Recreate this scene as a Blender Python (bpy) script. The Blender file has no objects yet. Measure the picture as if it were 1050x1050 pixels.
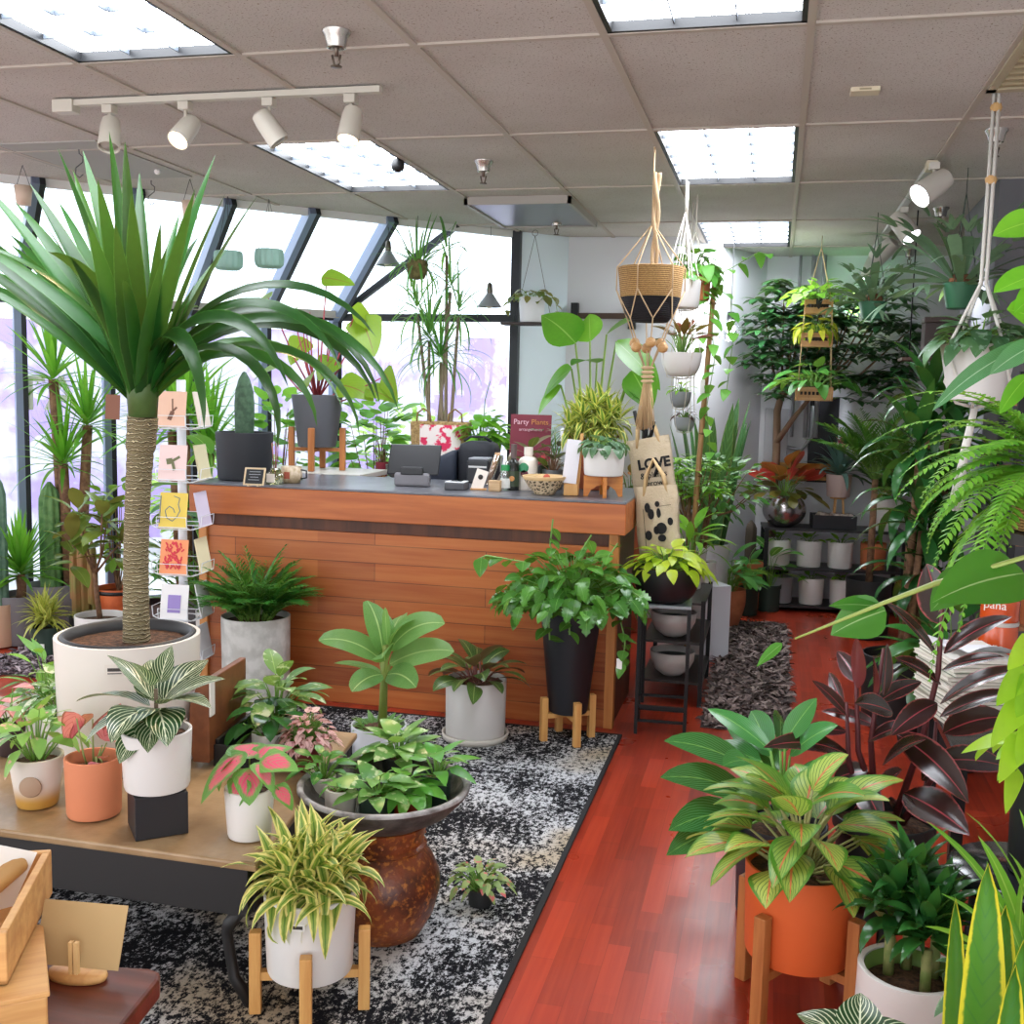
import bpy, math, random, zlib
from mathutils import Vector
C = bpy.context.scene.collection
PI = math.pi
sin, cos = math.sin, math.cos

# ---------------------------------------------------------------- camera model (used to read positions off the plan)
FPX, YAW, PITCH, ROLL, HC = 1105.5, .238, .11286, .0230, 1.62
_f = Vector((-sin(YAW)*cos(PITCH), cos(YAW)*cos(PITCH), -sin(PITCH)))
_r0 = Vector((cos(YAW), sin(YAW), 0)); _u0 = _r0.cross(_f)
_r = cos(ROLL)*_r0 + sin(ROLL)*_u0; _u = -sin(ROLL)*_r0 + cos(ROLL)*_u0
EYE = Vector((0, 0, HC))
def ray(x, y): return _r*((x-525)/FPX) - _u*((y-525)/FPX) + _f
def at(x, y, z):
    d = ray(x, y); return EYE + d*((z-HC)/d.z)
def aty(x, y, Y):
    d = ray(x, y); return EYE + d*(Y/d.y)
def mpp(P): return (Vector(P)-EYE).dot(_f)/FPX          # metres per pixel at P
def base(x, y, z, w):
    """centre, radius of a round thing whose front foot is seen at x,y on a surface at height z and which is w pixels wide"""
    P = at(x, y, z); d = Vector((P.x, P.y, 0)).normalized()
    r = w*mpp(P)/2
    P2 = P + d*r; r = w*mpp(P2)/2
    return P + d*r, r

def rng(s): return random.Random(zlib.crc32(s.encode()))
def lin(h):
    h = h.lstrip('#'); o = []
    for i in (0, 2, 4):
        v = int(h[i:i+2], 16)/255
        o.append(v/12.92 if v <= .04045 else ((v+.055)/1.055)**2.4)
    return (*o, 1)

# ---------------------------------------------------------------- materials
MATS = {}
class NT:
    def __init__(s, name):
        s.m = bpy.data.materials.new(name); s.m.use_nodes = True
        s.t = s.m.node_tree; s.t.nodes.clear()
        s.out = s.t.nodes.new('ShaderNodeOutputMaterial')
    def n(s, typ, props=None, **inp):
        nd = s.t.nodes.new('ShaderNode'+typ)
        for k, v in (props or {}).items(): setattr(nd, k, v)
        for k, v in inp.items():
            key = int(k[1:]) if k[0] == '_' and k[1:].isdigit() else k.replace('_', ' ')
            s.set(nd, key, v)
        return nd
    def set(s, nd, key, v):
        i = nd.inputs[key]
        if isinstance(v, bpy.types.NodeSocket): s.t.links.new(v, i)
        elif isinstance(v, str): i.default_value = lin(v)
        else: i.default_value = v
    def mix(s, f, a, b, blend='MIX'):
        nd = s.t.nodes.new('ShaderNodeMix'); nd.data_type = 'RGBA'; nd.blend_type = blend
        s.set(nd, 0, f); s.set(nd, 6, a); s.set(nd, 7, b); return nd.outputs[2]
    def math(s, op, a, b=0.0, c=0.0):
        nd = s.t.nodes.new('ShaderNodeMath'); nd.operation = op
        s.set(nd, 0, a); s.set(nd, 1, b); s.set(nd, 2, c); return nd.outputs[0]
    def step(s, v, a, b):
        nd = s.t.nodes.new('ShaderNodeMapRange'); nd.interpolation_type = 'SMOOTHSTEP'
        s.set(nd, 0, v); s.set(nd, 1, a); s.set(nd, 2, b); return nd.outputs[0]
    def noise(s, vec, scale, detail=3.0, rough=.55):
        nd = s.n('TexNoise', Scale=scale, Detail=detail, Roughness=rough)
        if vec is not None: s.set(nd, 'Vector', vec)
        return nd.outputs['Fac']
    def obj(s, scale=(1, 1, 1), rot=(0, 0, 0), loc=(0, 0, 0)):
        tc = s.n('TexCoord'); mp = s.n('Mapping', Vector=tc.outputs['Object'])
        mp.inputs['Scale'].default_value = scale; mp.inputs['Rotation'].default_value = rot; mp.inputs['Location'].default_value = loc
        return mp.outputs[0]
    def bump(s, h, strength=.3, dist=.01):
        return s.n('Bump', Height=h, Strength=strength, Distance=dist).outputs[0]
    def bsdf(s, col, rough=.5, metal=0.0, spec=.5, normal=None, **kw):
        b = s.n('BsdfPrincipled', Base_Color=col, Roughness=rough, Metallic=metal)
        b.inputs['Specular IOR Level'].default_value = spec
        if normal is not None: s.set(b, 'Normal', normal)
        for k, v in kw.items(): s.set(b, k.replace('_', ' '), v)
        s.t.links.new(b.outputs[0], s.out.inputs[0]); return b

def M(col, rough=.5, metal=0.0, spec=.5, col2=None, sc=12., bmp=0., bsc=80., lo=.35, hi=.65, stretch=(1, 1, 1), **kw):
    key = ('M', col, rough, metal, spec, col2, sc, bmp, bsc, lo, hi, stretch, tuple(kw.items()))
    if key in MATS: return MATS[key]
    t = NT('surface_'+col.lstrip('#')); c = col; nrm = None
    if col2 or bmp: v = t.obj(stretch)
    if col2: c = t.mix(t.step(t.noise(v, sc, 4.), lo, hi), col, col2)
    if bmp: nrm = t.bump(t.noise(v, bsc, 3.), bmp)
    t.bsdf(c, rough, metal, spec, nrm, **kw)
    MATS[key] = t.m; return t.m

def WOOD(c1, c2, axis=0, sc=3., rough=.45, grain=14.):
    key = ('W', c1, c2, axis, sc, rough, grain)
    if key in MATS: return MATS[key]
    t = NT('wood_'+c1.lstrip('#')); s = [grain*sc]*3; s[axis] = sc
    v = t.obj(tuple(s)); n = t.noise(v, 1., 5., .6)
    c = t.mix(t.step(n, .3, .7), c1, c2)
    t.bsdf(c, rough, normal=t.bump(n, .08)); MATS[key] = t.m; return t.m

def EMIT(col, st):
    key = ('E', col, st)
    if key in MATS: return MATS[key]
    t = NT('lamp_glow'); e = t.n('Emission', Color=col, Strength=st)
    t.t.links.new(e.outputs[0], t.out.inputs[0]); MATS[key] = t.m; return t.m

def CLEAR(col='#ffffff', a=.12, rough=.05):
    key = ('C', col, a, rough)
    if key in MATS: return MATS[key]
    t = NT('clear_glass'); tr = t.n('BsdfTransparent', Color=col); gl = t.n('BsdfGlossy', Color='#ffffff', Roughness=rough)
    f = t.n('LayerWeight', Blend=.25); fac = t.math('MULTIPLY_ADD', f.outputs['Facing'], .35, a*.4)
    mx = t.n('MixShader', _0=fac, _1=tr.outputs[0], _2=gl.outputs[0])
    t.t.links.new(mx.outputs[0], t.out.inputs[0]); MATS[key] = t.m; return t.m

def LEAF(c1, c2, edge=None, mid=None, vein=None, blotch=None, center=None, back=None, rough=.4, trans=.22, spec=.38):
    """c1..c2 varies leaf by leaf; edge/mid=(colour,width); vein=(colour,count,slant,width); blotch=(colour,scale,threshold)"""
    key = ('L', c1, c2, edge, mid, vein, blotch, center, back, rough, trans, spec)
    if key in MATS: return MATS[key]
    t = NT('leaf_'+c1.lstrip('#'))
    uv = t.n('UVMap').outputs[0]; sp = t.n('SeparateXYZ', Vector=uv)
    u = t.math('ABSOLUTE', t.math('MULTIPLY_ADD', sp.outputs[0], 2., -1.)); v = sp.outputs[1]
    rn = t.n('Attribute', {'attribute_name': 'rnd'}).outputs['Fac']
    nz = t.noise(t.obj(), 45., 2.)
    col = t.mix(t.math('MULTIPLY_ADD', nz, .35, t.math('MULTIPLY', rn, .8)), c1, c2)
    if center:
        d = t.math('ADD', t.math('POWER', u, 2.), t.math('POWER', t.math('MULTIPLY_ADD', v, 2., -.85), 2.))
        col = t.mix(t.step(t.math('ADD', d, t.math('MULTIPLY', t.noise(t.obj(), 70., 3.), center[2] if len(center) > 2 else .5)), center[1]+.35, center[1]), col, center[0])
    if blotch:
        col = t.mix(t.step(t.noise(t.obj(), blotch[1], 4.), blotch[2]-.04, blotch[2]+.04), col, blotch[0])
    if vein:
        w = t.math('FRACT', t.math('MULTIPLY', t.math('SUBTRACT', v, t.math('MULTIPLY', u, vein[2])), vein[1]))
        w = t.math('ABSOLUTE', t.math('SUBTRACT', w, .5))
        col = t.mix(t.step(w, vein[3]+.05, vein[3]-.03), col, vein[0])
    if edge: col = t.mix(t.step(t.math('MULTIPLY_ADD', t.noise(t.obj(), 60., 2.), .25, u), 1.12-edge[1]-.08, 1.12-edge[1]+.06), col, edge[0])
    if mid: col = t.mix(t.step(u, mid[1], mid[1]*.4), col, mid[0])
    if back:
        g = t.n('NewGeometry'); col = t.mix(g.outputs['Backfacing'], col, back)
    b = t.bsdf(col, rough, 0., spec)
    if trans:
        tl = t.n('BsdfTranslucent', Color=t.mix(.4, col, '#b8d84a'))
        mx = t.n('MixShader', _0=trans, _1=b.outputs[0], _2=tl.outputs[0])
        t.t.links.new(mx.outputs[0], t.out.inputs[0])
    MATS[key] = t.m; return t.m

# ---------------------------------------------------------------- mesh builder
PROF = {
 'ellip': lambda t: max(0, sin(PI*t**.85))**.75,
 'ovate': lambda t: max(0, sin(PI*t**.62))**.85,
 'heart': lambda t: (min(1, t/.16)**.5)*max(0, 1-t**1.6)**.8,
 'lance': lambda t: max(0, sin(PI*t**.7))**1.05,
 'sword': lambda t: min(1, .55+t*2.2)*max(0, 1-t**2.6)**.9,
 'blade': lambda t: min(1, .38+t*1.7)*max(0, 1-t**2.9)**.9,
 'split': lambda t: max(0, sin(PI*t**.62))**.8*(1 if int(t*11+.5) % 2 else .6),
 'strap': lambda t: min(1, .75+t)*max(0, 1-t**3.2)**.75,
 'obov': lambda t: max(0, sin(PI*min(1, t**1.45)))**.75,
 'paddle': lambda t: max(0, sin(PI*t**.92))**.5,
 'stag': lambda t: .35+.65*t if t < .9 else 1-(t-.9)*4,
}
class MB:
    def __init__(s): s.v, s.f, s.uv, s.rn, s.mi = [], [], [], [], []
    def vert(s, p, uv=(0, 0), r=0.): s.v.append(tuple(p)); s.uv.append(uv); s.rn.append(r); return len(s.v)-1
    def face(s, ids, mi=0): s.f.append(ids); s.mi.append(mi)
    def grid(s, rows, closed=False, mi=0, r=0.):
        """rows of points; closed joins the last column to the first"""
        nr, nc = len(rows), len(rows[0]); b = len(s.v)
        for i, row in enumerate(rows):
            for j, p in enumerate(row): s.vert(p, (j/max(1, nc-1), i/max(1, nr-1)), r)
        for i in range(nr-1):
            for j in range(nc if closed else nc-1):
                k = (j+1) % nc
                s.face((b+i*nc+j, b+i*nc+k, b+(i+1)*nc+k, b+(i+1)*nc+j), mi)
        return b
    def box(s, x0, x1, y0, y1, z0, z1, mi=0):
        b = len(s.v)
        for p in ((x0,y0,z0),(x1,y0,z0),(x1,y1,z0),(x0,y1,z0),(x0,y0,z1),(x1,y0,z1),(x1,y1,z1),(x0,y1,z1)): s.vert(p)
        for q in ((3,2,1,0),(4,5,6,7),(0,1,5,4),(1,2,6,5),(2,3,7,6),(3,0,4,7)): s.face(tuple(b+k for k in q), mi)
        return s
    def bar(s, a, b, w, h, mi=0, up=(0, 0, 1)):
        a, b = Vector(a), Vector(b); t = (b-a).normalized(); up = Vector(up)
        if abs(t.dot(up)) > .98: up = Vector((0, 1, 0))
        x = t.cross(up).normalized()*w/2; y = x.cross(t).normalized()*h/2
        i = len(s.v)
        for c in (a, b):
            for q in (-x-y, x-y, x+y, -x+y): s.vert(c+q)
        for q in ((3,2,1,0),(4,5,6,7),(0,1,5,4),(1,2,6,5),(2,3,7,6),(3,0,4,7)): s.face(tuple(i+k for k in q), mi)
        return s
    def prism(s, pts, z0, z1, mi=0):
        n = len(pts); b = len(s.v)
        for z in (z0, z1):
            for p in pts: s.vert((p[0], p[1], z))
        s.face(tuple(range(b+n-1, b-1, -1)), mi); s.face(tuple(range(b+n, b+2*n)), mi)
        for i in range(n):
            j = (i+1) % n; s.face((b+i, b+j, b+n+j, b+n+i), mi)
        return s
    def tube(s, pts, r, sides=6, mi=0, cap=True):
        pts = [Vector(p) for p in pts]; n = len(pts); rows = []
        ref = None
        for i, p in enumerate(pts):
            t = (pts[min(n-1, i+1)]-pts[max(0, i-1)])
            t = t.normalized() if t.length > 1e-9 else Vector((0, 0, 1))
            if ref is None: ref = Vector((1, 0, 0)) if abs(t.x) < .8 else Vector((0, 1, 0))
            x = (ref - t*ref.dot(t)).normalized(); ref = x; y = t.cross(x)
            rr = r[i] if isinstance(r, (list, tuple)) else r
            rows.append([p + (x*cos(2*PI*k/sides)+y*sin(2*PI*k/sides))*rr for k in range(sides)])
        b = s.grid(rows, True, mi)
        if cap:
            s.face(tuple(range(b+sides-1, b-1, -1)), mi); e = b+(n-1)*sides; s.face(tuple(range(e, e+sides)), mi)
        return s
    def lathe(s, prof, seg=40, c=(0, 0, 0), mi=0, sx=1., sy=1.):
        rows = [[(c[0]+r*sx*cos(2*PI*k/seg), c[1]+r*sy*sin(2*PI*k/seg), c[2]+z) for k in range(seg)] for r, z in prof]
        s.grid(rows, True, mi)
        return s
    def ball(s, c, r, seg=12, mi=0, sz=1.):
        return s.lathe([(max(1e-7, r*sin(PI*i/8)), -r*sz*cos(PI*i/8)) for i in range(9)], seg, c, mi)
    def leaf(s, p, az, el, L, W, droop=.8, fold=.12, prof='ellip', n=7, roll=0., mi=0, r=0., bp=1.3, wav=0., back=0., nw=1):
        T = Vector((cos(az)*cos(el), sin(az)*cos(el), sin(el)))
        p = Vector(p) - T*(L*back); pf = PROF[prof]; h = Vector((cos(az), sin(az), 0)); S0 = Vector((-sin(az), cos(az), 0))
        rows = []; P = p.copy()
        for i in range(n+1):
            t = i/n; a = el - droop*t**bp
            T = h*cos(a); T.z = sin(a); N0 = h*(-sin(a)); N0.z = cos(a)
            S = S0*cos(roll)+N0*sin(roll); N = N0*cos(roll)-S0*sin(roll)
            w = pf(min(.999, max(.004, t)))*W/2
            off = wav*W*sin(t*9+r*7)
            row = []
            for k in range(nw, -nw-1, -1):
                c = k/nw
                row.append(P + S*(c*w) + N*(fold*abs(c)*w + (off*abs(c) if k > 0 else -off*abs(c))))
            rows.append(row)
            P = P + T*(L/n)
        s.grid(rows, False, mi, r)
        return P
    def build(s, name, mats, parent=None, smooth=True, bevel=0., sharp=None):
        me = bpy.data.meshes.new(name); me.from_pydata(s.v, [], s.f)
        if not isinstance(mats, (list, tuple)): mats = [mats]
        for m in mats: me.materials.append(m)
        me.polygons.foreach_set('material_index', s.mi)
        me.polygons.foreach_set('use_smooth', [smooth]*len(s.f))
        uvl = me.uv_layers.new(name='UVMap'); li = [0]*len(me.loops); me.loops.foreach_get('vertex_index', li)
        flat = []
        for i in li: flat += s.uv[i]
        uvl.data.foreach_set('uv', flat)
        a = me.attributes.new('rnd', 'FLOAT', 'POINT'); a.data.foreach_set('value', s.rn)
        me.update()
        o = bpy.data.objects.new(name, me); C.objects.link(o)
        if parent is not None: o.parent = parent
        if smooth and sharp is not None:
            try: me.set_sharp_from_angle(angle=sharp)
            except Exception: pass
        if bevel:
            b = o.modifiers.new('bevel', 'BEVEL'); b.width = bevel; b.segments = 2; b.limit_method = 'ANGLE'
        return o

def thing(name, label, cat, loc=(0, 0, 0), rz=0., group=None):
    o = bpy.data.objects.new(name, None); C.objects.link(o); o.empty_display_size = .05
    o.location = loc; o.rotation_euler = (0, 0, rz); o['label'] = label; o['category'] = cat
    if group: o['group'] = group
    return o
def struct(name, mb, mat, smooth=False, bevel=0.):
    o = mb.build(name, mat, None, smooth, bevel); o['kind'] = 'structure'; return o
def text(name, s, size, mat, parent, loc, rot=(PI/2, 0, 0), ext=.0008, bold=0., align='CENTER'):
    cu = bpy.data.curves.new(name, 'FONT'); cu.body = s; cu.size = size; cu.extrude = ext; cu.offset = bold
    cu.align_x = align; cu.align_y = 'CENTER'; cu.materials.append(mat)
    t_ = bpy.data.objects.new(name, cu); C.objects.link(t_); bpy.context.view_layer.update()
    me = bpy.data.meshes.new_from_object(t_.evaluated_get(bpy.context.evaluated_depsgraph_get())); C.objects.unlink(t_); bpy.data.objects.remove(t_); bpy.data.curves.remove(cu)
    o = bpy.data.objects.new(name, me); C.objects.link(o); o.parent = parent; o.location = loc; o.rotation_euler = rot
    return o

# ---------------------------------------------------------------- plants
SOIL = M('#3a281d', .95, col2='#6b4a33', sc=60., bmp=.9, bsc=90.)
STEM = M('#5d8a35', .5, col2='#7fa548'); BARK = M('#6b4a36', .8, col2='#8d6a4c', sc=30., bmp=.5)
class Plant:
    """a potted plant: Empty at its base, parts pot, soil, stems, foliage"""
    def __init__(s, name, label, loc, r=.1, h=.15, pot=None, rb=None, shape='cyl', lip=0., wall=.008, cat='plant', group=None, rz=0., fill=.88, sink=None):
        s.R = rng(label); s.o = thing(name, label, cat, loc, rz, group); s.r = r; s.h = h
        rb = rb if rb is not None else r*.93; s.fol = MB(); s.st = MB()
        s.z = h*fill
        if pot is not None:
            m = MB()
            if shape == 'cyl':
                e = min(.012, h*.1)
                pr = [(1e-6, 0), (rb-e, 0), (rb-.25*e, e*.3), (rb, e), (r, h-e*.6), (r, h-.002)]
            elif shape == 'bowl':
                pr = [(1e-6, 0), (r*.32, 0)] + [(r*(.32+.68*sin(PI/2*i/9)**.8), h*(1-cos(PI/2*i/9))) for i in range(1, 10)]
            elif shape == 'round':
                pr = [(1e-6, 0), (rb*.7, 0)] + [(rb*.7+(r*1.12-rb*.7)*sin(PI*.62*i/9)/1., h*i/9) for i in range(1, 10)]
                r2 = pr[-1][0]; s.r = r = r2
            elif shape == 'sphere':
                pr = [(1e-6, 0)] + [(r*1.25*sin(PI*(.12+.68*i/10)), h*(cos(PI*.12)-cos(PI*(.12+.68*i/10)))/(cos(PI*.12)-cos(PI*.8))) for i in range(11)]
                r = pr[-1][0]; s.r = r
            elif shape == 'nursery':
                pr = [(1e-6, 0), (rb, 0), (r*.97, h*.86), (r*1.05, h*.865), (r*1.06, h)]
                r = r*1.06
            pr += [(r, h), (r-wall*.5, h+.0015), (r-wall, h), (r-wall-.002, h*fill-.004), (1e-6, h*fill-.006)]
            m.lathe(pr, 40); s.pot = m.build('pot', pot, s.o, True, sharp=.7)
            g = MB(); rr = (r-wall-.003)
            g.lathe([(1e-6, s.z+.006), (rr*.5, s.z+.005), (rr*.85, s.z), (rr, s.z-.003)], 28); g.build('soil', SOIL, s.o)
    def done(s, leafmat, stemmat=None):
        if s.st.v: s.st.build('stem', stemmat or STEM, s.o)
        if s.fol.v: s.fol.build('foliage', leafmat, s.o)
        return s
    # leaves on arching stalks in a dome
    def bush(s, n, R, H, L, W, prof='ovate', k=.7, el=(.9, -.5), droop=.7, z=None, mi=0, stalk=.003, c=(0, 0), fold=.12, wav=0., hmin=.55, nw=1, back=0., asp=1., jit=.25, roll=.35, nseg=7):
        z = s.z if z is None else z; q_ = s.R
        for i in range(n):
            q = ((i+.5)/n)**.5; az = i*2.39996+q_.uniform(-jit, jit)
            rr = q*max(.01, R-.55*L)*q_.uniform(.75, 1.05); hh = max(.02, (H-.1*L)*(1-k*q*q)*q_.uniform(hmin, 1.))
            p = Vector((c[0]+rr*cos(az)*asp, c[1]+rr*sin(az), z+hh)); sc = q_.uniform(.75, 1.1)
            if stalk:
                b = Vector((c[0]+.15*rr*cos(az), c[1]+.15*rr*sin(az), z-.01)); m = b.lerp(p, .55)+Vector((0, 0, .18*hh))
                s.st.tube([b, m, p], [stalk, stalk*.9, stalk*.6], 4, cap=False)
            s.fol.leaf(p, az+q_.uniform(-.4, .4), el[0]+(el[1]-el[0])*q+q_.uniform(-jit, jit), L*sc, W*sc, droop*q_.uniform(.6, 1.3), fold, prof, nseg, q_.uniform(-roll, roll), mi, q_.random(), wav=wav, nw=nw, back=back)
        return s
    # leaves from one point
    def rosette(s, n, p, L, W, el=(1.4, .1), droop=(.2, 1.), prof='sword', mi=0, spread=0., fold=.25, n_seg=9, az0=0., lmin=.7, rise=0., roll=.2, bp=1.5, jit=.3):
        q_ = s.R; p = Vector(p)
        for i in range(n):
            t = (i+.5)/n; az = az0+i*2.39996+q_.uniform(-jit, jit); e = el[0]+(el[1]-el[0])*t+q_.uniform(-.12, .12)
            b = p + Vector((cos(az)*spread, sin(az)*spread, rise*(1-t)))
            s.fol.leaf(b, az, e, L*q_.uniform(lmin, 1.05), W*q_.uniform(.85, 1.1), (droop[0]+(droop[1]-droop[0])*t)*q_.uniform(.7, 1.3), fold, prof, n_seg, q_.uniform(-roll, roll), mi, q_.random(), bp)
        return s
    def frond(s, p, az, el, L, droop, n, ll, lw, mi=0, ang=1.0, up=.15, tip=.35, start=.15, prof='lance', stalk=.004, ld=.35, bp=1.2, nseg=4):
        P = Vector(p); pts = [P.copy()]; m = n+4; q_ = s.R
        h = Vector((cos(az), sin(az), 0)); S = Vector((-sin(az), cos(az), 0))
        for i in range(m):
            t = (i+1)/m; a = el-droop*t**bp; T = h*cos(a); T.z = sin(a)
            P = P + T*(L/m); pts.append(P.copy())
            if t > start:
                k = (t-start)/(1-start); g = min(1, .45+k*2.2)*(1-(1-tip)*k**1.5)
                if k > .85: g *= .75
                for sd in (-1, 1):
                    s.fol.leaf(P, az+sd*ang*(1-.35*k), a*.6+up+q_.uniform(-.1, .1), ll*g*q_.uniform(.85, 1.1), lw*g**.5, ld+q_.uniform(0, .3), .1, prof, nseg, sd*.2, mi, q_.random())
        s.st.tube(pts, [stalk*(1-.75*i/m) for i in range(m+1)], 4, cap=False)
        return s
    def vine(s, pts, L, W, gap=.05, prof='heart', mi=0, r=.002, droop=.5, el=-.5):
        q_ = s.R; pts = [Vector(p) for p in pts]; s.st.tube(pts, r, 4, cap=False); acc = 0.; k = 0
        for a, b in zip(pts, pts[1:]):
            d = (b-a); ln = d.length
            while acc < ln:
                P = a+d*(acc/ln); az = math.atan2(d.y, d.x)+(1.2 if k % 2 else -1.2)+q_.uniform(-.6, .6)
                s.fol.leaf(P, az, el+q_.uniform(-.4, .5), L*q_.uniform(.7, 1.1), W*q_.uniform(.8, 1.1), droop, .12, prof, 6, q_.uniform(-.3, .3), mi, q_.random()); acc += gap*q_.uniform(.7, 1.3); k += 1
            acc -= ln
        return s
    # leaves scattered through an ellipsoid crown on branches that grow from p
    def crown(s, p, c, rad, n, L, W, prof='ellip', mi=0, cluster=0, branches=9, br=.006, el=(.7, -.7), droop=.5, shell=.45):
        q_ = s.R; p = Vector(p); c = Vector(c); tips = []
        for i in range(branches):
            a = i*2.4+q_.uniform(-.3, .3); e = q_.uniform(-.35, 1.2)
            t = c+Vector((rad[0]*.75*cos(a)*cos(e), rad[1]*.75*sin(a)*cos(e), rad[2]*.75*sin(e))); m = p.lerp(t, .5)+Vector((0, 0, -.12*(t-p).length))
            s.st.tube([p, m, t], [br, br*.7, br*.35], 5, cap=False); tips.append(t)
        for i in range(n):
            while True:
                d = Vector((q_.uniform(-1, 1), q_.uniform(-1, 1), q_.uniform(-1, 1)))
                if shell < d.length < 1.: break
            P = c+Vector((d.x*rad[0], d.y*rad[1], d.z*rad[2])); az = math.atan2(d.y, d.x)+q_.uniform(-.7, .7); e = el[1]+(el[0]-el[1])*(d.z*.5+.5)+q_.uniform(-.3, .3); rn = q_.random()
            if cluster:
                for k in range(cluster):
                    s.fol.leaf(P, az+2*PI*k/cluster, q_.uniform(-.25, .2), L*q_.uniform(.8, 1.1), W, droop, .1, prof, 5, 0, mi, rn)
            else: s.fol.leaf(P, az, e, L*q_.uniform(.7, 1.1), W*q_.uniform(.8, 1.1), droop*q_.uniform(.5, 1.4), .12, prof, 6, q_.uniform(-.5, .5), mi, rn)
        return s
    def trunk(s, pts, r, mat=None, name='trunk', sides=10):
        MB().tube(pts, r, sides).build(name, mat or BARK, s.o); return s
# ================================================================ camera, world, lights
sc = bpy.context.scene
cd = bpy.data.cameras.new('camera'); cam = bpy.data.objects.new('camera', cd); C.objects.link(cam)
from mathutils import Matrix
cam.matrix_world = Matrix(((_r.x, _u.x, -_f.x, 0), (_r.y, _u.y, -_f.y, 0), (_r.z, _u.z, -_f.z, HC), (0, 0, 0, 1)))
cd.sensor_width = 36; cd.lens = FPX/1050*36; cd.clip_start = .05
sc.camera = cam
vs = sc.view_settings; vs.view_transform = 'Standard'; vs.look = 'None'; vs.gamma = 1; vs.use_curve_mapping = False; vs.exposure = 0.6
sc.cycles.use_denoising = True
sc.cycles.max_bounces = 8; sc.cycles.transparent_max_bounces = 12; sc.cycles.diffuse_bounces = 4
sc.cycles.sample_clamp_indirect = 6
w = bpy.data.worlds.new('overcast_sky'); sc.world = w; w.use_nodes = True
bg = w.node_tree.nodes['Background']; bg.inputs[0].default_value = (.93, .96, 1, 1); bg.inputs[1].default_value = 2.2

CZ = 2.706
def brick(t, vec, c1, c2, mortar, bw, rh, ms=.004, off=.5, bias=0.):
    b = t.n('TexBrick', {'offset': off}, Vector=vec, Color1=c1, Color2=c2, Mortar=mortar, Scale=1.)
    b.inputs['Mortar Size'].default_value = ms; b.inputs['Brick Width'].default_value = bw; b.inputs['Row Height'].default_value = rh; b.inputs['Bias'].default_value = bias
    return b
# floor: narrow red strips running away from the door
t = NT('red_wood_floor'); v = t.obj((1, 1, 1), (0, 0, PI/2))
b1 = brick(t, v, '#b53c25', '#8c2917', '#842515', .36, .068, .0008, .37)
b2 = brick(t, t.obj((1, 1, 1), (0, 0, PI/2), (.21, .0, 0)), '#ffffff', '#cdbdb6', '#ffffff', .97, .068, 0., .61)
g = t.noise(t.obj((60, 2.2, 1)), 1., 5.)
c = t.mix(.7, b1.outputs[0], b2.outputs[0], 'MULTIPLY'); c = t.mix(t.step(g, .3, .75), c, t.mix(.22, c, '#d65a33'))
t.bsdf(c, t.math('MULTIPLY_ADD', t.noise(t.obj(), 3., 3.), .2, .2), 0., .45, t.bump(g, .03)); FLOOR = t.m
fl = [Vector(q) for q in ((-6.0, -.6), (2.3, -.6), (2.3, 9.1), (-1.3, 9.1), (-1.3, 7.95), (-1.80, 7.42), (-3.14, 7.42), (-6.0, 4.55))]
struct('floor', MB().prism(fl, -.06, 0), FLOOR)
# ceiling tiles
t = NT('fissured_ceiling_tile'); v = t.obj()
n1 = t.noise(v, 150., 2.); n2 = t.noise(v, 55., 3.); n3 = t.noise(v, 1.3, 3.)
c = t.mix(t.step(n3, .3, .7), '#bfb8b2', '#ccc7c2'); c = t.mix(t.step(n1, .60, .68), c, '#84776a'); c = t.mix(t.step(n2, .66, .72), c, '#9a8c7d')
t.bsdf(c, .95, 0., .1, t.bump(n1, .25, .004)); TILE = t.m
X0, Y0 = .042, 3.397
FIX = {(-4, -1), (-4, 1), (-2, -1), (-1, 1), (-1, 3)}      # (column, row) of the light troffers: column k spans X0+.61k .. X0+.61(k+1)
FIX = {(-4, -1), (-4, 1), (-1, -1), (-1, 1), (-1, 3)}
DP = Vector((-1.8, 7.38)); DD = Vector((.7106, .7038)); DN = Vector((-.7038, .7106))
def clip(poly):                                         # keep the room side of the slanting window line
    o = []
    for i in range(len(poly)):
        a, b = Vector(poly[i]), Vector(poly[(i+1) % len(poly)]); da, db = (a-DP).dot(DN), (b-DP).dot(DN)
        if da <= 0: o.append(a)
        if da*db < 0: o.append(a+(b-a)*(da/(da-db)))
    return o
m = MB()
for k in range(-11, 5):
    for j in range(-4, 5):
        if (k, j) in FIX: continue
        x0, y0 = X0+.61*k, Y0+1.22*j; x1 = min(x0+.61, 2.3); y1 = min(y0+1.22, 9.2)
        if x0 >= x1 or y0 >= y1: continue
        p = clip([(x0, y0), (x1, y0), (x1, y1), (x0, y1)])
        if len(p) > 2: m.prism(p, CZ, CZ+.03)
struct('ceiling', m, TILE)
GRID = M('#b7aca0', .6)
m = MB()
def ydiag(x): return 7.38+(x+1.8)*DD.y/DD.x
for k in range(-10, 5):
    x = X0+.61*k; y1 = 9.1 if x > -1.8 else ydiag(x)
    if y1 > -1.4: m.box(x-.012, x+.012, -1.4, y1, CZ-.007, CZ+.001)
for j in range(-3, 5):
    y = Y0+1.22*j; x0 = max(-6, -1.8-(7.38-y)*DD.x/DD.y) if y < 7.38 else -1.8
    for k in range(-11, 5):
        a, b_ = max(x0, X0+.61*k+.012), X0+.61*(k+1)-.012
        if b_ > a: m.box(a, b_, y-.012, y+.012, CZ-.0075, CZ+.0005)
struct('trim_ceiling', m, GRID)
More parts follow.
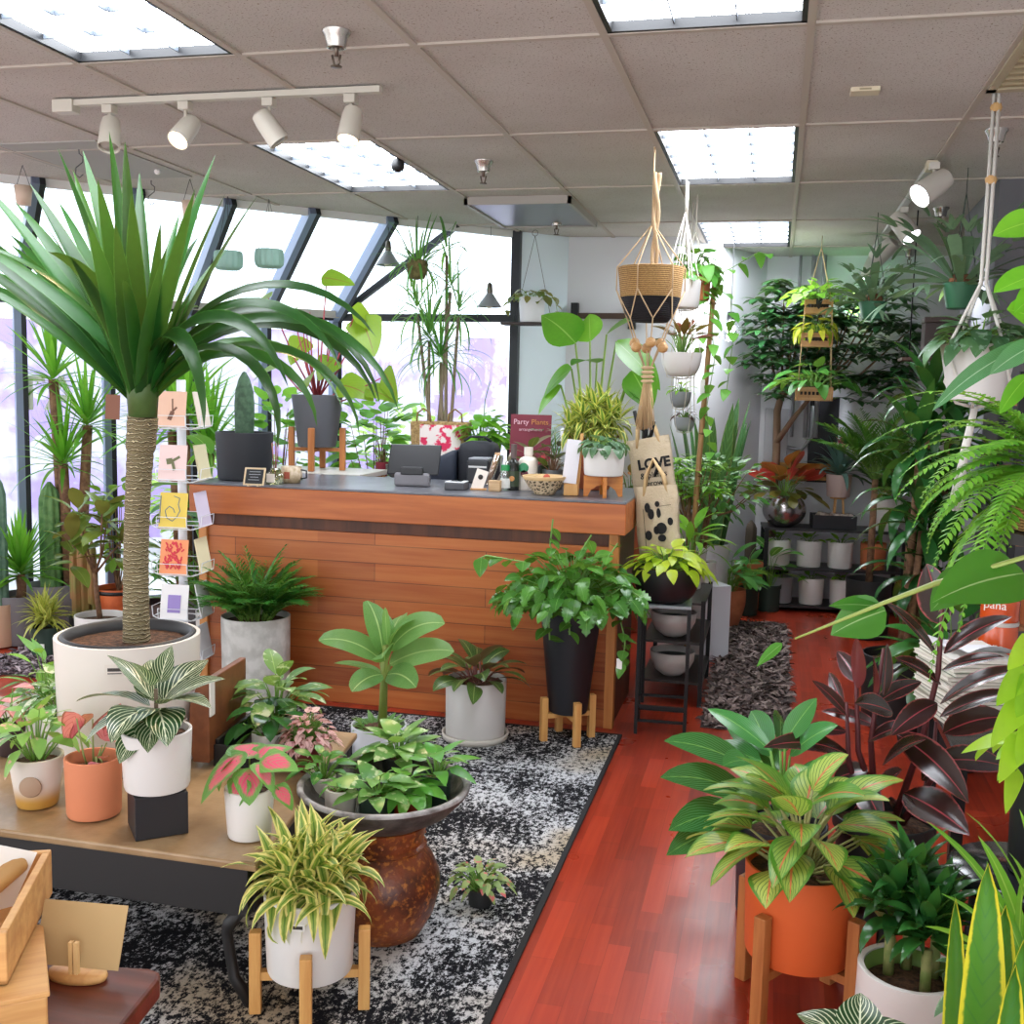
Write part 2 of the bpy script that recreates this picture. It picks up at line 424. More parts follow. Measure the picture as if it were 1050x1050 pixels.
# walls
WALL = M('#dcdce0', .85, bmp=.05, bsc=200.)
WPALE = M('#e2eff6', .85); DARKWALL = M('#6e6e72', .85, bmp=.05, bsc=150.); GREYWALL = M('#d6d6dc', .85)
def wall(name, pts, th, mat, z0=0., z1=CZ+.03):
    m = MB()
    for a, b in zip(pts, pts[1:]):
        a, b = Vector(a), Vector(b); d = (b-a).normalized(); n = Vector((-d.y, d.x))*th
        m.prism([a, b, b+n, a+n], z0, z1)
    return struct(name, m, mat)
EDGE = DP+DD*.43
wall('wall_left', [DP+DD*.04, EDGE], .1, WPALE)
wall('wall_back', [EDGE, (-.72, 7.72)], .1, WALL)
wall('wall_side', [(-.72, 7.72), (-.13, 8.86)], .1, GREYWALL)
wall('wall_rear', [(-.13, 8.86), (2.3, 8.86)], .1, WALL)
wall('wall_right', [(2.2, 9.0), (2.2, -.6)], .1, WALL)
struct('wall_pier', MB().prism([(1.005, 5.83), (2.2, 5.83), (2.2, 7.0), (1.03, 7.0)], 0, CZ), DARKWALL)
BASEB = M('#b9b9bc', .6)
m = MB(); m.bar((EDGE.x, EDGE.y-.008, .05), (-.72, 7.71, .05), .014, .1); struct('baseboard_back', m, BASEB)
m = MB(); m.bar((-.71, 7.715, .05), (-.125, 8.85, .05), .014, .1); struct('baseboard_side', m, BASEB)
# slanting glazed front: upright glass to a transom, then glass leaning in to the ceiling edge
OFF, TZ = .95, 2.112
ALU = M('#26292e', .45, .3); ALU_LIT = M('#7e8ba3', .4, .4)  # second tone paints the lit side of the same black mullions blue-grey
GL = CLEAR('#f6fbff', .1, .02)
def dp(s, o, z): q = DP+DD*s+DN*o; return Vector((q.x, q.y, z))
SS = [-.94-.525*i for i in range(0, 9)]
H = dp(-.46, 0, CZ); PT = dp(0, 0, CZ); PB = dp(0, 0, TZ); CB = dp(-.94, OFF, TZ)
n_w = 0
def pane(pts, name):
    m = MB(); ids = []
    nn = (Vector(pts[1])-Vector(pts[0])).cross(Vector(pts[2])-Vector(pts[0])).normalized()*.004
    b = len(m.v); k = len(pts)
    for q in (1, -1):
        for p in pts: m.vert(Vector(p)+nn*q)
    m.face(tuple(range(b, b+k))); m.face(tuple(range(b+2*k-1, b+k-1, -1)))
    for i in range(k): j = (i+1) % k; m.face((b+i, b+k+i, b+k+j, b+j))
    return struct(name, m, GL)
for a, b in zip(SS[1:], SS):
    n_w += 1; pane([dp(a, OFF, .16), dp(b, OFF, .16), dp(b, OFF, TZ), dp(a, OFF, TZ)], f'window_{n_w}')
    n_w += 1; pane([dp(a, OFF, TZ), dp(b, OFF, TZ), dp(b, 0, CZ), dp(a, 0, CZ)], f'window_{n_w}')
n_w += 1; pane([CB, H, dp(-.94, 0, CZ)], f'window_{n_w}')
n_w += 1; pane([CB, PB, PT], f'window_{n_w}')
n_w += 1; pane([CB, PT, H], f'window_{n_w}')
C0 = dp(-.94, OFF, .16); P0 = dp(0, 0, .16)
n_w += 1; pane([C0, P0, PB, CB], f'window_{n_w}')
m = MB(); m2 = MB()
for s in SS:
    n3 = Vector((DN.x, DN.y, 0))
    m.bar(dp(s, OFF-.03, TZ), dp(s, -.03, CZ), .022, .11, up=(DD.x, DD.y, 0)) if 0 else None
    for mm, dx, wd in ((m, .012, .03), (m2, -.024, .042)):
        a, b = dp(s+dx, OFF-.02, TZ), dp(s+dx, -.02, CZ)
        mm.bar(a, b, wd, .09, up=(b-a).cross(Vector((DD.x, DD.y, 0))))
        mm.box(0, 0, 0, 0, 0, 0) if 0 else None
        a, b = dp(s+dx, OFF, 0), dp(s+dx, OFF, TZ); mm.bar(a, b, wd, .08, up=(DN.x, DN.y, 0))
struct('trim_1', m, ALU); struct('trim_2', m2, ALU_LIT)  # second trim: mullion sides with the window light put into their colour
m = MB()
m.bar(dp(SS[-1], OFF-.01, TZ), dp(-.94, OFF-.01, TZ), .09, .05); m.bar(CB, PB, .07, .05)
m.bar(CB, H, .035, .04); m.bar(dp(0, 0, 0), PT, .06, .06)
m.bar(dp(SS[-1], OFF-.01, .14), dp(-.94, OFF-.01, .14), .1, .05); m.bar(C0, P0, .09, .05)
struct('trim_3', m, ALU)
m = MB(); m.bar(dp(SS[-1], OFF-.075, TZ+.015), dp(-.96, OFF-.075, TZ+.015), .05, .05); struct('trim_4', m, M('#a39c93', .5))
m = MB(); m.bar(dp(SS[-1], .01, CZ-.02), dp(-.0, .01, CZ-.02), .03, .05); struct('trim_5', m, M('#d9d9d6', .6))
m = MB(); m.bar(dp(SS[-1], OFF, .06), dp(-.94, OFF, .06), .1, .12); m.bar(dp(-.94, OFF, .06), dp(0, 0, .06), .1, .12); struct('wall_sill', m, M('#8d8a88', .8))
# outdoors, seen through the glass
struct('ground', MB().box(-30, 5, 7.3, 40, -.12, -.08), M('#b9b6b4', .9, col2='#d6d3d0', sc=.8)) if 0 else None
m = MB(); m.prism([(-30, -12), (-6.05, -12), (-6.05, 4.4), (-3.16, 7.46), (-1.6, 7.75), (3, 10), (3, 40), (-30, 40)], -.14, -.07); struct('ground', m, M('#b7b4b6', .9, col2='#dcd9d8', sc=1.2))
t = NT('painted_wall_outside'); v = t.obj(); n1 = t.noise(v, 1.4, 4.); n2 = t.noise(v, 3.1, 5.)
c = t.mix(t.step(n1, .42, .55), '#d8d2e4', '#b49cd6'); c = t.mix(t.step(n2, .52, .62), c, '#dcd9e2')
t.bsdf(c, .8); MURAL = t.m
o = MB().box(-12.5, -2.2, -.15, .15, 0, 2.3).build('building', MURAL, None, False); o.location = (-1.5, 14.2, -.07); o.rotation_euler = (0, 0, .62)
o['label'] = 'pale lavender painted wall of the building across the street, seen through the windows'; o['category'] = 'building'

# ================================================================ ceiling fittings
BLK = M('#17181a', .5); WHT = M('#e9e7e3', .5); CREAM = M('#d8cdb2', .5); CHROME = M('#b9b4ac', .25, .9); STEEL = M('#8f9295', .35, .8)
LG = EMIT('#f2f7ff', 11.5)
LBL = {(-4, -1): 'large ceiling light panel cut off by the top left corner', (-4, 1): 'ceiling light panel beyond the left track lights, nearest the slanted windows',
       (-1, -1): 'ceiling light panel cut off by the top edge, in the middle', (-1, 1): 'ceiling light panel above the woven hanging basket, between the two others of its row', (-1, 3): 'farthest and smallest ceiling light panel before the rear wall'}
for (k, j) in sorted(FIX):
    x, y = X0+.61*k, Y0+1.22*j
    o = thing('ceiling_light', LBL[k, j], 'ceiling light', (x+.305, y+.61, CZ), 0, 'ceiling light panels')
    m = MB(); a, b = .297, .602
    for q in ((-a, -a+.02, -b, b), (a-.02, a, -b, b), (-a, a, -b, -b+.02), (-a, a, b-.02, b)): m.box(q[0], q[1], q[2], q[3], -.004, .045)
    m.box(-a, a, -b, b, .04, .045); m.build('housing', BLK, o, False)
    MB().box(-a+.022, a-.022, -b+.022, b-.022, .026, .032).build('diffuser', LG, o, False)
    m = MB()
    for i in (1, 2): q = -a+.02+(2*a-.04)*i/3; m.box(q-.002, q+.002, -b+.02, b-.02, .009, .0255)
    for i in range(1, 6): q = -b+.02+(2*b-.04)*i/6; m.box(-a+.02, a-.02, q-.002, q+.002, .010, .0255)
    m.build('louver', M('#5a626c', .5), o, False)
# air diffuser and access panel
o = thing('ceiling_vent', 'flat metal air panel hanging just below the ceiling near the windows', 'vent', (X0-.61*2.5, Y0+1.22*2.5+.06, CZ))
m = MB(); m.box(-.3, .3, -.44, .44, -.035, -.03); m.build('panel', M('#8c8d92', .35, .6), o, False)
m = MB()
for q in ((-.31, -.29, -.45, .45), (.29, .31, -.45, .45), (-.31, .31, -.45, -.43), (-.31, .31, .43, .45)): m.box(*q, -.045, .0)
m.build('frame', M('#a9a39b', .5), o, False)
o = thing('ceiling_panel', 'smooth grey access panel in the ceiling behind the spiky leaf tips', 'panel', at(98, 165, CZ))
MB().box(-.29, .29, -.42, .42, -.006, .0).build('plate', M('#a7a49e', .7), o, False); MB().ball((.22, .2, -.018), .016).build('knob', WHT, o)
o = thing('ceiling_vent', 'beige slotted vent in the ceiling at the top right edge', 'vent', (X0+.61*1.5, Y0+1.22*.4, CZ))
m = MB()
for i in range(9): m.box(-.28, .28, -.3+i*.066, -.27+i*.066, -.012, 0)
m.build('slats', M('#a99b7c', .6), o, False)
m = MB()
for q in ((-.3, -.27, -.32, .32), (.27, .3, -.32, .32), (-.3, .3, -.34, -.3), (-.3, .3, .28, .32)): m.box(*q, -.014, 0)
m.build('frame', M('#b3a78c', .6), o, False)
# sprinklers
SPL = ['fire sprinkler on the ceiling beside the left track, nearest of all', 'fire sprinkler on the ceiling between the window-side light panel and the metal air panel', 'fire sprinkler on the ceiling just beyond the metal air panel',
       'fire sprinkler on the ceiling beside the white hanging cord', 'fire sprinkler half hidden behind the second right-hand spotlight', 'small far fire sprinkler beyond the right track lights']
for (px, py), lb in zip(((345, 32), (496, 165), (571, 223), (1022, 133), (965, 213), (933, 256)), SPL):
    p = at(px, py, CZ); o = thing('fire_sprinkler', lb, 'sprinkler', p, 0, 'ceiling sprinklers')
    m = MB(); m.lathe([(.046, 0), (.045, -.006), (.036, -.018), (.03, -.05), (.024, -.052), (.02, -.02)], 20); m.build('cup', CHROME, o, sharp=.6)
    m = MB(); m.tube([(0, 0, -.02), (0, 0, -.075)], .008, 8); m.bar((-.014, 0, -.07), (-.006, 0, -.105), .004, .006); m.bar((.014, 0, -.07), (.006, 0, -.105), .004, .006); m.lathe([(1e-6, -.108), (.018, -.107), (.018, -.104), (1e-6, -.103)], 14); m.build('head', M('#6e6257', .4, .7), o)
o = thing('ceiling_sensor', 'cream rectangular sensor on the ceiling towards the right', 'sensor', at(887, 91, CZ)); MB().box(-.05, .05, -.035, .035, -.016, 0).build('housing', CREAM, o, False, .003); MB().box(-.02, .02, -.036, -.03, -.012, -.006).build('slot', M('#9c9070'), o, False)
o = thing('security_camera', 'small black camera on the edge of the window-side light panel', 'camera', at(408, 163, CZ)); MB().lathe([(1e-6, -.055), (.028, -.052), (.033, -.035), (.03, -.012), (.022, 0)], 16).build('body', BLK, o); MB().lathe([(1e-6, -.062), (.014, -.06), (.016, -.05)], 12).build('lens', M('#0b0b0d', .15), o)

def spot(loc, aim, col, power, ang=1.1):
    l = bpy.data.lights.new('spot_beam', 'SPOT'); l.color = col; l.energy = power; l.spot_size = ang; l.spot_blend = .6; l.shadow_soft_size = .03
    o = bpy.data.objects.new('spot_beam', l); C.objects.link(o); o.location = loc; o.rotation_euler = Vector(aim).to_track_quat('-Z', 'Y').to_euler(); return o
def track_head(lb, p, aim, on, mat, L=.13, R=.042, gcol='#ffd9a8', pw=45, grp='track spotlights on the left'):
    """p: point on the ceiling track; aim: beam direction"""
    o = thing('track_spotlight', lb, 'spotlight', p, 0, grp); aim = Vector(aim).normalized()
    MB().box(-.022, .022, -.022, .022, -.032, -.001).build('adapter', mat, o, False, .003)
    j = Vector((0, 0, -.085)); MB().tube([(0, 0, -.028), (0, 0, -.06), j], .007, 8).build('arm', mat, o)
    q = aim.to_track_quat('Z', 'Y').to_matrix().to_4x4(); q.translation = j+Vector((0, 0, -.02))
    m = MB(); m.lathe([(1e-6, -L*.5), (R*.55, -L*.5), (R*.8, -L*.44), (R*.92, -L*.2), (R, L*.5), (R-.004, L*.5), (R-.006, L*.38), (1e-6, L*.37)], 24); m.v = [tuple(q @ Vector(v)) for v in m.v]
    m.build('shade', mat, o, sharp=.7)
    m = MB(); m.lathe([(R-.007, L*.40), (R*.6, L*.47), (1e-6, L*.49)], 20); m.v = [tuple(q @ Vector(v)) for v in m.v]; m.build('bulb', EMIT(gcol, 9.) if on else M('#9a948a', .3), o)
    if on: spot(Vector(p)+j+Vector((0, 0, -.02))+aim*(L*.56), aim, lin(gcol)[:3], pw)
a, b = at(58, 100, CZ), at(393, 88, CZ); yt = (a.y+b.y)/2
TR = M('#c9c3b6', .5)
o = thing('light_track', 'straight ceiling track that carries the four left spotlights', 'track', (a.x, yt, CZ))
MB().box(0, b.x-a.x, -.017, .017, -.03, -.008).build('rail', TR, o, False); MB().box(-.02, .07, -.028, .028, -.055, -.006).build('feed', TR, o, False, .004)
for px, on, aim, lb in ((112, 0, (.15, -.4, -1), 'off-white track spotlight pointing down, first from the left end of the left track'), (190, 1, (-.15, -.75, -.8), 'lit warm track spotlight second from the left end of the left track'),
                    (276, 0, (.55, .2, -.8), 'unlit track spotlight turned sideways, third from the left end of the left track'), (360, 1, (-.05, -.35, -1), 'lit warm track spotlight at the right end of the left track')):
    track_head(lb, aty(px, 97-(px-58)*.036, yt) * Vector((1, 1, 0)) + Vector((0, 0, CZ-.031)), aim, on, TR)
a = at(955, 165, CZ); yb = 8.6
o = thing('light_track', 'ceiling track running away along the right side above the ferns', 'track', (a.x, a.y, CZ))
TS = (at(890, 276, CZ-.131).x-at(953, 190, CZ-.131).x)/(at(890, 276, CZ-.131).y-at(953, 190, CZ-.131).y)
MB().bar((0, 0, -.019), ((yb-a.y)*TS, yb-a.y, -.019), .034, .022).build('rail', M('#c8c8c4', .5), o, False); MB().box(-.025, .025, -.05, .04, -.045, -.006).build('feed', CREAM, o, False, .004)
for i, (hp, on, aim, lb, pw_) in enumerate((((953, 190), 1, (-.75, -.45, -.6), 'lit white spotlight nearest on the right track, tilted to the left', 50), ((928, 231), 1, (.6, -.4, -.85), 'lit white spotlight second along the right track, tilted to the right', 60),
                                   ((907, 256), 0, (-.6, .3, -.6), 'unlit beige spotlight third along the right track', 0), ((893, 276), 1, (-.25, -.2, -1), 'lit far spotlight at the end of the right track above the fern', 300))):
    hq = at(*hp, CZ-.031-.10); track_head(lb, (a.x+(hq.y-a.y)*TS, hq.y, CZ-.031), aim, on, M('#cfcac0', .5), .17, .058, '#eef4ff', pw_, 'track spotlights on the right')
# ================================================================ rugs
t = NT('distressed_rug'); v = t.obj(); n1 = t.noise(t.obj((1.5, 1, 1)), 48., 6., .75); n2 = t.noise(v, 2.2, 4.); n3 = t.noise(v, 1.1, 2.)
th = t.math('MULTIPLY_ADD', t.step(n2, .3, .7), -.14, .595)
c = t.mix(t.step(n3, .5, .62), '#c6c7ca', '#b0a28c')
c = t.mix(t.step(t.math('SUBTRACT', n1, th), -.05, .05), '#17171b', c); t.bsdf(c, .95, 0., .1, t.bump(n1, .3, .004)); RUGM = t.m
o = thing('area_rug', 'large black and white distressed rug under the table and in front of the counter', 'rug', (0, 0, 0))
MB().box(-3.75, -.655, 1.5, 4.93, .001, .010).build('pile', RUGM, o, False)
m = MB(); m.box(-.656, -.638, 1.5, 4.945, .001, .011); m.box(-3.75, -.656, 4.93, 4.945, .001, .011); m.build('binding', M('#1b1b1d', .9), o, False)
def shag(lb, x0, x1, y0, y1, n, cols):
    o = thing('shag_rug', lb, 'rug', (0, 0, 0)); q_ = rng(lb)
    MB().box(x0, x1, y0, y1, .001, .006).build('backing', M('#4a3f3c', .95), o, False)
    m = MB()
    for i in range(n):
        x, y, a = q_.uniform(x0+.01, x1-.01), q_.uniform(y0+.01, y1-.01), q_.uniform(0, 6.3)
        m.leaf((x, y, .004), a, q_.uniform(.2, .9), q_.uniform(.05, .085), .016, q_.uniform(.8, 1.9), .1, 'strap', 4, q_.uniform(-.9, .9), q_.randrange(len(cols)), q_.random())
    p = m.build('pile', [M(k, .75) for k in cols], o); p['kind'] = 'stuff'
shag('brown shaggy strip rug on the red floor right of the counter', -.29, .14, 5.2, 7.75, 5200, ['#5a4a46', '#7b6862', '#463a38', '#94827c'])
shag('mottled pink-brown shaggy rug on the floor by the left windows', -4.3, -3.2, 4.96, 5.5, 4000, ['#8f8087', '#6a5c60', '#b1a1a6', '#4d4245'])

# ================================================================ counter
t = NT('counter_boards'); v = t.obj((1, 1, 1), (PI/2, 0, 0))
b = brick(t, v, '#c87436', '#9a4d22', '#6f3a1a', 1.35, .092, .0022, .43); b2 = brick(t, t.obj((1, 1, 1), (PI/2, 0, 0), (.7, 0, 0)), '#ffffff', '#d0b096', '#ffffff', 2.2, .092, 0., .7)
g = t.noise(t.obj((2.2, 30, 45)), 1., 5.)
c = t.mix(.8, b.outputs[0], b2.outputs[0], 'MULTIPLY'); c = t.mix(t.step(g, .3, .72), c, t.mix(.2, c, '#e09a58')); t.bsdf(c, .42, normal=t.bump(b.outputs['Fac'], .25, .003)); BOARDS = t.m
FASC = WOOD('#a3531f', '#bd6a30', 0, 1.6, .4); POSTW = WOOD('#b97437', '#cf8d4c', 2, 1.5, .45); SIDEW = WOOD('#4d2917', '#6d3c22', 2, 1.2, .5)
TOPM = M('#56565c', .3, col2='#6a6b72', sc=5., spec=.5)
o = thing('service_counter', 'long wooden shop counter clad in horizontal red-brown boards', 'counter', (0, 0, 0))
MB().box(-2.86, -.745, 5.05, 5.09, .0, .885).build('front_panel', BOARDS, o, False); MB().box(-2.86, -.745, 5.075, 5.1, .885, .965).build('recessed_board', SIDEW, o, False)  # recessed dark board; its dark tone also paints in the fascia's shadow
MB().box(-2.92, -.66, 4.975, 5.06, .955, 1.10).build('fascia', FASC, o, False, .004)
m = MB(); m.box(-.745, -.70, 5.04, 5.1, 0, .955); m.build('corner_post', POSTW, o, False, .003)
m = MB(); m.box(-2.9, -2.855, 5.03, 5.1, 0, .955); m.build('corner_post', POSTW, o, False, .003)
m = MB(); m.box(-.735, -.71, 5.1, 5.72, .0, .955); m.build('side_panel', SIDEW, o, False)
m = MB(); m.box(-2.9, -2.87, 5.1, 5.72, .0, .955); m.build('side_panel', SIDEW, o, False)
MB().box(-.70, -.66, 5.06, 5.75, .955, 1.10).build('end_fascia', FASC, o, False, .003)
MB().box(-2.92, -.66, 4.975, 5.75, 1.10, 1.112).build('countertop', TOPM, o, False, .003)
MB().box(-2.85, -.75, 5.1, 5.6, .12, .14).build('shelf', SIDEW, o, False)
CT = 1.113
o = thing('service_counter', 'rear wooden counter behind the till below the windows', 'counter', (0, 0, 0))
MB().box(-2.6, -1.35, 6.3, 6.34, 0, 1.02).build('front_panel', BOARDS, o, False); MB().box(-2.65, -1.3, 6.25, 6.8, 1.02, 1.05).build('countertop', M('#9aa0a8', .35), o, False, .003)
MB().box(-1.38, -1.35, 6.34, 6.78, 0, 1.02).build('side_panel', FASC, o, False); MB().box(-2.6, -2.57, 6.34, 6.78, 0, 1.02).build('side_panel', FASC, o, False)
RT = 1.051

# ================================================================ display table
TTOP = M('#a78a66', .3, col2='#8f7350', sc=7., bmp=.15, bsc=30.); TBLK = M('#1d1c1c', .5)
TX0, TX1, TY0, TY1, TT = -3.3, -1.225, 2.37, 3.42, .42
o = thing('display_table', 'low black display table with worn tan top holding potted plants', 'table', (0, 0, 0))
MB().prism([(TX0, TY0), (-1.215, TY0), (-1.365, TY1), (TX0, TY1)], TT-.022, TT).build('tabletop', TTOP, o, False, .006)
m = MB(); m.box(TX0+.02, TX1-.02, TY0+.012, TY0+.04, TT-.15, TT-.022); m.box(TX0+.02, TX1-.16, TY1-.04, TY1-.012, TT-.15, TT-.022); m.prism([(-1.265, TY0+.04), (-1.24, TY0+.04), (-1.385, TY1-.04), (-1.41, TY1-.04)], TT-.15, TT-.022); m.build('apron', TBLK, o, False, .003)
for x, y in ((TX1-.06, TY0+.05), (TX1-.20, TY1-.05), (TX0+.06, TY0+.05), (TX0+.06, TY1-.05)):
    m = MB(); s = 1 if x > -2 else -1
    m.tube([(x+.0*s, y, TT-.15), (x-.035*s, y, TT-.2), (x-.04*s, y, .2), (x-.02*s, y, .08), (x+.03*s, y, .013)], [.018, .018, .015, .015, .018], 8); m.build('leg', TBLK, o)

# ================================================================ front desk corner, crate, card
DZ = .72; q = at(170, 990, DZ)
o = thing('desk', 'dark reddish-brown wooden desk whose corner shows below the crate', 'desk', (0, 0, 0))
cx, cy = at(172, 993, DZ).xy; l = at(25, 985, DZ); rr = at(118, 1060, DZ)
dl = (Vector((l.x, l.y))-Vector((cx, cy))).normalized(); dr = (Vector((rr.x, rr.y))-Vector((cx, cy))).normalized(); c0 = Vector((cx, cy))
pts = [c0+dl*.03, c0+dl*.9, c0+dl*.9+dr*.6, c0+dr*.6, c0+dr*.03, c0+(dl+dr)*.008]
DESK = WOOD('#4a2017', '#6d3323', 0, 2., .28)
MB().prism(pts[::-1], DZ-.035, DZ).build('desktop', DESK, o, False, .006)
p2 = [c0+dl*.05+dr*.05, c0+dl*.85+dr*.05, c0+dl*.85+dr*.55, c0+dl*.05+dr*.55]
MB().prism(p2[::-1], DZ-.14, DZ-.035).build('apron', DESK, o, False)
for q in (p2[0]+(dl+dr)*.03, p2[1]+(-dl+dr)*.03, p2[2]-(dl+dr)*.03, p2[3]+(dl-dr)*.03): MB().tube([(q.x, q.y, 0), (q.x, q.y, DZ-.13)], [.022, .03], 8).build('leg', DESK, o)
CRATE = WOOD('#c0894f', '#d9a868', 1, 2.5, .55)
# crate: lower carton below, open tray above
def slab(x0, y0, ang, lx, ly, z0, z1, wall_, mat, parent, name='box'):
    m = MB(); m.box(0, lx, 0, ly, z0, z0+.008)
    m.box(0, wall_, 0, ly, z0, z1); m.box(lx-wall_, lx, 0, ly, z0, z1); m.box(wall_, lx-wall_, 0, wall_, z0, z1); m.box(wall_, lx-wall_, ly-wall_, ly, z0, z1)
    ob = m.build(name, mat, parent, False, .002); return ob
def frame2(pn, pf, zz):
    a, b = Vector(at(*pn, zz).xy), Vector(at(*pf, zz).xy); e = (b-a); L_ = e.length; e.normalize(); return a, L_, e, Vector((-e.y, e.x))
a_, L_, e_, n_ = frame2((50, 1066), (44, 1000), DZ)
o = thing('wooden_crate', 'pale wooden carton at the bottom left corner, the lower one, under the open tray', 'crate', (a_.x, a_.y, DZ+.001), math.atan2(e_.y, e_.x))
zt_ = .062
MB().box(0, .2, 0, .4, 0, zt_).build('body', CRATE, o, False, .003); MB().box(-.003, .203, -.003, .403, zt_, zt_+.008).build('lid', CRATE, o, False, .002)
TZ_ = DZ+zt_+.011
a_, L_, e_, n_ = frame2((8, 1010), (54, 916), TZ_)
o = thing('wooden_crate', 'open pale wooden tray with folded papers inside, stacked at the bottom left corner', 'crate', (a_.x, a_.y, TZ_), math.atan2(e_.y, e_.x))
ob = slab(0, 0, 0, L_, .3, 0, .075, .012, CRATE, o, 'sides')
k0 = a_+e_*(L_-.07)+n_*.06
o2 = thing('folded_paper', 'white folded paper sticking up from the open wooden tray', 'paper', (k0.x, k0.y, TZ_+.01), .5)
m = MB(); m.bar((-.02, 0, 0), (.02, .02, .09), .002, .07); m.build('sheet', M('#f0eee8', .7), o2, False)
k0 = a_+e_*(L_*.5)+n_*.09
o2 = thing('paper_roll', 'tan paper roll lying in the open wooden tray', 'paper roll', (k0.x, k0.y, TZ_+.03), math.atan2(e_.y, e_.x))
MB().tube([(-.12, 0.05, 0), (.1, -.05, .04)], .016, 12).build('roll', M('#c99a5a', .6), o2)
# card in a wooden clip
k = at(80, 1003, DZ); o = thing('place_card', 'tan card leaning in a wooden clip stand on the brown desk', 'card', (k.x, k.y, DZ+.001), .12)
KRAFT = M('#b79a6b', .8)
m = MB(); m.bar((0, -.006, .02), (0, .03, .105), .135, .0016, up=(0, 1, 0)); m.build('card', KRAFT, o, False)
m = MB(); m.box(-.007, -.001, -.014, -.006, 0, .062); m.box(.001, .007, -.014, -.006, 0, .062); m.build('clip', WOOD('#cfa468', '#e0bc84', 2, 3.), o, False)
m = MB(); m.lathe([(1e-6, 0), (.045, 0), (.047, .006), (.045, .012), (1e-6, .012)], 24, sy=.5); m.build('foot', CRATE, o)
text('lettering', 'OPEN', .012, M('#7d6a48', .8), o, (0, .0125, .09), (PI/2-.4, 0, 0)) if 0 else None

# ================================================================ vintage case on the table
P = at(205, 790, TT); BROWN = M('#6b3d22', .4, col2='#7d4a2b', sc=20.)
o = thing('vintage_case', 'open vintage case with brown curved lid and black inside, holding plants on the table', 'case', (-1.57, 3.0, TT+.001), .1)
m = MB(); m.box(-.1, .13, -.02, .3, 0, .01); m.box(.118, .13, -.02, .3, .01, .085); m.box(-.1, .118, .288, .3, .01, .085); m.box(-.1, .118, -.02, -.008, .01, .07); m.box(-.1, -.088, -.008, .288, .01, .085); m.build('body', BLK, o, False, .002)
m = MB(); m.bar((.124, -.02, .087), (.124, .3, .087), .014, .006); m.build('rim_strip', M('#d7d2c6', .4), o, False)
m = MB(); pr = [(-.155, .02), (-.17, .08), (-.165, .2), (-.14, .27), (-.12, .285), (-.1, .285), (-.1, .02)]
n_ = len(pr); b_ = 0
for y in (-.05, .25):
    for x, z in pr: m.vert((x, y, z))
m.face(tuple(range(n_))); m.face(tuple(range(2*n_-1, n_-1, -1)))
for i in range(n_): j = (i+1) % n_; m.face((i, n_+i, n_+j, j))
m.build('lid', BROWN, o, False, .004); MB().box(-.099, -.094, -.052, -.02, .17, .285).build('label', M('#ddd8d0', .5), o, False)
m = MB(); m.tube([(-.17, -.052, .14), (-.185, -.056, .15), (-.17, -.056, .16)], .003, 6); m.build('latch', CHROME, o)

# ================================================================ pedestal jar and stone dish
JX, JY = -1.065, 2.88
t = NT('rust_glaze'); v = t.obj(); c = t.mix(t.step(t.noise(v, 9., 5.), .35, .65), '#4a2416', '#8a4522'); c = t.mix(t.step(t.noise(v, 60., 3.), .5, .7), c, '#b5702f')
t.bsdf(c, .38, 0., .5, t.bump(t.noise(v, 70., 3.), .4, .004)); RUST = t.m
o = thing('rust_jar', 'round rust-brown glazed jar standing on the rug under the stone dish', 'jar', (JX, JY, .012))
m = MB(); m.lathe([(1e-6, 0), (.10, 0), (.115, .01), (.15, .08), (.168, .16), (.166, .21), (.145, .265), (.122, .295), (.118, .30), (.124, .305), (.128, .31), (.124, .315), (.118, .32), (.122, .35), (.13, .385), (.125, .388), (.115, .36), (.11, .3), (1e-6, .29)], 44); m.v = [(x, y, z*.885) for x, y, z in m.v]; m.build('body', RUST, o, sharp=.9)
m = MB()
for i in range(20): a = i*2*PI/20; m.ball((.121*cos(a), .121*sin(a), .305), .0045, 8)
m.build('stud_band', M('#a5623a', .4), o)
STONE = M('#39332f', .55, col2='#5a5450', sc=18., bmp=.3, bsc=40.)
o = thing('stone_dish', 'wide dark stone dish with pale worn rim on the rust jar, full of small pots', 'dish', (JX, JY, .357))
m = MB(); m.lathe([(1e-6, 0), (.13, 0), (.15, .012), (.2, .04), (.243, .085), (.25, .102), (.245, .108), (.236, .106), (.21, .07), (.17, .035), (.12, .022), (1e-6, .02)], 56); m.build('bowl', STONE, o, sharp=.9)
m = MB(); m.lathe([(.252, .100), (.2525, .108), (.246, .112), (.236, .110), (.233, .102)], 56); m.build('rim', M('#a5a3a2', .6, col2='#55504c', sc=14.), o)
DISH = .357+.026
STND = WOOD('#c48a4a', '#dba864', 2, 2.2, .5); STND2 = WOOD('#a3602f', '#bd7a42', 2, 2.2, .5)
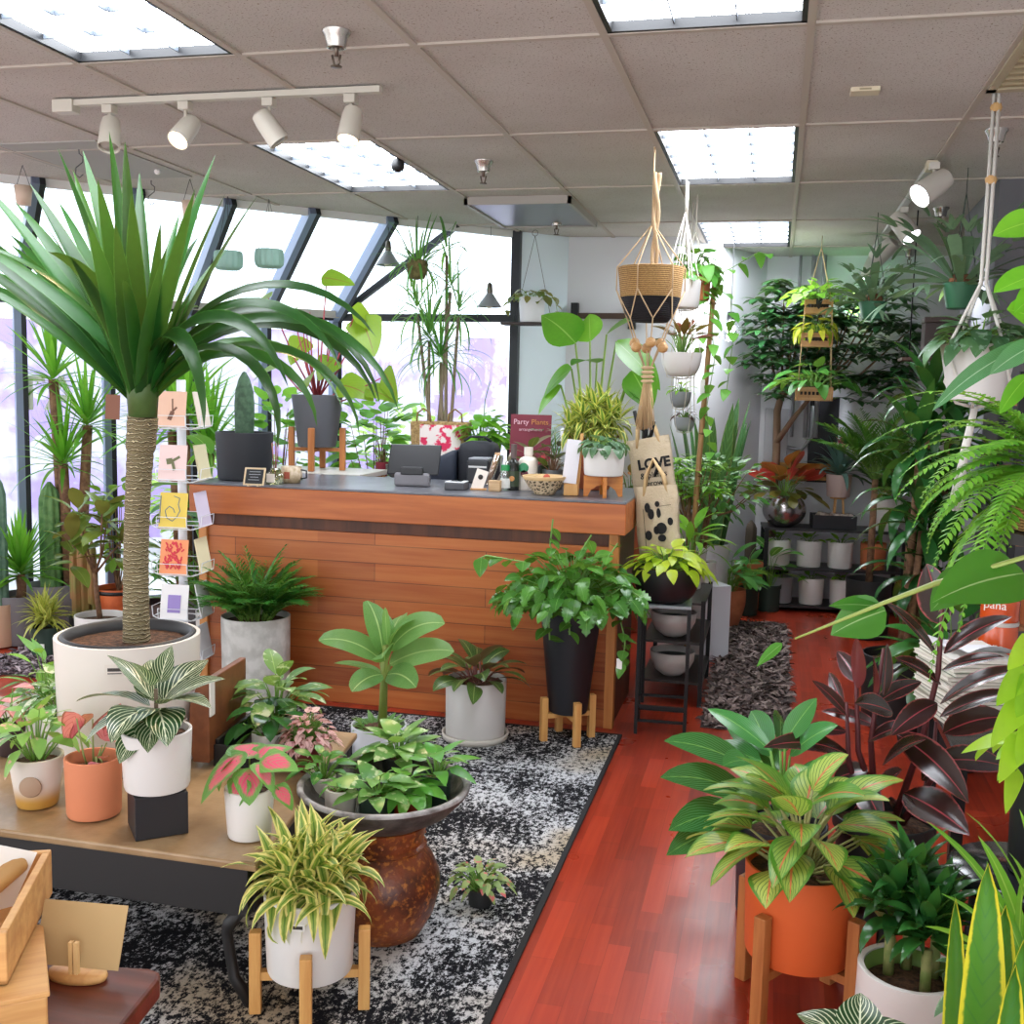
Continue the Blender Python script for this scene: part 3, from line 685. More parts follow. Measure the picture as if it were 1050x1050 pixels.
def stand(lb, x, y, z, r, hp, hl, mat, rz=.5, t_=.024, out=.012):
    """mid-century plant stand: four legs and a cross that carries the pot at height hp"""
    o = thing('plant_stand', lb, 'plant stand', (x, y, z), rz)
    for i in range(4):
        a = i*PI/2; q = Vector((cos(a), sin(a)))*(r+out+t_/2); m = MB(); m.box(-t_/2, t_/2, -t_/2, t_/2, 0, hl); lg = m.build('leg', mat, o, False, .003); lg.location = (q.x, q.y, 0); lg.rotation_euler = (0, 0, a)
    for i in range(2):
        m = MB(); e = r+out; zc = hp-.022-.0005-(.0 if i == 0 else .0); m.box(-e, e, -t_*.4, t_*.4, zc, zc+.022) if i == 0 else (m.box(t_*.4, e, -t_*.4, t_*.4, zc, zc+.022), m.box(-e, -t_*.4, -t_*.4, t_*.4, zc, zc+.022))
        ob = m.build('cross_bar', mat, o, False); ob.rotation_euler = (0, 0, i*PI/2)
    return o

# ================================================================ black metal stand, shelf unit behind
IRON = M('#191a1c', .45, .4)
o = thing('metal_stand', 'narrow black metal side stand with glass top under the black bowl planter', 'stand', (-.475, 5.12, 0), .06)
for x in (-.115, .115):
    for y in (-.1, .1): m = MB(); m.bar((x, y, 0), (x, y, .615), .016, .016); m.build('leg', IRON, o, False)
m = MB(); m.box(-.125, .125, -.11, .11, .615, .63); m.build('top', M('#8d979c', .12, .1), o, False, .002)
for z in (.06, .13): m = MB(); m.box(-.115, .115, -.105, -.092, z, z+.012); m.box(-.115, .115, .092, .105, z, z+.012); m.box(-.12, -.108, -.1, .1, z, z+.012); m.box(.108, .12, -.1, .1, z, z+.012); m.build('rail', IRON, o, False)
o = thing('shelf_unit', 'low black shelving unit behind the narrow metal stand with bowls on its shelves', 'shelf', (-.47, 5.85, 0.0), .0)
for x in (-.15, .15):
    for y in (-.3, .3): m = MB(); m.bar((x, y, 0), (x, y, .56), .022, .022); m.build('post', IRON, o, False)
for z in (.13, .34, .55): MB().box(-.16, .16, -.31, .31, z-.012, z).build('shelf', M('#2a2523', .4), o, False)
BOWLM = M('#cfcac6', .4)
for z, lb in ((.13, 'white bowl on the bottom shelf of the low black unit'), (.34, 'off-white bowl on the middle shelf of the low black unit')):
    o = thing('bowl', lb, 'bowl', (-.48, 5.68, z+.001), 0, 'bowls on the low black unit')
    m = MB(); m.lathe([(1e-6, 0), (.05, 0), (.09, .03), (.115, .08), (.12, .13), (.112, .13), (.105, .08), (.08, .035), (1e-6, .02)], 32); m.build('shell', BOWLM, o); MB().lathe([(1e-6, .1), (.1, .1)], 20).build('fill', M('#6d7672', .8), o)
# plinths and small furniture in the rear left
for x, y, sx, sy, h, lb in ((-.42, 6.75, .12, .2, .46, 'white boxy plinth behind the shag rug under a small tree'),):
    o = thing('plinth', lb, 'plinth', (x, y, 0), .5); MB().box(-sx, sx, -sy, sy, 0, h).build('body', M('#d0d0d6', .7), o, False, .004)
o = thing('storage_box', 'dark teal box standing behind the spathe-leaved plants at the side wall', 'box', (-.42, 7.5, 0), .5); MB().box(-.09, .09, -.07, .07, 0, .42).build('body', M('#2c5a62', .5), o, False, .003); MB().box(-.095, .095, -.075, .075, .42, .44).build('lid', M('#1c3f48', .5), o, False)
o = thing('bamboo_pole', 'tall bamboo pole leaning beside the hanging pots', 'pole', (-.46, 6.15, .0)); m = MB(); m.tube([(.02, 0, .01), (.04, .0, 1.1), (.09, .02, 2.3)], [.018, .016, .013], 8); m.build('cane', WOOD('#8a6236', '#a98050', 2, 1.), o)
m = MB()
for i in range(9): z = .2+i*.24; m.lathe([(.017, -.006), (.021, 0), (.017, .006)], 10, (.022+.07*(z/2.3)**1.4, .01*z/2.3, z))
m.build('node', M('#6a4a28', .6), o); MB().box(.038, .062, -.024, -.02, 1.62, 1.7).build('tag', WHT, o, False)

# ================================================================ rear shelf
o = thing('shelf_unit', 'black three-tier shelf at the rear wall holding white and terracotta pots', 'shelf', (.45, 8.5, 0), .1)
for x in (-.5, .5):
    for y in (-.16, .16): MB().box(x-.015, x+.015, y-.015, y+.015, 0, .63).build('post', IRON, o, False)
for z in (.05, .335, .635): MB().box(-.52, .52, -.175, .175, z-.018, z).build('shelf', M('#2b2a2c', .4), o, False)
# right black table, right shelf
RTZ = .47
o = thing('side_table', 'black side table at the right edge under the candle jars and magazines', 'table', (0, 0, 0))
MB().box(.62, 1.3, 3.75, 4.45, RTZ-.035, RTZ).build('tabletop', M('#141416', .15), o, False, .004)
for x in (.66, 1.26):
    for y in (3.79, 4.41): MB().box(x-.02, x+.02, y-.02, y+.02, 0, RTZ-.035).build('leg', IRON, o, False)
o = thing('shelf_unit', 'tall black metal shelf with wooden boards at the right edge', 'shelf', (1.22, 5.35, 0))
for x in (-.18, .36):
    for y in (-.2, .2): MB().box(x-.015, x+.015, y-.015, y+.015, 0, 1.75).build('post', IRON, o, False)
for z in (.25, .62, 1.0, 1.32, 1.62): MB().box(-.19, .37, -.21, .21, z-.02, z).build('shelf', WOOD('#8a5a34', '#a3714a', 0, 2.), o, False)
# ================================================================ things on the counter
def cb(px, py, w, z=CT): c, r = base(px, py, z, w); return c, r, mpp(c)
c, r, s = cb(251, 494, 58); CAC = LEAF('#2f4a33', '#47684a', mid=('#5d7d58', .1), trans=0., rough=.6)
p = Plant('potted_cactus', 'single thick dark green cactus in a matte black pot at the left counter end', c+Vector((0, 0, .001)), r, .25, M('#22252b', .6))
m = MB(); m.lathe([(.055, 0), (.06, .08), (.062, .2), (.055, .27), (.035, .33), (.012, .365), (1e-6, .37)], 14, (0, 0, .2), sx=.9, sy=.6); m.build('cactus_body', M('#33503a', .7, col2='#48684c', sc=30., bmp=.5, bsc=60.), p.o); p.done([STEM])
c, r, s = cb(262, 499, 20); o = thing('chalkboard_sign', 'tiny framed chalkboard sign on the counter in front of the black cactus pot', 'sign', c+Vector((0, -.02, .0)), .1)
m = MB(); m.bar((0, 0, .005), (-.0, .03, .085), .1, .004, up=(0, 1, 0)); m.build('board', M('#25282c', .7), o, False)
m = MB()
for a, b_ in (((-.05, -.002, .008), (-.05, .029, .086)), ((.05, -.002, .008), (.05, .029, .086)), ((-.053, -.002, .008), (.053, -.002, .008)), ((-.053, .029, .086), (.053, .029, .086))): m.bar(a, b_, .008, .008)
m.build('frame', WOOD('#c9b08a', '#dcc7a4', 0, 3.), o, False); m = MB(); m.box(-.03, -.02, -.012, .03, 0, .012); m.box(.02, .03, -.012, .03, 0, .012); m.build('foot', WOOD('#c9b08a', '#dcc7a4', 1, 3.), o, False)
m = MB()
for i, (x0, x1) in enumerate(((-.028, .028), (-.03, .03), (-.022, .02), (-.03, .026))): z = .07-i*.013; m.bar((x0, -.0035+(z-.008)*.39, z), (x1, -.0035+(z-.008)*.39, z), .003, .0015)
m.build('chalk_writing', M('#c9ced6', .8), o, False)
c, r, s = cb(282, 497, 19); o = thing('reed_jar', 'small glass diffuser jar with reeds and a white label on the counter', 'jar', c)
MB().lathe([(1e-6, 0), (r, 0), (r, .05), (r*.6, .065), (r*.55, .08), (r*.5, .08), (r*.9, .045), (1e-6, .006)], 20).build('glass', CLEAR('#e9e6cf', .3), o)
m = MB(); [m.tube([(0, 0, .02), (.02*cos(i*1.3), .012*sin(i*1.3), .21)], .002, 4) for i in range(5)]; m.build('reed', M('#8a5a4a', .7), o); MB().box(-.022, .022, -r-.003, -r-.001, .012, .055).build('label', M('#e9dfcf', .7), o, False)
c, r, s = cb(299, 496, 22); o = thing('mug', 'speckled cream mug with a red mark on the counter', 'mug', c)
MB().lathe([(1e-6, 0), (r*.8, 0), (r, .03), (r*.95, .085), (r*.85, .085), (r*.85, .03), (1e-6, .01)], 24).build('cup', M('#cbb9a0', .4, col2='#a8926f', sc=30.), o); MB().tube([(r*.9, 0, .07), (r*1.5, 0, .065), (r*1.5, 0, .03), (r*.95, 0, .022)], .005, 6).build('handle', M('#2d2f33', .4), o); MB().box(-.014, .014, -r-.004, -r+.004, .025, .06).build('mark', M('#a5523f', .6), o, False)
# POS tablet
c, r, s = cb(424, 500, 40); o = thing('sales_tablet', 'black sales tablet on a grey stand seen from behind on the counter', 'tablet', c, .12)
m = MB(); m.prism([(-.095, -.05), (.095, -.05), (.08, .06), (-.08, .06)], 0, .07); m.build('stand', M('#77757a', .45), o, False, .012)
m = MB(); m.bar((0, -.03, .06), (0, .06, .21), .27, .014, up=(0, 1, 0)); m.build('screen', M('#15161a', .35), o, False, .006); MB().prism([(-.06, -.055), (.06, -.055), (.05, .0), (-.05, .0)], .06, .1).build('neck', M('#1d1e22', .4), o, False, .006)
c, r, s = cb(468, 503, 24); o = thing('card_reader', 'small white-topped card reader on the counter beside the tablet', 'card reader', c, .05); MB().box(-.052, .052, -.05, .06, 0, .036).build('body', M('#47484d', .45), o, False, .006); MB().box(-.05, .05, -.046, .056, .036, .042).build('top', M('#d9dcdf', .4), o, False, .003); MB().box(-.03, .03, -.02, .03, .042, .044).build('screen', M('#1c1d22', .2), o, False)
c, r, s = cb(489, 497, 26); o = thing('receipt_printer', 'black receipt printer on the counter between the reader and the card sticks', 'printer', c+Vector((0, .08, 0)), .02); MB().box(-.06, .06, -.08, .09, 0, .125).build('body', M('#2a2b2f', .4), o, False, .008); MB().box(-.055, .055, -.07, .05, .125, .137).build('lid', M('#8f9298', .4), o, False, .004); MB().box(-.05, .05, -.082, -.079, .085, .095).build('paper_slot', M('#d8d8d6', .6), o, False)
# incense/stick holder, tag cards
for i, (px, lb, col) in enumerate(((497, 'first clear tube with tan sticks, leaning left in the cluster on the counter', '#c9a27a'), (507, 'second clear tube with white sticks, leaning right in the cluster on the counter', '#e0ddd8'))):
    c, r, s = cb(px, 499, 9); o = thing('incense_tube', lb, 'tube', c+Vector((0, .06, 0)), .1, 'incense tubes on the counter'); MB().tube([(0, 0, .002), (.05+.03*i, .01, .16)], .02, 10).build('tube', CLEAR('#f4eee4', .5), o)
    m = MB(); [m.tube([(.008*cos(k), .008*sin(k), .01), (.05+.03*i+.012*cos(k), .012*sin(k)+.01, .175)], .003, 4) for k in range(6)]; m.build('sticks', M(col, .7), o)
c, r, s = cb(491, 503, 16); o = thing('tag_card', 'white tag card with a dark round mark propped at the front of the counter', 'card', c+Vector((-.01, -.01, 0)), .2); MB().bar((0, 0, .002), (.03, .02, .1), .06, .002, up=(0, 1, 0)).build('card', M('#eee4d8', .7), o, False)
m = MB(); m.ball((.019, .0085, .065), .013, 14, sz=1.); mm = m.build('mark', M('#2c2622', .6), o); MB().box(-.03, .05, -.005, .03, 0, .008).build('foot', STND, o, False)
c, r, s = cb(508, 504, 12); o = thing('wood_block', 'tiny pale wooden block at the counter edge before the green-capped bottle', 'block', c+Vector((0, -.01, 0))); MB().box(-.03, .03, -.02, .02, 0, .055).build('block', WOOD('#b89468', '#cfae84', 0, 4.), o, False, .003)
def bottle(px, py, w, h, lb, body, cap, neck=.4, label=None, caph=.2, mark=None, pump=False):
    c, r, s = cb(px, py, w); o = thing('bottle', lb, 'bottle', c, 0, 'bottles on the counter'); hb = h*(1-caph)
    MB().lathe([(1e-6, 0), (r*.96, 0), (r, .006), (r, hb*.82), (r*.8, hb*.9), (r*neck, hb*.95), (r*neck, hb), (1e-6, hb)], 22).build('body', body, o, sharp=.9)
    m = MB(); m.lathe([(r*neck*1.15, 0), (r*neck*1.15, h-hb), (1e-6, h-hb)], 16, (0, 0, hb-.002)); m.build('cap', cap, o, sharp=.7)
    if label: MB().lathe([(r+.0008, hb*.12), (r+.0008, hb*.6)], 22).build('label', label, o)
    if mark:
        m = MB()
        for mt, (x, z, q) in enumerate(mark[1]): m.ball((x, -r+.002, z), q, 12, mt, 1.)
        m.v = [(x, y if y > -r-.003 else -r-.003, z) for x, y, z in m.v]; m.build('emblem', mark[0], o)
    return o
bottle(518, 503, 11, .13, 'small clear bottle with green cap on the counter', CLEAR('#dfe9e4', .6), M('#1f8a4a', .4), .75, M('#e3e5df', .6), .22)
bottle(526, 503, 12, .235, 'slim dark bottle with green and orange label on the counter', M('#1d201c', .2), M('#5a4a48', .4), .45, M('#33402a', .5), .3, ([M('#c98a4a', .5)], ((0, .06, .014),)))
bottle(541, 503, 20, .22, 'white lotion bottle with a round green emblem on the counter', M('#e8dfd3', .4), M('#efe7dc', .4), .4, None, .18, ([M('#2f8a5a', .5), M('#5a1f2a', .5)], ((-.012, .115, .026), (-.008, .085, .02))))
c, r, s = cb(553, 497, 15); o = thing('candle_glass', 'dark green glass candle on the counter behind the patterned bowl', 'candle', c+Vector((0, .05, 0))); MB().lathe([(1e-6, 0), (r, 0), (r, .1), (r*.9, .1), (r*.88, .085), (1e-6, .083)], 24).build('glass', M('#3d4a35', .25), o, sharp=.7); MB().tube([(0, 0, .08), (0, 0, .095)], .002, 5).build('wick', BLK, o)
c, r, s = cb(568, 496, 23); o = thing('metal_tin', 'round brushed metal tin on the counter behind the patterned bowl', 'tin', c+Vector((0, .10, .001))); MB().lathe([(1e-6, 0), (r, 0), (r, .108), (r*.92, .11), (r*.9, .02), (1e-6, .015)], 28).build('tin', M('#b9b2a8', .3, .7), o, sharp=.7)
c, r, s = cb(558, 508, 27); t = NT('brown_pattern'); vv = t.obj(); nn = t.n('TexVoronoi', {'feature': 'DISTANCE_TO_EDGE'}, Vector=vv, Scale=55.)
t.bsdf(t.mix(t.step(nn.outputs['Distance'], .12, .2), '#d9c3a0', '#5a4a34'), .5); PATT = t.m
o = thing('patterned_bowl', 'cream and brown patterned bowl at the front edge of the counter', 'bowl', c); k = r*1.72
MB().lathe([(1e-6, 0), (r*.75, 0), (r*.8, .008), (k*.7, .035), (k*.92, .072), (k*.93, .073)], 36).build('shell', PATT, o); MB().lathe([(k*.93, .073), (k, .088), (k*.97, .092), (k*.9, .08), (k*.6, .035), (1e-6, .02)], 36).build('rim', M('#cfae7c', .5), o); MB().ball((.01, 0, .082), .018).build('sachet', M('#b5523a', .6), o)
# wooden card easel
c, r, s = cb(585, 509, 17); o = thing('card_easel', 'wooden easel with white leaflets next to the patterned bowl', 'easel', c, .15); MB().box(-.035, .035, -.0, .05, 0, .06).build('base', WOOD('#c58d4a', '#d8a765', 2, 3.), o, False, .003)
m = MB(); m.bar((.03, .05, .0), (.045, .09, .3), .016, .02); m.build('upright', STND, o, False); m = MB(); m.bar((-.01, .0, .06), (.01, .05, .27), .07, .012, up=(0, 1, 0)); m.build('leaflet', M('#dedbe0', .6), o, False)
c, r, s = cb(583, 500, 24); o = thing('utensil_vase', 'tall white flared vase on the counter behind the wooden easel', 'vase', c+Vector((0, .08, 0))); MB().lathe([(1e-6, 0), (r*.8, 0), (r*1.1, .3), (r*1.05, .305), (r*.75, .02), (1e-6, .015)], 28).build('body', M('#dfe0e6', .5), o)
# white planter on arched wooden stand
c, r, s = cb(618, 511, 44); o = thing('arched_stand', 'orange-brown arched wooden stand under the white planter at the right counter end', 'plant stand', c, .25)
for i in range(2):
    m = MB(); pr = [(-.095, 0), (-.075, 0), (-.06, .03), (-.03, .052), (0, .058), (.03, .052), (.06, .03), (.075, 0), (.095, 0), (.095, .1), (-.095, .1)]; n_ = len(pr)
    for y in (-.009, .009):
        for x, z in pr: m.vert((x, y, z))
    m.face(tuple(range(n_))); m.face(tuple(range(2*n_-1, n_-1, -1)))
    for a in range(n_): b_ = (a+1) % n_; m.face((a, n_+a, n_+b_, b_))
    ob = m.build('arch', WOOD('#b86a24', '#cf8535', 0, 3.), o, False); ob.rotation_euler = (0, 0, i*PI/2+.0)
POTH = LEAF('#4f7f2c', '#86a94f', edge=('#c9d09a', .3), blotch=('#cdd3a4', 30., .62)); HOYA = LEAF('#2f5a3a', '#5f8560', blotch=('#9db598', 35., .64), edge=('#8aa585', .14))
p = Plant('potted_hoya', 'white planter on an arched stand with silvery trailing leaves at the right counter end', c+Vector((0, 0, .101)), .102, .135, M('#ddd9d5', .45)); p.bush(60, .15, .09, .06, .05, 'heart', .8, (.7, -.9)); p.done(HOYA)
# song of india behind it, terracotta pot
SONG = LEAF('#4c7a2e', '#67913a', edge=('#d6d36b', .55), trans=.2)
c = aty(606, 478, 5.55); c.z = CT
p = Plant('potted_song_of_india', 'yellow-edged bushy dracaena in a terracotta pot behind the white planter on the counter', c+Vector((0.02, 0, .001)), .1, .2, M('#b5613f', .7), .08)
for i in range(13):
    a = i*2.4; q = .15*((i+.5)/13)**.5; p.rosette(22, (q*cos(a), q*sin(a), .28+.13*(1-(q/.15)**2)), .15, .032, (1.25, -.9), (.3, 1.3), 'lance', fold=.2, n_seg=5, rise=.05)
    p.st.tube([(0, 0, p.z), (q*cos(a), q*sin(a), .28)], .006, 5)
p.done(SONG, BARK)
# small rubber plants
for px, py, yy, n, lb, col in ((567, 480, 5.45, 9, 'small dark-leaved plant in a grey pot on the counter behind the lotion bottle', ('#2f4034', '#55403a')), (544, 478, 5.64, 7, 'small bronze-leaved plant in a grey pot before the burgundy sign', ('#4a4a2c', '#6a5a36'))):
    c = aty(px, py, yy); c.z = CT+.001; p = Plant('potted_peperomia', lb, c, .055, .1, M('#6b6e70', .5)); p.bush(n+5, .13, .19, .12, .055, 'ellip', .6, (.9, 0), .7, hmin=.4); p.done(LEAF(*col, mid=('#8a6a4a', .08)), BARK)
# burgundy sign on the rear counter
c = aty(541, 460, 6.35); c.z = RT
o = thing('display_sign', 'burgundy display board with pale heading, standing on the rear counter', 'sign', (c.x, 6.4, RT), .1); MB().bar((0, 0, .003), (0, .06, .42), .25, .012, up=(0, 1, 0)).build('board', M('#7a2436', .6), o, False); rx = PI/2-.165
text('lettering', 'Party', .045, M('#e7b9c4', .6), o, (-.06, .042, .375), (rx, 0, 0)); text('lettering', 'Plants', .045, M('#cf8a4a', .6), o, (.055, .042, .375), (rx, 0, 0)); text('lettering', 'arrangements', .026, M('#e0b4bc', .6), o, (0, .036, .33), (rx, 0, 0))
m = MB(); q_ = rng('sign')
for i in range(7): m.leaf((.06+q_.uniform(-.04, .03), .008+.01, .08+.02*i*.6), q_.uniform(-.4, .4), .6, .06, .03, .3, 0, 'ellip', 5, 1.4)
m.build('print', M('#b33a3f', .6), o)
# bag on its chair, tote basket
c = aty(470, 492, 5.85)
o = thing('black_bag', 'black padded shoulder bag lying behind the till', 'bag', (c.x, 5.95, CT-.09), .05)
m = MB(); m.box(-.02, .2, -.1, .12, 0, .3); ob = m.build('body', M('#1b1e26', .7, bmp=.2, bsc=60.), o, True, .05)
m = MB(); m.prism([(-.2, -.1), (-.02, -.12), (-.02, .1), (-.18, .08)], .02, .26); m.v = [(x, y, z*(1-max(0, -.05-x)*2.2)) for x, y, z in m.v]; m.build('flap', M('#222a3a', .6, bmp=.15, bsc=60.), o, True, .03)
m = MB(); m.tube([(-.19, -.11, .2), (-.3, -.12, .12), (-.33, -.1, .03)], .014, 8); m.build('strap', M('#16181f', .7), o); m = MB(); m.tube([(.0, 0, .3), (.04, 0, .325), (.12, 0, .325), (.16, 0, .3)], .008, 6); m.build('handle', M('#16181f', .7), o)
o = thing('stool', 'dark stool behind the counter carrying the black bag', 'stool', (c.x, 5.95, 0)); MB().box(-.3, .2, -.14, .14, CT-.12, CT-.092).build('seat', M('#201d1c', .6), o, False, .004)
for x in (-.27, .17):
    for y in (-.12, .12): MB().bar((x, y, 0), (x, y, CT-.12), .03, .03).build('leg', M('#201d1c', .6), o, False)
c = aty(452, 470, 6.5); o = thing('tote_basket', 'woven straw tote with pink floral front on the rear counter', 'basket', (c.x, 6.5, RT+.001), .1)
t = NT('floral_cloth'); nz = t.noise(t.obj(), 16., 4.); t.bsdf(t.mix(t.step(nz, .5, .56), '#efe3e0', '#e0335f'), .8); FLOR = t.m
m = MB(); m.prism([(-.17, -.07), (.17, -.07), (.17, .07), (-.17, .07)], 0, .36); m.v = [(x*(1+.25*z), y, z) for x, y, z in m.v]; m.build('body', M('#b99a6a', .9, col2='#8d7248', sc=60., bmp=.8, bsc=70.), o, True, .01); MB().box(-.12, .14, -.076, -.071, .02, .34).build('floral_panel', FLOR, o, False)
for x in (-.1, .1): m = MB(); m.tube([(x-.045, -.06, .34), (x-.04, -.062, .41), (x, -.064, .44), (x+.04, -.062, .41), (x+.045, -.06, .34)], .006, 6); m.build('handle', M('#8a6a42', .7), o)

# ================================================================ macrame basket, tote bags, coat stand
c = at(668, 150, CZ); HX, HY = c.x, 4.9
BEAD = WOOD('#b98a55', '#cfa46e', 0, 20.); CORD = M('#cdb08a', .9, bmp=.4, bsc=300.)
c = aty(667, 300, HY); HX = c.x; s = mpp(c); zt, zb = aty(667, 275, HY).z, aty(667, 331, HY).z
o = thing('macrame_hanger', 'natural macrame hanger with wooden beads and a long tassel around the woven basket', 'macrame hanger', (HX, HY, 0))
m = MB(); m.tube([(-.004, 0, CZ-.01), (-.004, 0, CZ-.35)], .004, 5)
for k in range(2): m.tube([(.02*cos(a*9+k*PI)*.5+.012, .01*sin(a*9+k*PI), CZ-.12-a*.5) for a in [i/40 for i in range(41)]], .009, 6)
m.build('rope', CORD, o)
m = MB(); rb_ = .150*s*1105.5/1105.5; R_ = 34*s
for i in range(6):
    a = i*PI/3+.25; e = (R_*cos(a)*1.03, R_*sin(a)*1.03, zt)
    m.tube([(0, 0, CZ-.34), e, (R_*cos(a)*1.03, R_*sin(a)*1.03, (zt+zb)/2+.02)], .0032, 5)
    for d in (-1, 1): b_ = a+d*PI/6; m.tube([(R_*cos(a)*1.03, R_*sin(a)*1.03, (zt+zb)/2+.02), (R_*.72*cos(b_), R_*.72*sin(b_), zb+.015), (R_*.5*cos(b_), R_*.5*sin(b_), zb-.07), (.02*cos(b_), .02*sin(b_), zb-.19)], .0032, 5)
m.build('cord', CORD, o)
for i in range(6): a = i*PI/3+.25+PI/6; MB().ball((R_*.46*cos(a), R_*.46*sin(a), zb-.09-.02*(i % 2)), .024, 14).build('bead', BEAD, o)
m = MB()
for i in range(4): m.lathe([(.02, -.008), (.032, 0), (.02, .008)], 14, (0, 0, zb-.2-.02*i))
m.build('collar', CORD, o)
m = MB(); q_ = rng('tassel')
for i in range(90): a, r_ = q_.uniform(0, 6.3), q_.uniform(.0, .02); e = q_.uniform(1.6, 3.2); m.tube([(r_*cos(a), r_*sin(a), zb-.27), (r_*cos(a)*1.6, r_*sin(a)*1.6, zb-.35), (r_*e*cos(a), r_*e*sin(a), zb-.45-q_.uniform(0, .03))], .0022, 3)
m.build('tassel', M('#d3b487', .9), o)
o = thing('hanging_basket', 'woven basket, tan above and black below, hanging in the beaded macrame', 'basket', (HX, HY, zb))
hh = zt-zb; t = NT('woven_tan'); wv = t.n('TexWave', {'bands_direction': 'Z'}, Vector=t.obj(), Scale=38., Distortion=2.5); wv.inputs['Detail'].default_value = 2.; wv.inputs['Detail Scale'].default_value = 6.
t.bsdf(t.mix(t.step(wv.outputs['Fac'], .3, .8), '#8f6a3c', '#c69c62'), .9, normal=t.bump(wv.outputs['Fac'], .9, .004)); WOVEN = t.m
t = NT('woven_black'); wv = t.n('TexWave', {'bands_direction': 'Z'}, Vector=t.obj(), Scale=38., Distortion=2.5); t.bsdf('#18161a', .85, normal=t.bump(wv.outputs['Fac'], .8, .004)); WOVENB = t.m
MB().lathe([(1e-6, 0), (R_*.55, .003), (R_*.75, hh*.16), (R_*.9, hh*.46)], 36).build('lower_half', WOVENB, o); MB().lathe([(R_*.9, hh*.46), (R_, hh), (R_*.95, hh+.004), (R_*.85, hh*.5), (1e-6, hh*.45)], 36).build('upper_half', WOVEN, o)
# coat stand with tote bags
o = thing('hook_rack', 'black upright hook rack fixed to the counter end that carries the tote bags', 'hook rack', (-.636, 5.4, 0))
MB().box(-.023, .012, -.04, .04, .97, 1.03).build('bracket', IRON, o, False, .003)
m = MB(); m.tube([(0, 0, .98), (0, 0, 1.53)], .015, 10); m.build('post', IRON, o)
for x, y, z in ((.05, -.07, 1.44), (-.05, -.05, 1.49), (.09, -.10, 1.24)): m = MB(); m.tube([(0, 0, z-.06), (x*.7, y*.7, z-.03), (x, y, z+.04)], .010, 8); m.build('hook', IRON, o)
CANV = M('#d3c3a8', .9, col2='#c4b294', sc=6., bmp=.3, bsc=120.)
def tote(lb, loc, rz, w, h, tilt):
    o = thing('tote_bag', lb, 'bag', loc, rz, 'tote bags on the hook rack'); o.rotation_euler = (0, tilt, rz)
    m = MB(); rows = []
    for j in range(9):
        t_ = j/8; bul = .012+.022*sin(PI*min(1, t_*.9)); row = []
        for k in range(20):
            a = 2*PI*k/20; row.append((w/2*(1-.04*sin(t_*3))*max(-1, min(1, 1.25*cos(a)))+.004*sin(t_*7), bul*sin(a)+.004*sin(6*a+t_*4), -h*t_))
        rows.append(row)
    b_ = m.grid(rows[::-1], True); m.face(tuple(range(b_+19, b_-1, -1))); m.build('body', CANV, o)
    for sd in (-1, 1): m = MB(); m.tube([(-w*.28, sd*.008, -.05), (-w*.2, sd*.01, .05), (0, sd*.006, .13), (w*.2, sd*.01, .05), (w*.28, sd*.008, -.05)], .009, 6); m.build('handle', M('#d8b98a', .9), o)
    return o
B = M('#17171a', .8)
o = tote('upper cotton tote bag with black lettering hanging on the hook rack', tuple(aty(664, 449, 5.36)), -.12, .215, .34, -.2)
text('lettering', 'LOVE', .068, B, o, (.02, -.037, -.13), bold=.003); text('lettering', '& plants', .042, B, o, (.01, -.038, -.185)); text('lettering', 'grow', .04, B, o, (.01, -.038, -.225))
o = tote('lower cotton tote bag printed with black leaves hanging on the hook rack', tuple(aty(672, 498, 5.29)), -.15, .215, .36, -.12)
m = MB()
for x, z, a, b_ in ((-.05, -.13, .018, .03), (-.03, -.17, .02, .032), (.015, -.11, .015, .018), (.02, -.165, .013, .03), (.09, -.22, .017, .024), (.03, -.26, .034, .036), (-.055, -.3, .022, .03), (.03, -.32, .026, .022), (-.002, -.27, .018, .026)):
    n_ = len(m.v); m.v.extend([]); 
    for y in (-.0395, -.036):
        for k in range(18): m.vert(((x+a*cos(2*PI*k/18))*.78, y, (z+b_*sin(2*PI*k/18))*.8))
    m.face(tuple(range(n_, n_+18))); m.face(tuple(range(n_+35, n_+17, -1)))
    for k in range(18): j = (k+1) % 18; m.face((n_+k, n_+18+k, n_+18+j, n_+j))
m.bar((-.06, -.038, -.11), (-.06, -.038, -.32), .002, .002); m.bar((.02, -.038, -.1), (.08, -.038, -.095), .002, .002); m.build('leaf_print', B, o, False)

# ================================================================ card rack
RX, RY = aty(188, 600, 4.75).x, 4.75
o = thing('card_rack', 'tall white wire spinner rack of greeting cards left of the counter', 'card rack', (RX, RY, .011), .12)
WIRE = M('#e3e6ea', .35)
MB().tube([(0, 0, .02), (0, 0, 1.62)], .022, 12).build('pole', M('#dfe3ea', .3), o); MB().lathe([(1e-6, 0), (.2, 0), (.2, .012), (.03, .03), (1e-6, .03)], 28).build('foot', WIRE, o)
tiers = [aty(186, py, RY-.1).z for py in (418, 473, 522, 570, 616, 660)]
CARDS = [('peach greeting card with a twig drawing, top of the card rack', '#e6bfa6', '#7a5546'), ('pale pink greeting card with a small hummingbird drawing, second tier of the card rack', '#e9cfcb', '#6f7350'), ('yellow greeting card with a blue line drawing, third tier of the card rack', '#e2c65a', '#4a6f8a'),
         ('orange-red greeting card with a patterned print, fourth tier of the card rack', '#ee9a6a', '#d63c4a'), ('white greeting card with a lavender square print, fifth tier of the card rack', '#eceaea', '#9a86c4'), ('white greeting card with a thin dark line, lowest tier of the card rack', '#eeeeee', '#6a6a78')]
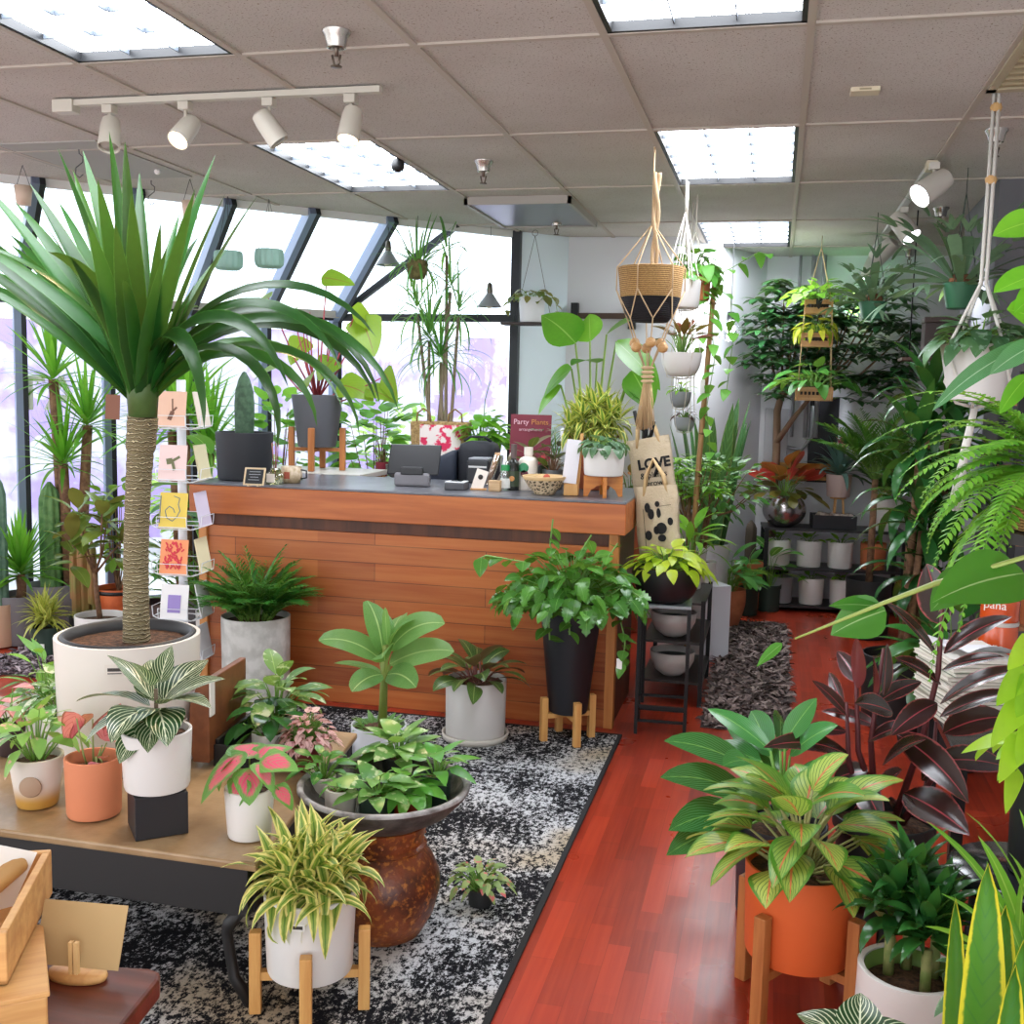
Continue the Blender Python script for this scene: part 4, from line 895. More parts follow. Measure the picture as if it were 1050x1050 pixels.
for i, z in enumerate(tiers):
    for k in range(4):
        m = MB(); a = k*PI/2; e = .075
        m.bar((-e, -.085, z-.115), (e, -.085, z-.115), .004, .004); m.bar((-e, -.125, z-.10), (e, -.125, z-.10), .004, .004)
        for x in (-e, e): m.bar((x, -.085, z-.115), (x, -.125, z-.10), .004, .004); m.bar((x, -.125, z-.1), (x, -.13, z-.05), .003, .003); m.bar((x, -.02, z-.115), (x, -.085, z-.115), .004, .004)
        m.bar((-e, -.13, z-.05), (e, -.13, z-.05), .003, .003); pk = m.build('pocket', WIRE, o, False); pk.rotation_euler = (0, 0, a)
    lb, col, ink = CARDS[i]
    cz = .12; ca, sa = cos(cz), sin(cz)
    def placed(lb, ang, off, col, grp):
        a = cz+ang; d = Vector((sin(a), -cos(a))); t_ = thing('greeting_card', lb, 'card', (RX+d.x*off, RY+d.y*off, z-.1+.011), a, grp); return t_
    q = placed(lb, 0, .115, col, 'greeting cards on the rack'); m = MB(); m.bar((0, -.006, -.005), (0, .026, .165), .14, .002, up=(0, 1, 0)); m.build('card', M(col, .7), q, False)
    m = MB()
    def on(x, zz, w_, h_): m.bar((x, -.0088+.188*zz, zz-h_/2), (x, -.0088+.188*(zz+h_), zz+h_/2), w_, .001, up=(0, 1, 0)) if 0 else m.box(x-w_/2, x+w_/2, -.0075+.188*zz-.002, -.0075+.188*zz-.0005, zz-h_/2, zz+h_/2)
    def dash(x0, z0, x1, z1, w_): m.bar((x0, -.0085+.188*z0, z0), (x1, -.0085+.188*z1, z1), w_, .0016, up=(0, 1, 0))
    if i == 0: dash(-.01, .03, .005, .07, .02); dash(.005, .07, .0, .13, .006); dash(.005, .07, .025, .09, .008)
    elif i == 1: dash(-.03, .085, .0, .09, .028); dash(0, .09, .035, .11, .012); dash(.0, .085, .012, .045, .014)
    elif i == 2:
        pts = [(0, .15), (.03, .14), (.025, .11), (.035, .08), (.02, .05), (0, .03), (-.03, .045), (-.04, .08), (-.02, .1), (.0, .09), (.01, .07)]
        for a_, b_ in zip(pts, pts[1:]): dash(*a_, *b_, .003)
        m.bar((-.065, -.009+.188*.02, .02), (-.065, -.009+.188*.15, .15), .004, .001, up=(0, 1, 0))
    elif i == 3:
        qq = rng('red card')
        for _ in range(46):
            x, zz = qq.uniform(-.042, .042), qq.uniform(.02, .145); dash(x, zz, x+qq.uniform(-.014, .014), zz+.012, .007)
            dash(-x, zz, -x-.006, zz+.012, .006)
    elif i == 4: dash(0, .03, 0, .115, .065)
    else: dash(0, .02, 0, .06, .004)
    m.build('print', M(ink, .7), q, False)
    q = placed(('sand-coloured', 'pale olive', 'lilac', 'cream', 'white', 'pale grey')[i]+' greeting card edge-on at the right side of the card rack, '+('top', 'second', 'third', 'fourth', 'fifth', 'lowest')[i]+' tier', PI/2, .115, col, 'greeting cards on the rack')
    MB().bar((0, -.006, -.005), (0, .026, .165), .14, .006, up=(0, 1, 0)).build('card', M(('#ded2c4', '#cfc7a2', '#d3cbe0', '#e8ddb8', '#f0f0f0', '#d7d7dc')[i], .7), q, False)
# ================================================================ plants on the display table
CERW = M('#dfdcd8', .35); CERW2 = M('#d9d6d2', .55); TERRA = M('#c9744a', .7); NURS = M('#24382f', .6); NURSB = M('#1d1f20', .6); CONC = M('#d3d0cb', .8, col2='#b9b6b0', sc=14., bmp=.1, bsc=120.)
def dpt(P): return mpp(P)
# big dracaena
c, r = base(134, 800, TT, 141); s = mpp(c); zr = aty(132, 650, c.y).z-TT
DRAC = LEAF('#0f3217', '#286424', edge=('#3f6f30', .08), trans=.15, rough=.33)
p = Plant('potted_dracaena_tree', 'tall thick-trunked dracaena in a large white pot, its spiky crown near the ceiling', c+Vector((0, 0, .001)), r, zr, M('#d8d3cb', .4), r*.95, lip=.01, wall=.012, fill=.93)
MB().lathe([(r*.9, zr-.02), (r*.93, zr-.002), (r*.9, zr+.006), (r*.86, zr+.004), (r*.85, zr-.03)], 40).build('nursery_rim', M('#2a2b2d', .5), p.o)
m = MB(); m.box(-.028, .028, -.001, .001, -.018, .018); lb = m.build('price_label', M('#d5cfc6', .6), p.o, False); a = -PI/2-.03; ca_ = math.atan2(-c.y, -c.x)-.18; lb.location = ((r*.995+.003)*cos(ca_), (r*.995+.003)*sin(ca_), zr-.06); lb.rotation_euler = (0, 0, ca_+PI/2)
m = MB(); m.box(-.02, .02, -.0022, -.0012, -.004, .006); m.box(-.02, .02, -.0022, -.0012, -.012, -.009); l2 = m.build('print', M('#3a3633', .7), lb, False)
t = NT('ringed_bark'); wv = t.n('TexWave', {'bands_direction': 'Z'}, Vector=t.obj(), Scale=24., Distortion=5.); wv.inputs['Detail'].default_value = 3.; wv.inputs['Detail Scale'].default_value = 2.2
cc = t.mix(t.step(wv.outputs['Fac'], .15, .8), '#7d7252', '#4d4230'); cc = t.mix(t.step(wv.outputs['Fac'], .9, 1.), cc, '#c9bd97'); t.bsdf(cc, .85, normal=t.bump(wv.outputs['Fac'], .8, .006)); RING = t.m
top = aty(147, 428, c.y)-c; bot = aty(140, 655, c.y)-c
pts = []; rad = []
for i in range(60):
    t_ = i/59; q = Vector(bot).lerp(Vector(top), t_); q.z -= .02*(1-t_)
    pts.append((q.x-.012*sin(t_*3), q.y, q.z)); rad.append((.042-.004*sin(t_*PI)+(.004 if i > 50 else 0))*(1+.03*((i*7) % 5-2)/2))
MB().tube(pts, rad, 20).build('trunk', RING, p.o)
tp = Vector(pts[-1])
MB().tube([tp, tp+Vector((0, 0, .1)), tp+Vector((.0, 0, .22))], [.043, .05, .03], 14).build('leaf_base', LEAF('#3f5a2c', '#6a7f4a', trans=0.), p.o)
q_ = rng('dracaena crown')
# upright sword leaves, then arching outer ones
def px_leaf(tipx, tipy, w=.062, dep=0., droop=.12, bz=.0):
    """a leaf from the crown base whose tip is at a chosen place of the plan"""
    tip = aty(tipx, tipy, c.y+dep)-c; b_ = tp+Vector((q_.uniform(-.02, .02), q_.uniform(-.02, .02), .04+bz)); d = tip-b_; L_ = d.length
    az = math.atan2(d.y, d.x); el = math.atan2(d.z, (d.x**2+d.y**2)**.5)
    p.fol.leaf(b_, az, el+droop*.45, L_*1.02, w, droop, .28, 'blade', 12, (.45 if cos(az) > 0 else -.45)+q_.uniform(-.2, .2), 0, q_.random(), 1.6)
for tx, ty, dp_, dr in ((112, 140, .0, .02), (128, 150, -.1, .05), (58, 158, -.1, .1), (85, 160, .2, .08), (75, 180, .3, .1), (100, 190, -.3, .1), (135, 205, -.35, .05), (143, 182, .3, .05), (222, 165, .15, .1), (200, 200, -.25, .1), (232, 205, -.1, .15), (265, 207, 0, .15),
                       (30, 195, .1, .15), (15, 215, .15, .2), (-25, 190, 0, .2), (-40, 235, .2, .25), (40, 230, -.3, .2), (165, 235, -.3, .2), (185, 225, .35, .2), (60, 215, .35, .2), (118, 235, -.45, .15), (150, 250, .45, .1), (90, 235, -.42, .2),
                       (-60, 260, -.1, .3), (-45, 290, .1, .3), (10, 250, .4, .25), (235, 262, .3, .3), (70, 270, -.4, .3), (172, 262, -.42, .3), (210, 248, .2, .4)): px_leaf(tx, ty, .062+q_.uniform(-.008, .012), dp_, dr)
for az, el, L_, dr in ((.15, .95, .78, 1.75), (-.1, 1.0, .72, 1.7), (.35, .9, .74, 1.9), (-.45, .8, .7, 1.5), (.05, .95, .7, 1.5), (.6, .8, .66, 1.7), (-.7, .75, .6, 1.9), (.2, .9, .6, 1.9), (-.25, .95, .66, 2.2), (.0, 1.1, .8, 1.6), (.3, 1.05, .82, 1.95), (.12, .85, .85, 1.7),
                      (2.9, .9, .66, .3), (3.1, .75, .7, .45), (3.3, .85, .62, .4), (2.6, .9, .6, .5), (3.6, .85, .6, .4), (4.2, 1., .55, .8), (4.8, 1., .5, .9), (5.2, 1., .55, .9), (1.2, .9, .6, .9), (1.8, .9, .6, .8), (3., .75, .6, .3), (3.45, .95, .7, .4)):
    p.fol.leaf(tp+Vector((.02*cos(az), .02*sin(az), .03+.12*q_.random())), az, el-.04, L_*1.15, .047+.01*q_.random(), dr*(1.3 if cos(az) > .5 else 1.1), .3, 'blade', 14, (.75 if cos(az) > 0 else -.75)+q_.uniform(-.25, .25), 0, q_.random(), 1.25)
for i in range(14):
    az = i*2.4; p.fol.leaf(tp+Vector((.03*cos(az), .03*sin(az), .02)), az, 1.4-.012*i, .42, .045, .15, .3, 'blade', 9, 0, 0, q_.random())
tg = MB(); tg.box(-.022, .022, -.001, .001, -.075, 0); p.done(DRAC)
to = tg.build('tag', M('#7a4f3c', .7), p.o, False); q = aty(116, 405, c.y-.06)-c; to.location = q; to.rotation_euler = (0, .05, .2)

# ombre pot, terracotta pot, zebra plant on black block, caladium
c, r = base(39, 834, TT, 50); s = mpp(c)
t = NT('ombre_glaze'); z = t.n('SeparateXYZ', Vector=t.n('TexCoord').outputs['Object']).outputs[2]; t.bsdf(t.mix(t.step(z, .02, .075), '#b98b3f', '#d6cfc6'), .35); OMB = t.m
PINKG = LEAF('#5f9a3f', '#93bf5c', blotch=('#dba39b', 30., .62), trans=.3); PINK = LEAF('#d8647a', '#e79aa0', edge=('#8f3a4a', .15), blotch=('#f0c2bd', 30., .55), trans=.3)
p = Plant('potted_syngonium', 'pink-tinged leafy plant in a cream and ochre pot with a round medallion', c+Vector((0, 0, .001)), r*1.06, .145, OMB, r*.82)
MB().lathe([(r*.95, .115), (r*1.0, .13), (r*.95, .132), (r*.9, .12)], 28).build('inner_rim', M('#7a4a34', .7), p.o)
m = MB(); md = -.6; m.lathe([(1e-6, 0), (.028, .0), (.03, -.002), (.026, -.003), (.024, -.001), (.016, -.001), (.014, -.003), (1e-6, -.003)], 24); ob = m.build('medallion', M('#a58a72', .6), p.o); ob.rotation_euler = (-PI/2, 0, md+.35); ob.location = ((r*.96+.004)*cos(md-PI/2+1.0), (r*.96+.004)*sin(md-PI/2+1.0), .075); ob.rotation_euler = (PI/2, 0, md+1.0)
p.bush(26, .15, .19, .085, .055, 'heart', .6, (.9, -.5), .7); p.done([PINKG])
c, r = base(97, 845, TT, 55); s = mpp(c)
p = Plant('potted_caladium', 'peach terracotta pot with upright pink caladium leaves, second big pot from the table corner block', c+Vector((0, 0, .001)), r*1.02, .165, M('#d3835c', .65), r*.97, fill=.8)
for az, el, L_, w_, x, y, z, ro, dr in ((2.7, -.9, .10, .06, -.035, -.02, .275, .8, .4), (1.2, .9, .09, .085, .03, .0, .2, 1.2, -.2), (.2, .5, .085, .07, .03, .02, .2, -.8, .3), (4.6, .2, .035, .03, .035, -.03, .145, 0, .4), (5.4, .6, .035, .03, .045, -.02, .155, 0, .4), (3.6, -.7, .08, .05, -.02, .03, .26, .6, .4)):
    p.fol.leaf((x, y, z+.015), az, el, L_*1.2, w_*1.2, dr, .15, 'heart', 8, ro, 0, p.R.random(), nw=2); p.st.tube([(x*.3, y*.3, .125), (x*.6, y*.6, .17), (x, y, z)], [.003, .003, .002], 5)
p.done(LEAF('#d4506a', '#e58a94', edge=('#8f2f45', .12), vein=('#c43a58', 5, .5, .06), trans=.3), M('#7d8a4a', .5))
c, r = base(160, 862, TT, 55); s = mpp(c); bx = thing('display_block', 'black square block on the table under the white pot of zebra plant', 'block', (c.x, c.y+.01, TT+.001), .72); MB().box(-.068, .068, -.068, .068, 0, .115).build('body', M('#17161a', .5), bx, False, .002)
r = 35.*s; ZEB = LEAF('#123018', '#1f4a26', vein=('#d6dcb6', 7, .6, .1), mid=('#e2e6c6', .06), trans=.12, rough=.3)
p = Plant('potted_zebra_plant', 'white-veined zebra plant in a white pot standing on the black block', (c.x, c.y+.01, TT+.117), r, .16, CERW, r*.93, fill=.9)
for az, el, L_, w_, dr, z in ((3.3, .25, .2, .085, .9, .21), (4.0, -.1, .17, .105, .9, .2), (4.75, .3, .2, .105, 1.3, .2), (5.4, .0, .18, .095, 1.0, .21), (5.1, -.4, .12, .07, .7, .19), (6.0, .3, .18, .08, .8, .22), (.3, .5, .17, .07, .6, .22), (1.2, .6, .17, .08, .6, .22), (2.2, .5, .18, .08, .6, .22), (2.8, .55, .2, .06, .6, .23), (4.4, 1., .1, .06, .6, .27), (1.5, 1.1, .1, .05, .5, .27), (4.3, -.75, .13, .085, .5, .18), (3.6, -.8, .12, .07, .4, .17)):
    p.fol.leaf((.02*cos(az), .02*sin(az), z+.012), az, el+.15, L_*1.05, w_*1.3, dr, .18, 'ovate', 12, p.R.uniform(-.3, .3), 0, p.R.random(), nw=3, bp=1.1)
p.st.tube([(0, 0, .14), (0, 0, .27)], .006, 6); p.done(ZEB, M('#5a4a34', .6))
c, r = base(256, 867, TT, 48); s = mpp(c)
CALA = LEAF('#4e8a3a', '#6fa84e', center=('#e8527a', .62, .7), vein=('#8fbf6a', 6, .6, .04), trans=.3)
p = Plant('potted_caladium', 'caladium with pink-centred green leaves in a white pot at the table corner', c+Vector((0, 0, .001)), r*1.05, .135, CERW, r*.92, fill=.9)
for az, el, L_, w_, x, y, z, ro in ((3.9, -.55, .15, .135, -.02, -.03, .215, .1), (5.2, -.9, .085, .07, .02, -.04, .185, .0), (.0, .1, .1, .07, .05, 0, .21, .5), (5.8, -.5, .085, .06, .04, -.02, .2, -.2), (.1, -.7, .07, .05, .09, -.01, .14, .4), (2.2, .2, .12, .1, -.02, .04, .21, 0), (1.0, .3, .1, .09, .02, .04, .21, 0), (4.6, -1.1, .07, .06, -.0, -.05, .165, 0), (3.3, -.9, .1, .08, -.05, -.0, .2, 0)):
    p.fol.leaf((x, y, z), az, el, L_*1.15, w_*1.35, .6, .1, 'heart', 9, ro, 0, p.R.random(), nw=2, back=.18); p.st.tube([(x*.2, y*.2, .11), (x*.6, y*.6, .17), (x, y, z)], .0025, 5)
p.done(CALA)
# hypoestes, plants in the case, left rear plants
c, r = base(301, 803, TT, 24)
p = Plant('potted_polka_dot_plant', 'pink polka dot plant in a small dark red pot between case and dish', (-1.375, 3.03, TT+.001), .045, .08, M('#7d2b33', .5), .035); p.bush(120, .11, .13, .04, .024, 'ovate', .75, (.8, -.7), .6); p.done(LEAF('#c98a8f', '#e6c2bd', blotch=('#8f3f4d', 60., .56), mid=('#a5606a', .08), trans=.3))
GRN = LEAF('#2f6a2c', '#5a9a3a', mid=('#86b55a', .06), trans=.25, rough=.3); PHIL = LEAF('#3a7a34', '#7aa84a', blotch=('#c6cc98', 26., .58), trans=.28, rough=.3)
p = Plant('potted_aglaonema', 'silvery green leafy plant in a white pot standing inside the open vintage case', (-1.57, 3.21, TT+.013), .062, .1, CERW); p.bush(26, .17, .17, .13, .065, 'ellip', .55, (1.1, -.3), .8); p.done([LEAF('#2d6a2e', '#86ad5e', blotch=('#c9d3ae', 22., .6), mid=('#9cc06a', .06), trans=.28)])
p = Plant('potted_peace_lily', 'dark glossy leafed plant in a white pot at the front of the open vintage case', (-1.525, 3.065, TT+.013), .055, .085, CERW); p.bush(16, .15, .12, .11, .06, 'ellip', .6, (.8, -.6), .8); p.done([LEAF('#16401f', '#2f6a2f', trans=.15, rough=.25)])
c, r = base(38, 800, TT, 60)
p = Plant('potted_fittonia', 'pale leafy plant in a grey-white pot behind the ochre-based pot on the table', (c.x-.02, c.y+.16, TT+.001), .07, .12, CONC); p.bush(70, .17, .2, .075, .04, 'ovate', .7, (.9, -.5), .6); p.done([LEAF('#4a8a44', '#9cc47a', blotch=('#e2ebd5', 40., .55), trans=.28)])
p = Plant('potted_caladium', 'dark little pot with drooping pink leaves at the left edge of the table', (c.x-.17, c.y+.10, TT+.001), .045, .11, M('#3a2a2a', .5)); p.bush(9, .13, .14, .1, .07, 'heart', .6, (.3, -.5), .7); p.done([PINK])
p = Plant('potted_schefflera', 'taller green plant rising at the left edge of the picture behind the table pots', (c.x-.2, c.y+.32, TT+.001), .06, .12, CONC); p.bush(34, .16, .2, .1, .035, 'lance', .5, (1.1, -.2), .6, hmin=.3); p.done([LEAF('#3f8a34', '#86bf4a', trans=.3)])

# ================================================================ small pots in the stone dish
def small(px, py, w, h, lb, pot, lm, nm='potted_pothos', rb=None, shape='cyl', **kw):
    c, r = base(px, py, DISH, w); p = Plant(nm, lb, (c.x, c.y, DISH+.002), r, h, pot, rb, shape, group='small pots in the stone dish')
    a = dict(n=10, R=.1, H=.09, L=.085, W=.055, prof='heart', k=.6, el=(.8, -.15), droop=.5); a.update(kw); p.bush(**a); p.done(lm); return p
JADE = LEAF('#3f8a34', '#6fb045', blotch=('#b9d28a', 16., .6), trans=.3, rough=.28); MARB = LEAF('#3f7f3a', '#7fae58', blotch=('#bfd09a', 30., .6), trans=.3, rough=.3)
small(331, 826, 27, .075, 'leftmost white pot in the stone dish with small oval leaves', M('#d3cdc4', .5), [GRN], n=26, R=.1, H=.1, L=.055, W=.03, prof='ellip')
small(349, 842, 33, .08, 'white pot with a seam at the front left of the stone dish, nearly bare soil', M('#d9d3ca', .5), [GRN], n=8, R=.07, H=.05, L=.05, W=.02)
small(386, 846, 38, .075, 'dark green nursery pot with marbled leaves at the front of the stone dish', NURS, [MARB], shape='nursery', n=24, R=.13, H=.07, L=.09, W=.065)
small(417, 842, 30, .07, 'red pot with glossy trailing pothos at the front of the stone dish', M('#a13a22', .5), [JADE], n=28, R=.12, H=.06, L=.085, W=.06, el=(.6, -.7))
small(447, 832, 30, .10, 'dark green pot with a white label at the right side of the stone dish', NURS, [JADE], shape='nursery', n=14, R=.11, H=.10, L=.09, W=.05)
small(408, 808, 34, .085, 'rear nursery pot in the stone dish with the tallest marbled leaves', NURSB, [MARB], shape='nursery', n=26, R=.13, H=.10, L=.1, W=.075)
p = Plant('potted_fittonia', 'tiny red and green plant on the rug behind the rust jar', (-.83, 3.12, .012), .04, .055, NURSB); p.bush(44, .12, .1, .05, .026, 'ovate', .6, (.6, -.6), .5); p.done(LEAF('#5a8a3f', '#a5b878', blotch=('#d1606a', 40., .6), trans=.25))

# ================================================================ plants in front of the counter
c, r = base(388, 800, 0.012, 57); s = mpp(c); zp = aty(388, 743, c.y).z
LEG = M('#1b1c1f', .5)
stand('short black plant stand under the banana plant pot behind the stone dish', c.x, c.y, .012, r, zp-.2-.012, zp-.08, LEG, .75, .018, .002)
BAN = LEAF('#3f7f3c', '#7fb060', vein=('#a8c98a', 26, .35, .05), mid=('#b9d68a', .07), trans=.35, rough=.35)
p = Plant('potted_banana', 'young banana plant with broad leaves in a white pot behind the stone dish', (c.x, c.y, zp-.198), r, .2, M('#dcdfe6', .4), fill=.92)
p.st.tube([(.015, 0, .15), (.02, .0, .36), (.025, .0, .54)], [.02, .017, .012], 10); q = p.z
for az, el, L_, w_, dr, z, ro in ((2.5, 1.15, .3, .15, .8, .38, .8), (3.4, .45, .34, .1, .9, .36, -.2), (.1, .75, .34, .115, 1.1, .4, .3), (.4, .25, .34, .11, .7, .34, .3), (5.6, .1, .28, .1, .8, .3, .3), (4.3, -.1, .22, .09, .8, .3, 0), (1.6, .7, .3, .12, .9, .38, 0), (3.0, .0, .28, .07, .4, .3, .5), (5.0, .6, .22, .1, 1.2, .36, .2), (1.5, 1.5, .2, .03, .05, .42, 0), (.0, 1.0, .2, .1, .9, .42, -.4)):
    z += .12; L_ *= .82; b_ = Vector((.025+.02*cos(az), .02*sin(az), z)); p.st.tube([(.02, 0, z-.1), b_], .006, 5); p.fol.leaf(b_, az, el+.25, L_, w_*1.15, dr*1.1, .12, 'paddle', 12, ro+.5*(1 if cos(az) > 0 else -1), 0, p.R.random(), 1.2, nw=2, wav=.015)
for i in range(26): a = i*2.4; p.fol.leaf((.06*cos(a), .06*sin(a), q), a, p.R.uniform(.2, 1.2), .07, .03, .5, .1, 'ovate', 5, 0, 0, p.R.random())
p.done(BAN, M('#7a8a3a', .5))
# calathea
c, r = base(487, 766, .012, 64); s = mpp(c)
CAL = LEAF('#26401f', '#4a6a2f', vein=('#7f9a5a', 9, .5, .05), mid=('#9aac66', .08), back='#6a3040', trans=.15, rough=.35)
p = Plant('potted_calathea', 'dark bronze-green leafed plant in a white pot with saucer before the counter', (c.x, c.y, .012), r*.97, .28, CERW2, r*.95, fill=.93)
MB().lathe([(1e-6, .0), (r*1.04, .0), (r*1.08, .028), (r*1.03, .03), (r*1.0, .014)], 40).build('saucer', M('#d1ccc2', .5), p.o)
for i in range(24):
    a = i*2.4; q = ((i+.5)/24)**.5; b_ = Vector((.11*q*cos(a), .11*q*sin(a), .28+.12*(1-q)*p.R.uniform(.6, 1.1))); p.st.tube([(0.02*cos(a), .02*sin(a), .25), b_], .004, 5); p.fol.leaf(b_, a, 1.15-1.1*q, .17*p.R.uniform(.8, 1.1), .08, 1.0, .15, 'ellip', 9, p.R.uniform(-.5, .5), 0, p.R.random(), nw=2)
p.done(CAL, M('#6a3a34', .5))
# black tapered planter with monstera-like vine
sx, sy = -.875, 4.80
stand('pale wooden plant stand under the tall black tapered planter', sx, sy, .012, .098, .13, .205, STND, .55, .032, .004)
p = Plant('potted_mini_monstera', 'split-leaved climbing plant in a tall black tapered planter before the counter', (sx, sy, .143), .145, .53, M('#1b1c22', .5), .09, fill=.95, wall=.01)
SPL_ = LEAF('#2c6326', '#5f9a3c', mid=('#7fae55', .05), vein=('#244f22', 7, .7, .03), trans=.28, rough=.25)
p.bush(150, .40, .27, .09, .068, 'ovate', .8, (.9, -.8), .7, hmin=.2, roll=.6, jit=.5); p.bush(120, .40, .25, .11, .085, 'split', .8, (.9, -.8), .6, hmin=.2, roll=.6, jit=.5, nseg=11)
zt = p.z
for pts, L_, gap in (([(0, 0, zt), (-.02, -.05, zt+.15), (-.09, -.08, zt+.28), (-.08, -.08, zt+.4)], .085, .09), ([(-.05, -.05, zt), (-.2, -.1, zt+.2), (-.38, -.1, zt+.22), (-.42, -.1, zt+.2)], .1, .09), ([(.05, -.05, zt), (.15, -.1, zt+.2), (.22, -.1, zt+.31)], .09, .08), ([(-.02, -.05, zt), (.03, -.08, zt+.22), (.1, -.1, zt+.34)], .09, .08),
                   ([(.1, -.05, zt), (.22, -.1, zt+.05), (.27, -.12, zt-.12), (.26, -.12, zt-.27)], .075, .05), ([(-.1, -.08, zt), (-.2, -.12, zt+.04), (-.23, -.13, zt-.06)], .08, .05), ([(0, -.1, zt), (.02, -.17, zt+.03), (.03, -.18, zt-.1)], .09, .06), ([(.1, -.1, zt), (.25, -.08, zt+.12), (.33, -.06, zt+.06)], .09, .06), ([(-.05, -.1, zt), (-.07, -.17, zt), (-.06, -.18, zt-.13)], .11, .1)):
    p.vine(pts, L_, L_*.7, gap*.6, 'ovate', 0, .004)
tg = MB(); tg.box(-.012, .012, -.001, .001, -.05, 0); p.done(SPL_, M('#6f9a4a', .5)); to = tg.build('price_tag', WHT, p.o, False); to.location = (.25, -.14, zt-.2)
# parlour palm
c, r = base(260, 717, 0, 74); r = .17
p = Plant('potted_parlour_palm', 'bushy dark green parlour palm in a rough white cylinder pot before the counter', (-2.48, 4.845, .012), r, .46, CONC, r*.97, fill=.94)
for i in range(70):
    a = i*2.4+p.R.uniform(-.3, .3); q = ((i+.5)/70)**.5; p.frond((.07*q*cos(a), .07*q*sin(a), .42), a, 1.55-.5*q+p.R.uniform(-.1, .1), (.40-.1*q)*p.R.uniform(.85, 1.1), .5+.7*q, 12, .13, .016, ang=1.0, ld=.5)
p.done(LEAF('#1f5a22', '#3f8a34', trans=.25, rough=.4))
# song of india in white pot on wooden stand (foreground)
c, r = base(311, 1018, .0, 94); q = aty(313, 1012, 2.52); sx, sy = -1.10, 2.44; s = mpp((sx, sy, .3)); r = 47*s
FSP = LEAF('#7d9440', '#9db04f', edge=('#ece08a', .42), mid=('#4f7a2c', .2), trans=.3)
zb = .125
stand('pale wooden plant stand under the white pot in front of the rust jar', sx, sy, .012, r, zb-.012, .22, STND, .35, .03, .006)
p = Plant('potted_song_of_india', 'yellow-edged bushy plant in a white pot on the pale wooden stand before the rust jar', (sx, sy, zb+.002), r, .215, CERW, r*.93, fill=.92)
for i in range(20):
    a = i*2.4; q = .11*((i+.5)/20)**.5; b_ = (q*cos(a), q*sin(a), .19+.07*(1-(q/.12)**2)); p.st.tube([(q*.4*cos(a), q*.4*sin(a), .18), b_], .004, 5); p.rosette(13, b_, .145, .034, (1.3, -.6), (.6, 2.0), 'lance', fold=.22, n_seg=7, rise=.05)
p.done(FSP, STEM)
m = MB(); m.box(-.017, .017, -.001, .001, -.009, .009); ob = m.build('price_label', WHT, p.o, False); a = math.atan2(-sy, -sx)-.25; ob.location = ((r+.002)*cos(a), (r+.002)*sin(a), .17); ob.rotation_euler = (0, 0, a+PI/2)
m = MB(); m.box(-.012, .012, -.0022, -.0012, -.004, .004); m.build('print', M('#3a3633', .7), ob, False)
# ================================================================ window zone
GREYP = M('#6f6c70', .6); WP = CERW
def fl(px, py, w, z=0.): return base(px, py, z, w)
YUC = LEAF('#2f7a24', '#74c23c', trans=.45, rough=.4); YUCD = LEAF('#1f5a2a', '#4a9a3a', trans=.4)
# row on the floor by the left windows
def wplant(nm, lb, x, y, r, h, pot, z=0., **kw): return Plant(nm, lb, (x, y, z), r, h, pot, **kw)
P0_ = at(38, 655, 0)
# spiky dracaena in grey pot at left edge
c = aty(22, 640, 5.62); p = wplant('potted_yucca', 'short bright spiky yucca in a grey pot at the left edge by the window', c.x, 5.62, .15, .30, GREYP, .008); p.trunk([(0, 0, .24), (.01, 0, .34), (.0, 0, .42)], [.032, .028, .028])
p.rosette(80, (0, 0, .4), .36, .03, (1.5, -.1), (.1, .8), rise=.08, spread=.015).done(YUC)
c = aty(47, 640, 5.36); p = wplant('potted_dracaena', 'small yellow-striped dracaena in a dark square nursery pot on the floor by the shaggy rug', c.x, 5.36, .085, .18, NURS, .008, shape='nursery'); 
for i in range(7): a = i*2.4; q = .05*(i/7)**.5; p.rosette(16, (q*cos(a), q*sin(a), .18+.06*(1-i/7)), .19, .022, (1.4, -.3), (.3, 1.2), 'lance', rise=.03)
p.done(LEAF('#b9b84a', '#d8d67a', mid=('#7a9a3a', .25), trans=.3))
m = MB(); m.box(-.025, .025, -.001, .001, -.012, .012); ob = m.build('price_label', WHT, p.o, False); ob.location = (.02, -.078, .08)
# rubber plant with trunk in white pot
c = aty(103, 650, 5.36); p = wplant('potted_rubber_tree', 'slim-trunked rubber plant with olive leaves in a white pot behind the big dracaena', c.x, 5.36, .14, .27, WP, .012)
p.trunk([(0, 0, .24), (-.02, 0, .4), (-.04, 0, .62)], [.016, .014, .011]); OLV = LEAF('#46602a', '#7a8f3a', mid=('#8a9a4a', .06), back='#7a6a3a', trans=.25, rough=.25)
for (x, y, z) in ((-.13, 0, .88), (.06, -.05, .9), (-.02, .1, .8), (-.1, -.1, .72), (.12, .05, .74)):
    p.st.tube([(-.03, 0, .5), (x*.5, y*.5, .62), (x, y, z-.04)], [.008, .006, .005], 5)
    for k in range(9): a = k*2.4+x*9; p.fol.leaf((x, y, z-.02*k), a, 1.1-.16*k, .21*p.R.uniform(.8, 1.1), .085, .7, .15, 'ellip', 8, p.R.uniform(-.3, .3), 0, p.R.random(), nw=2)
p.done([OLV], BARK)
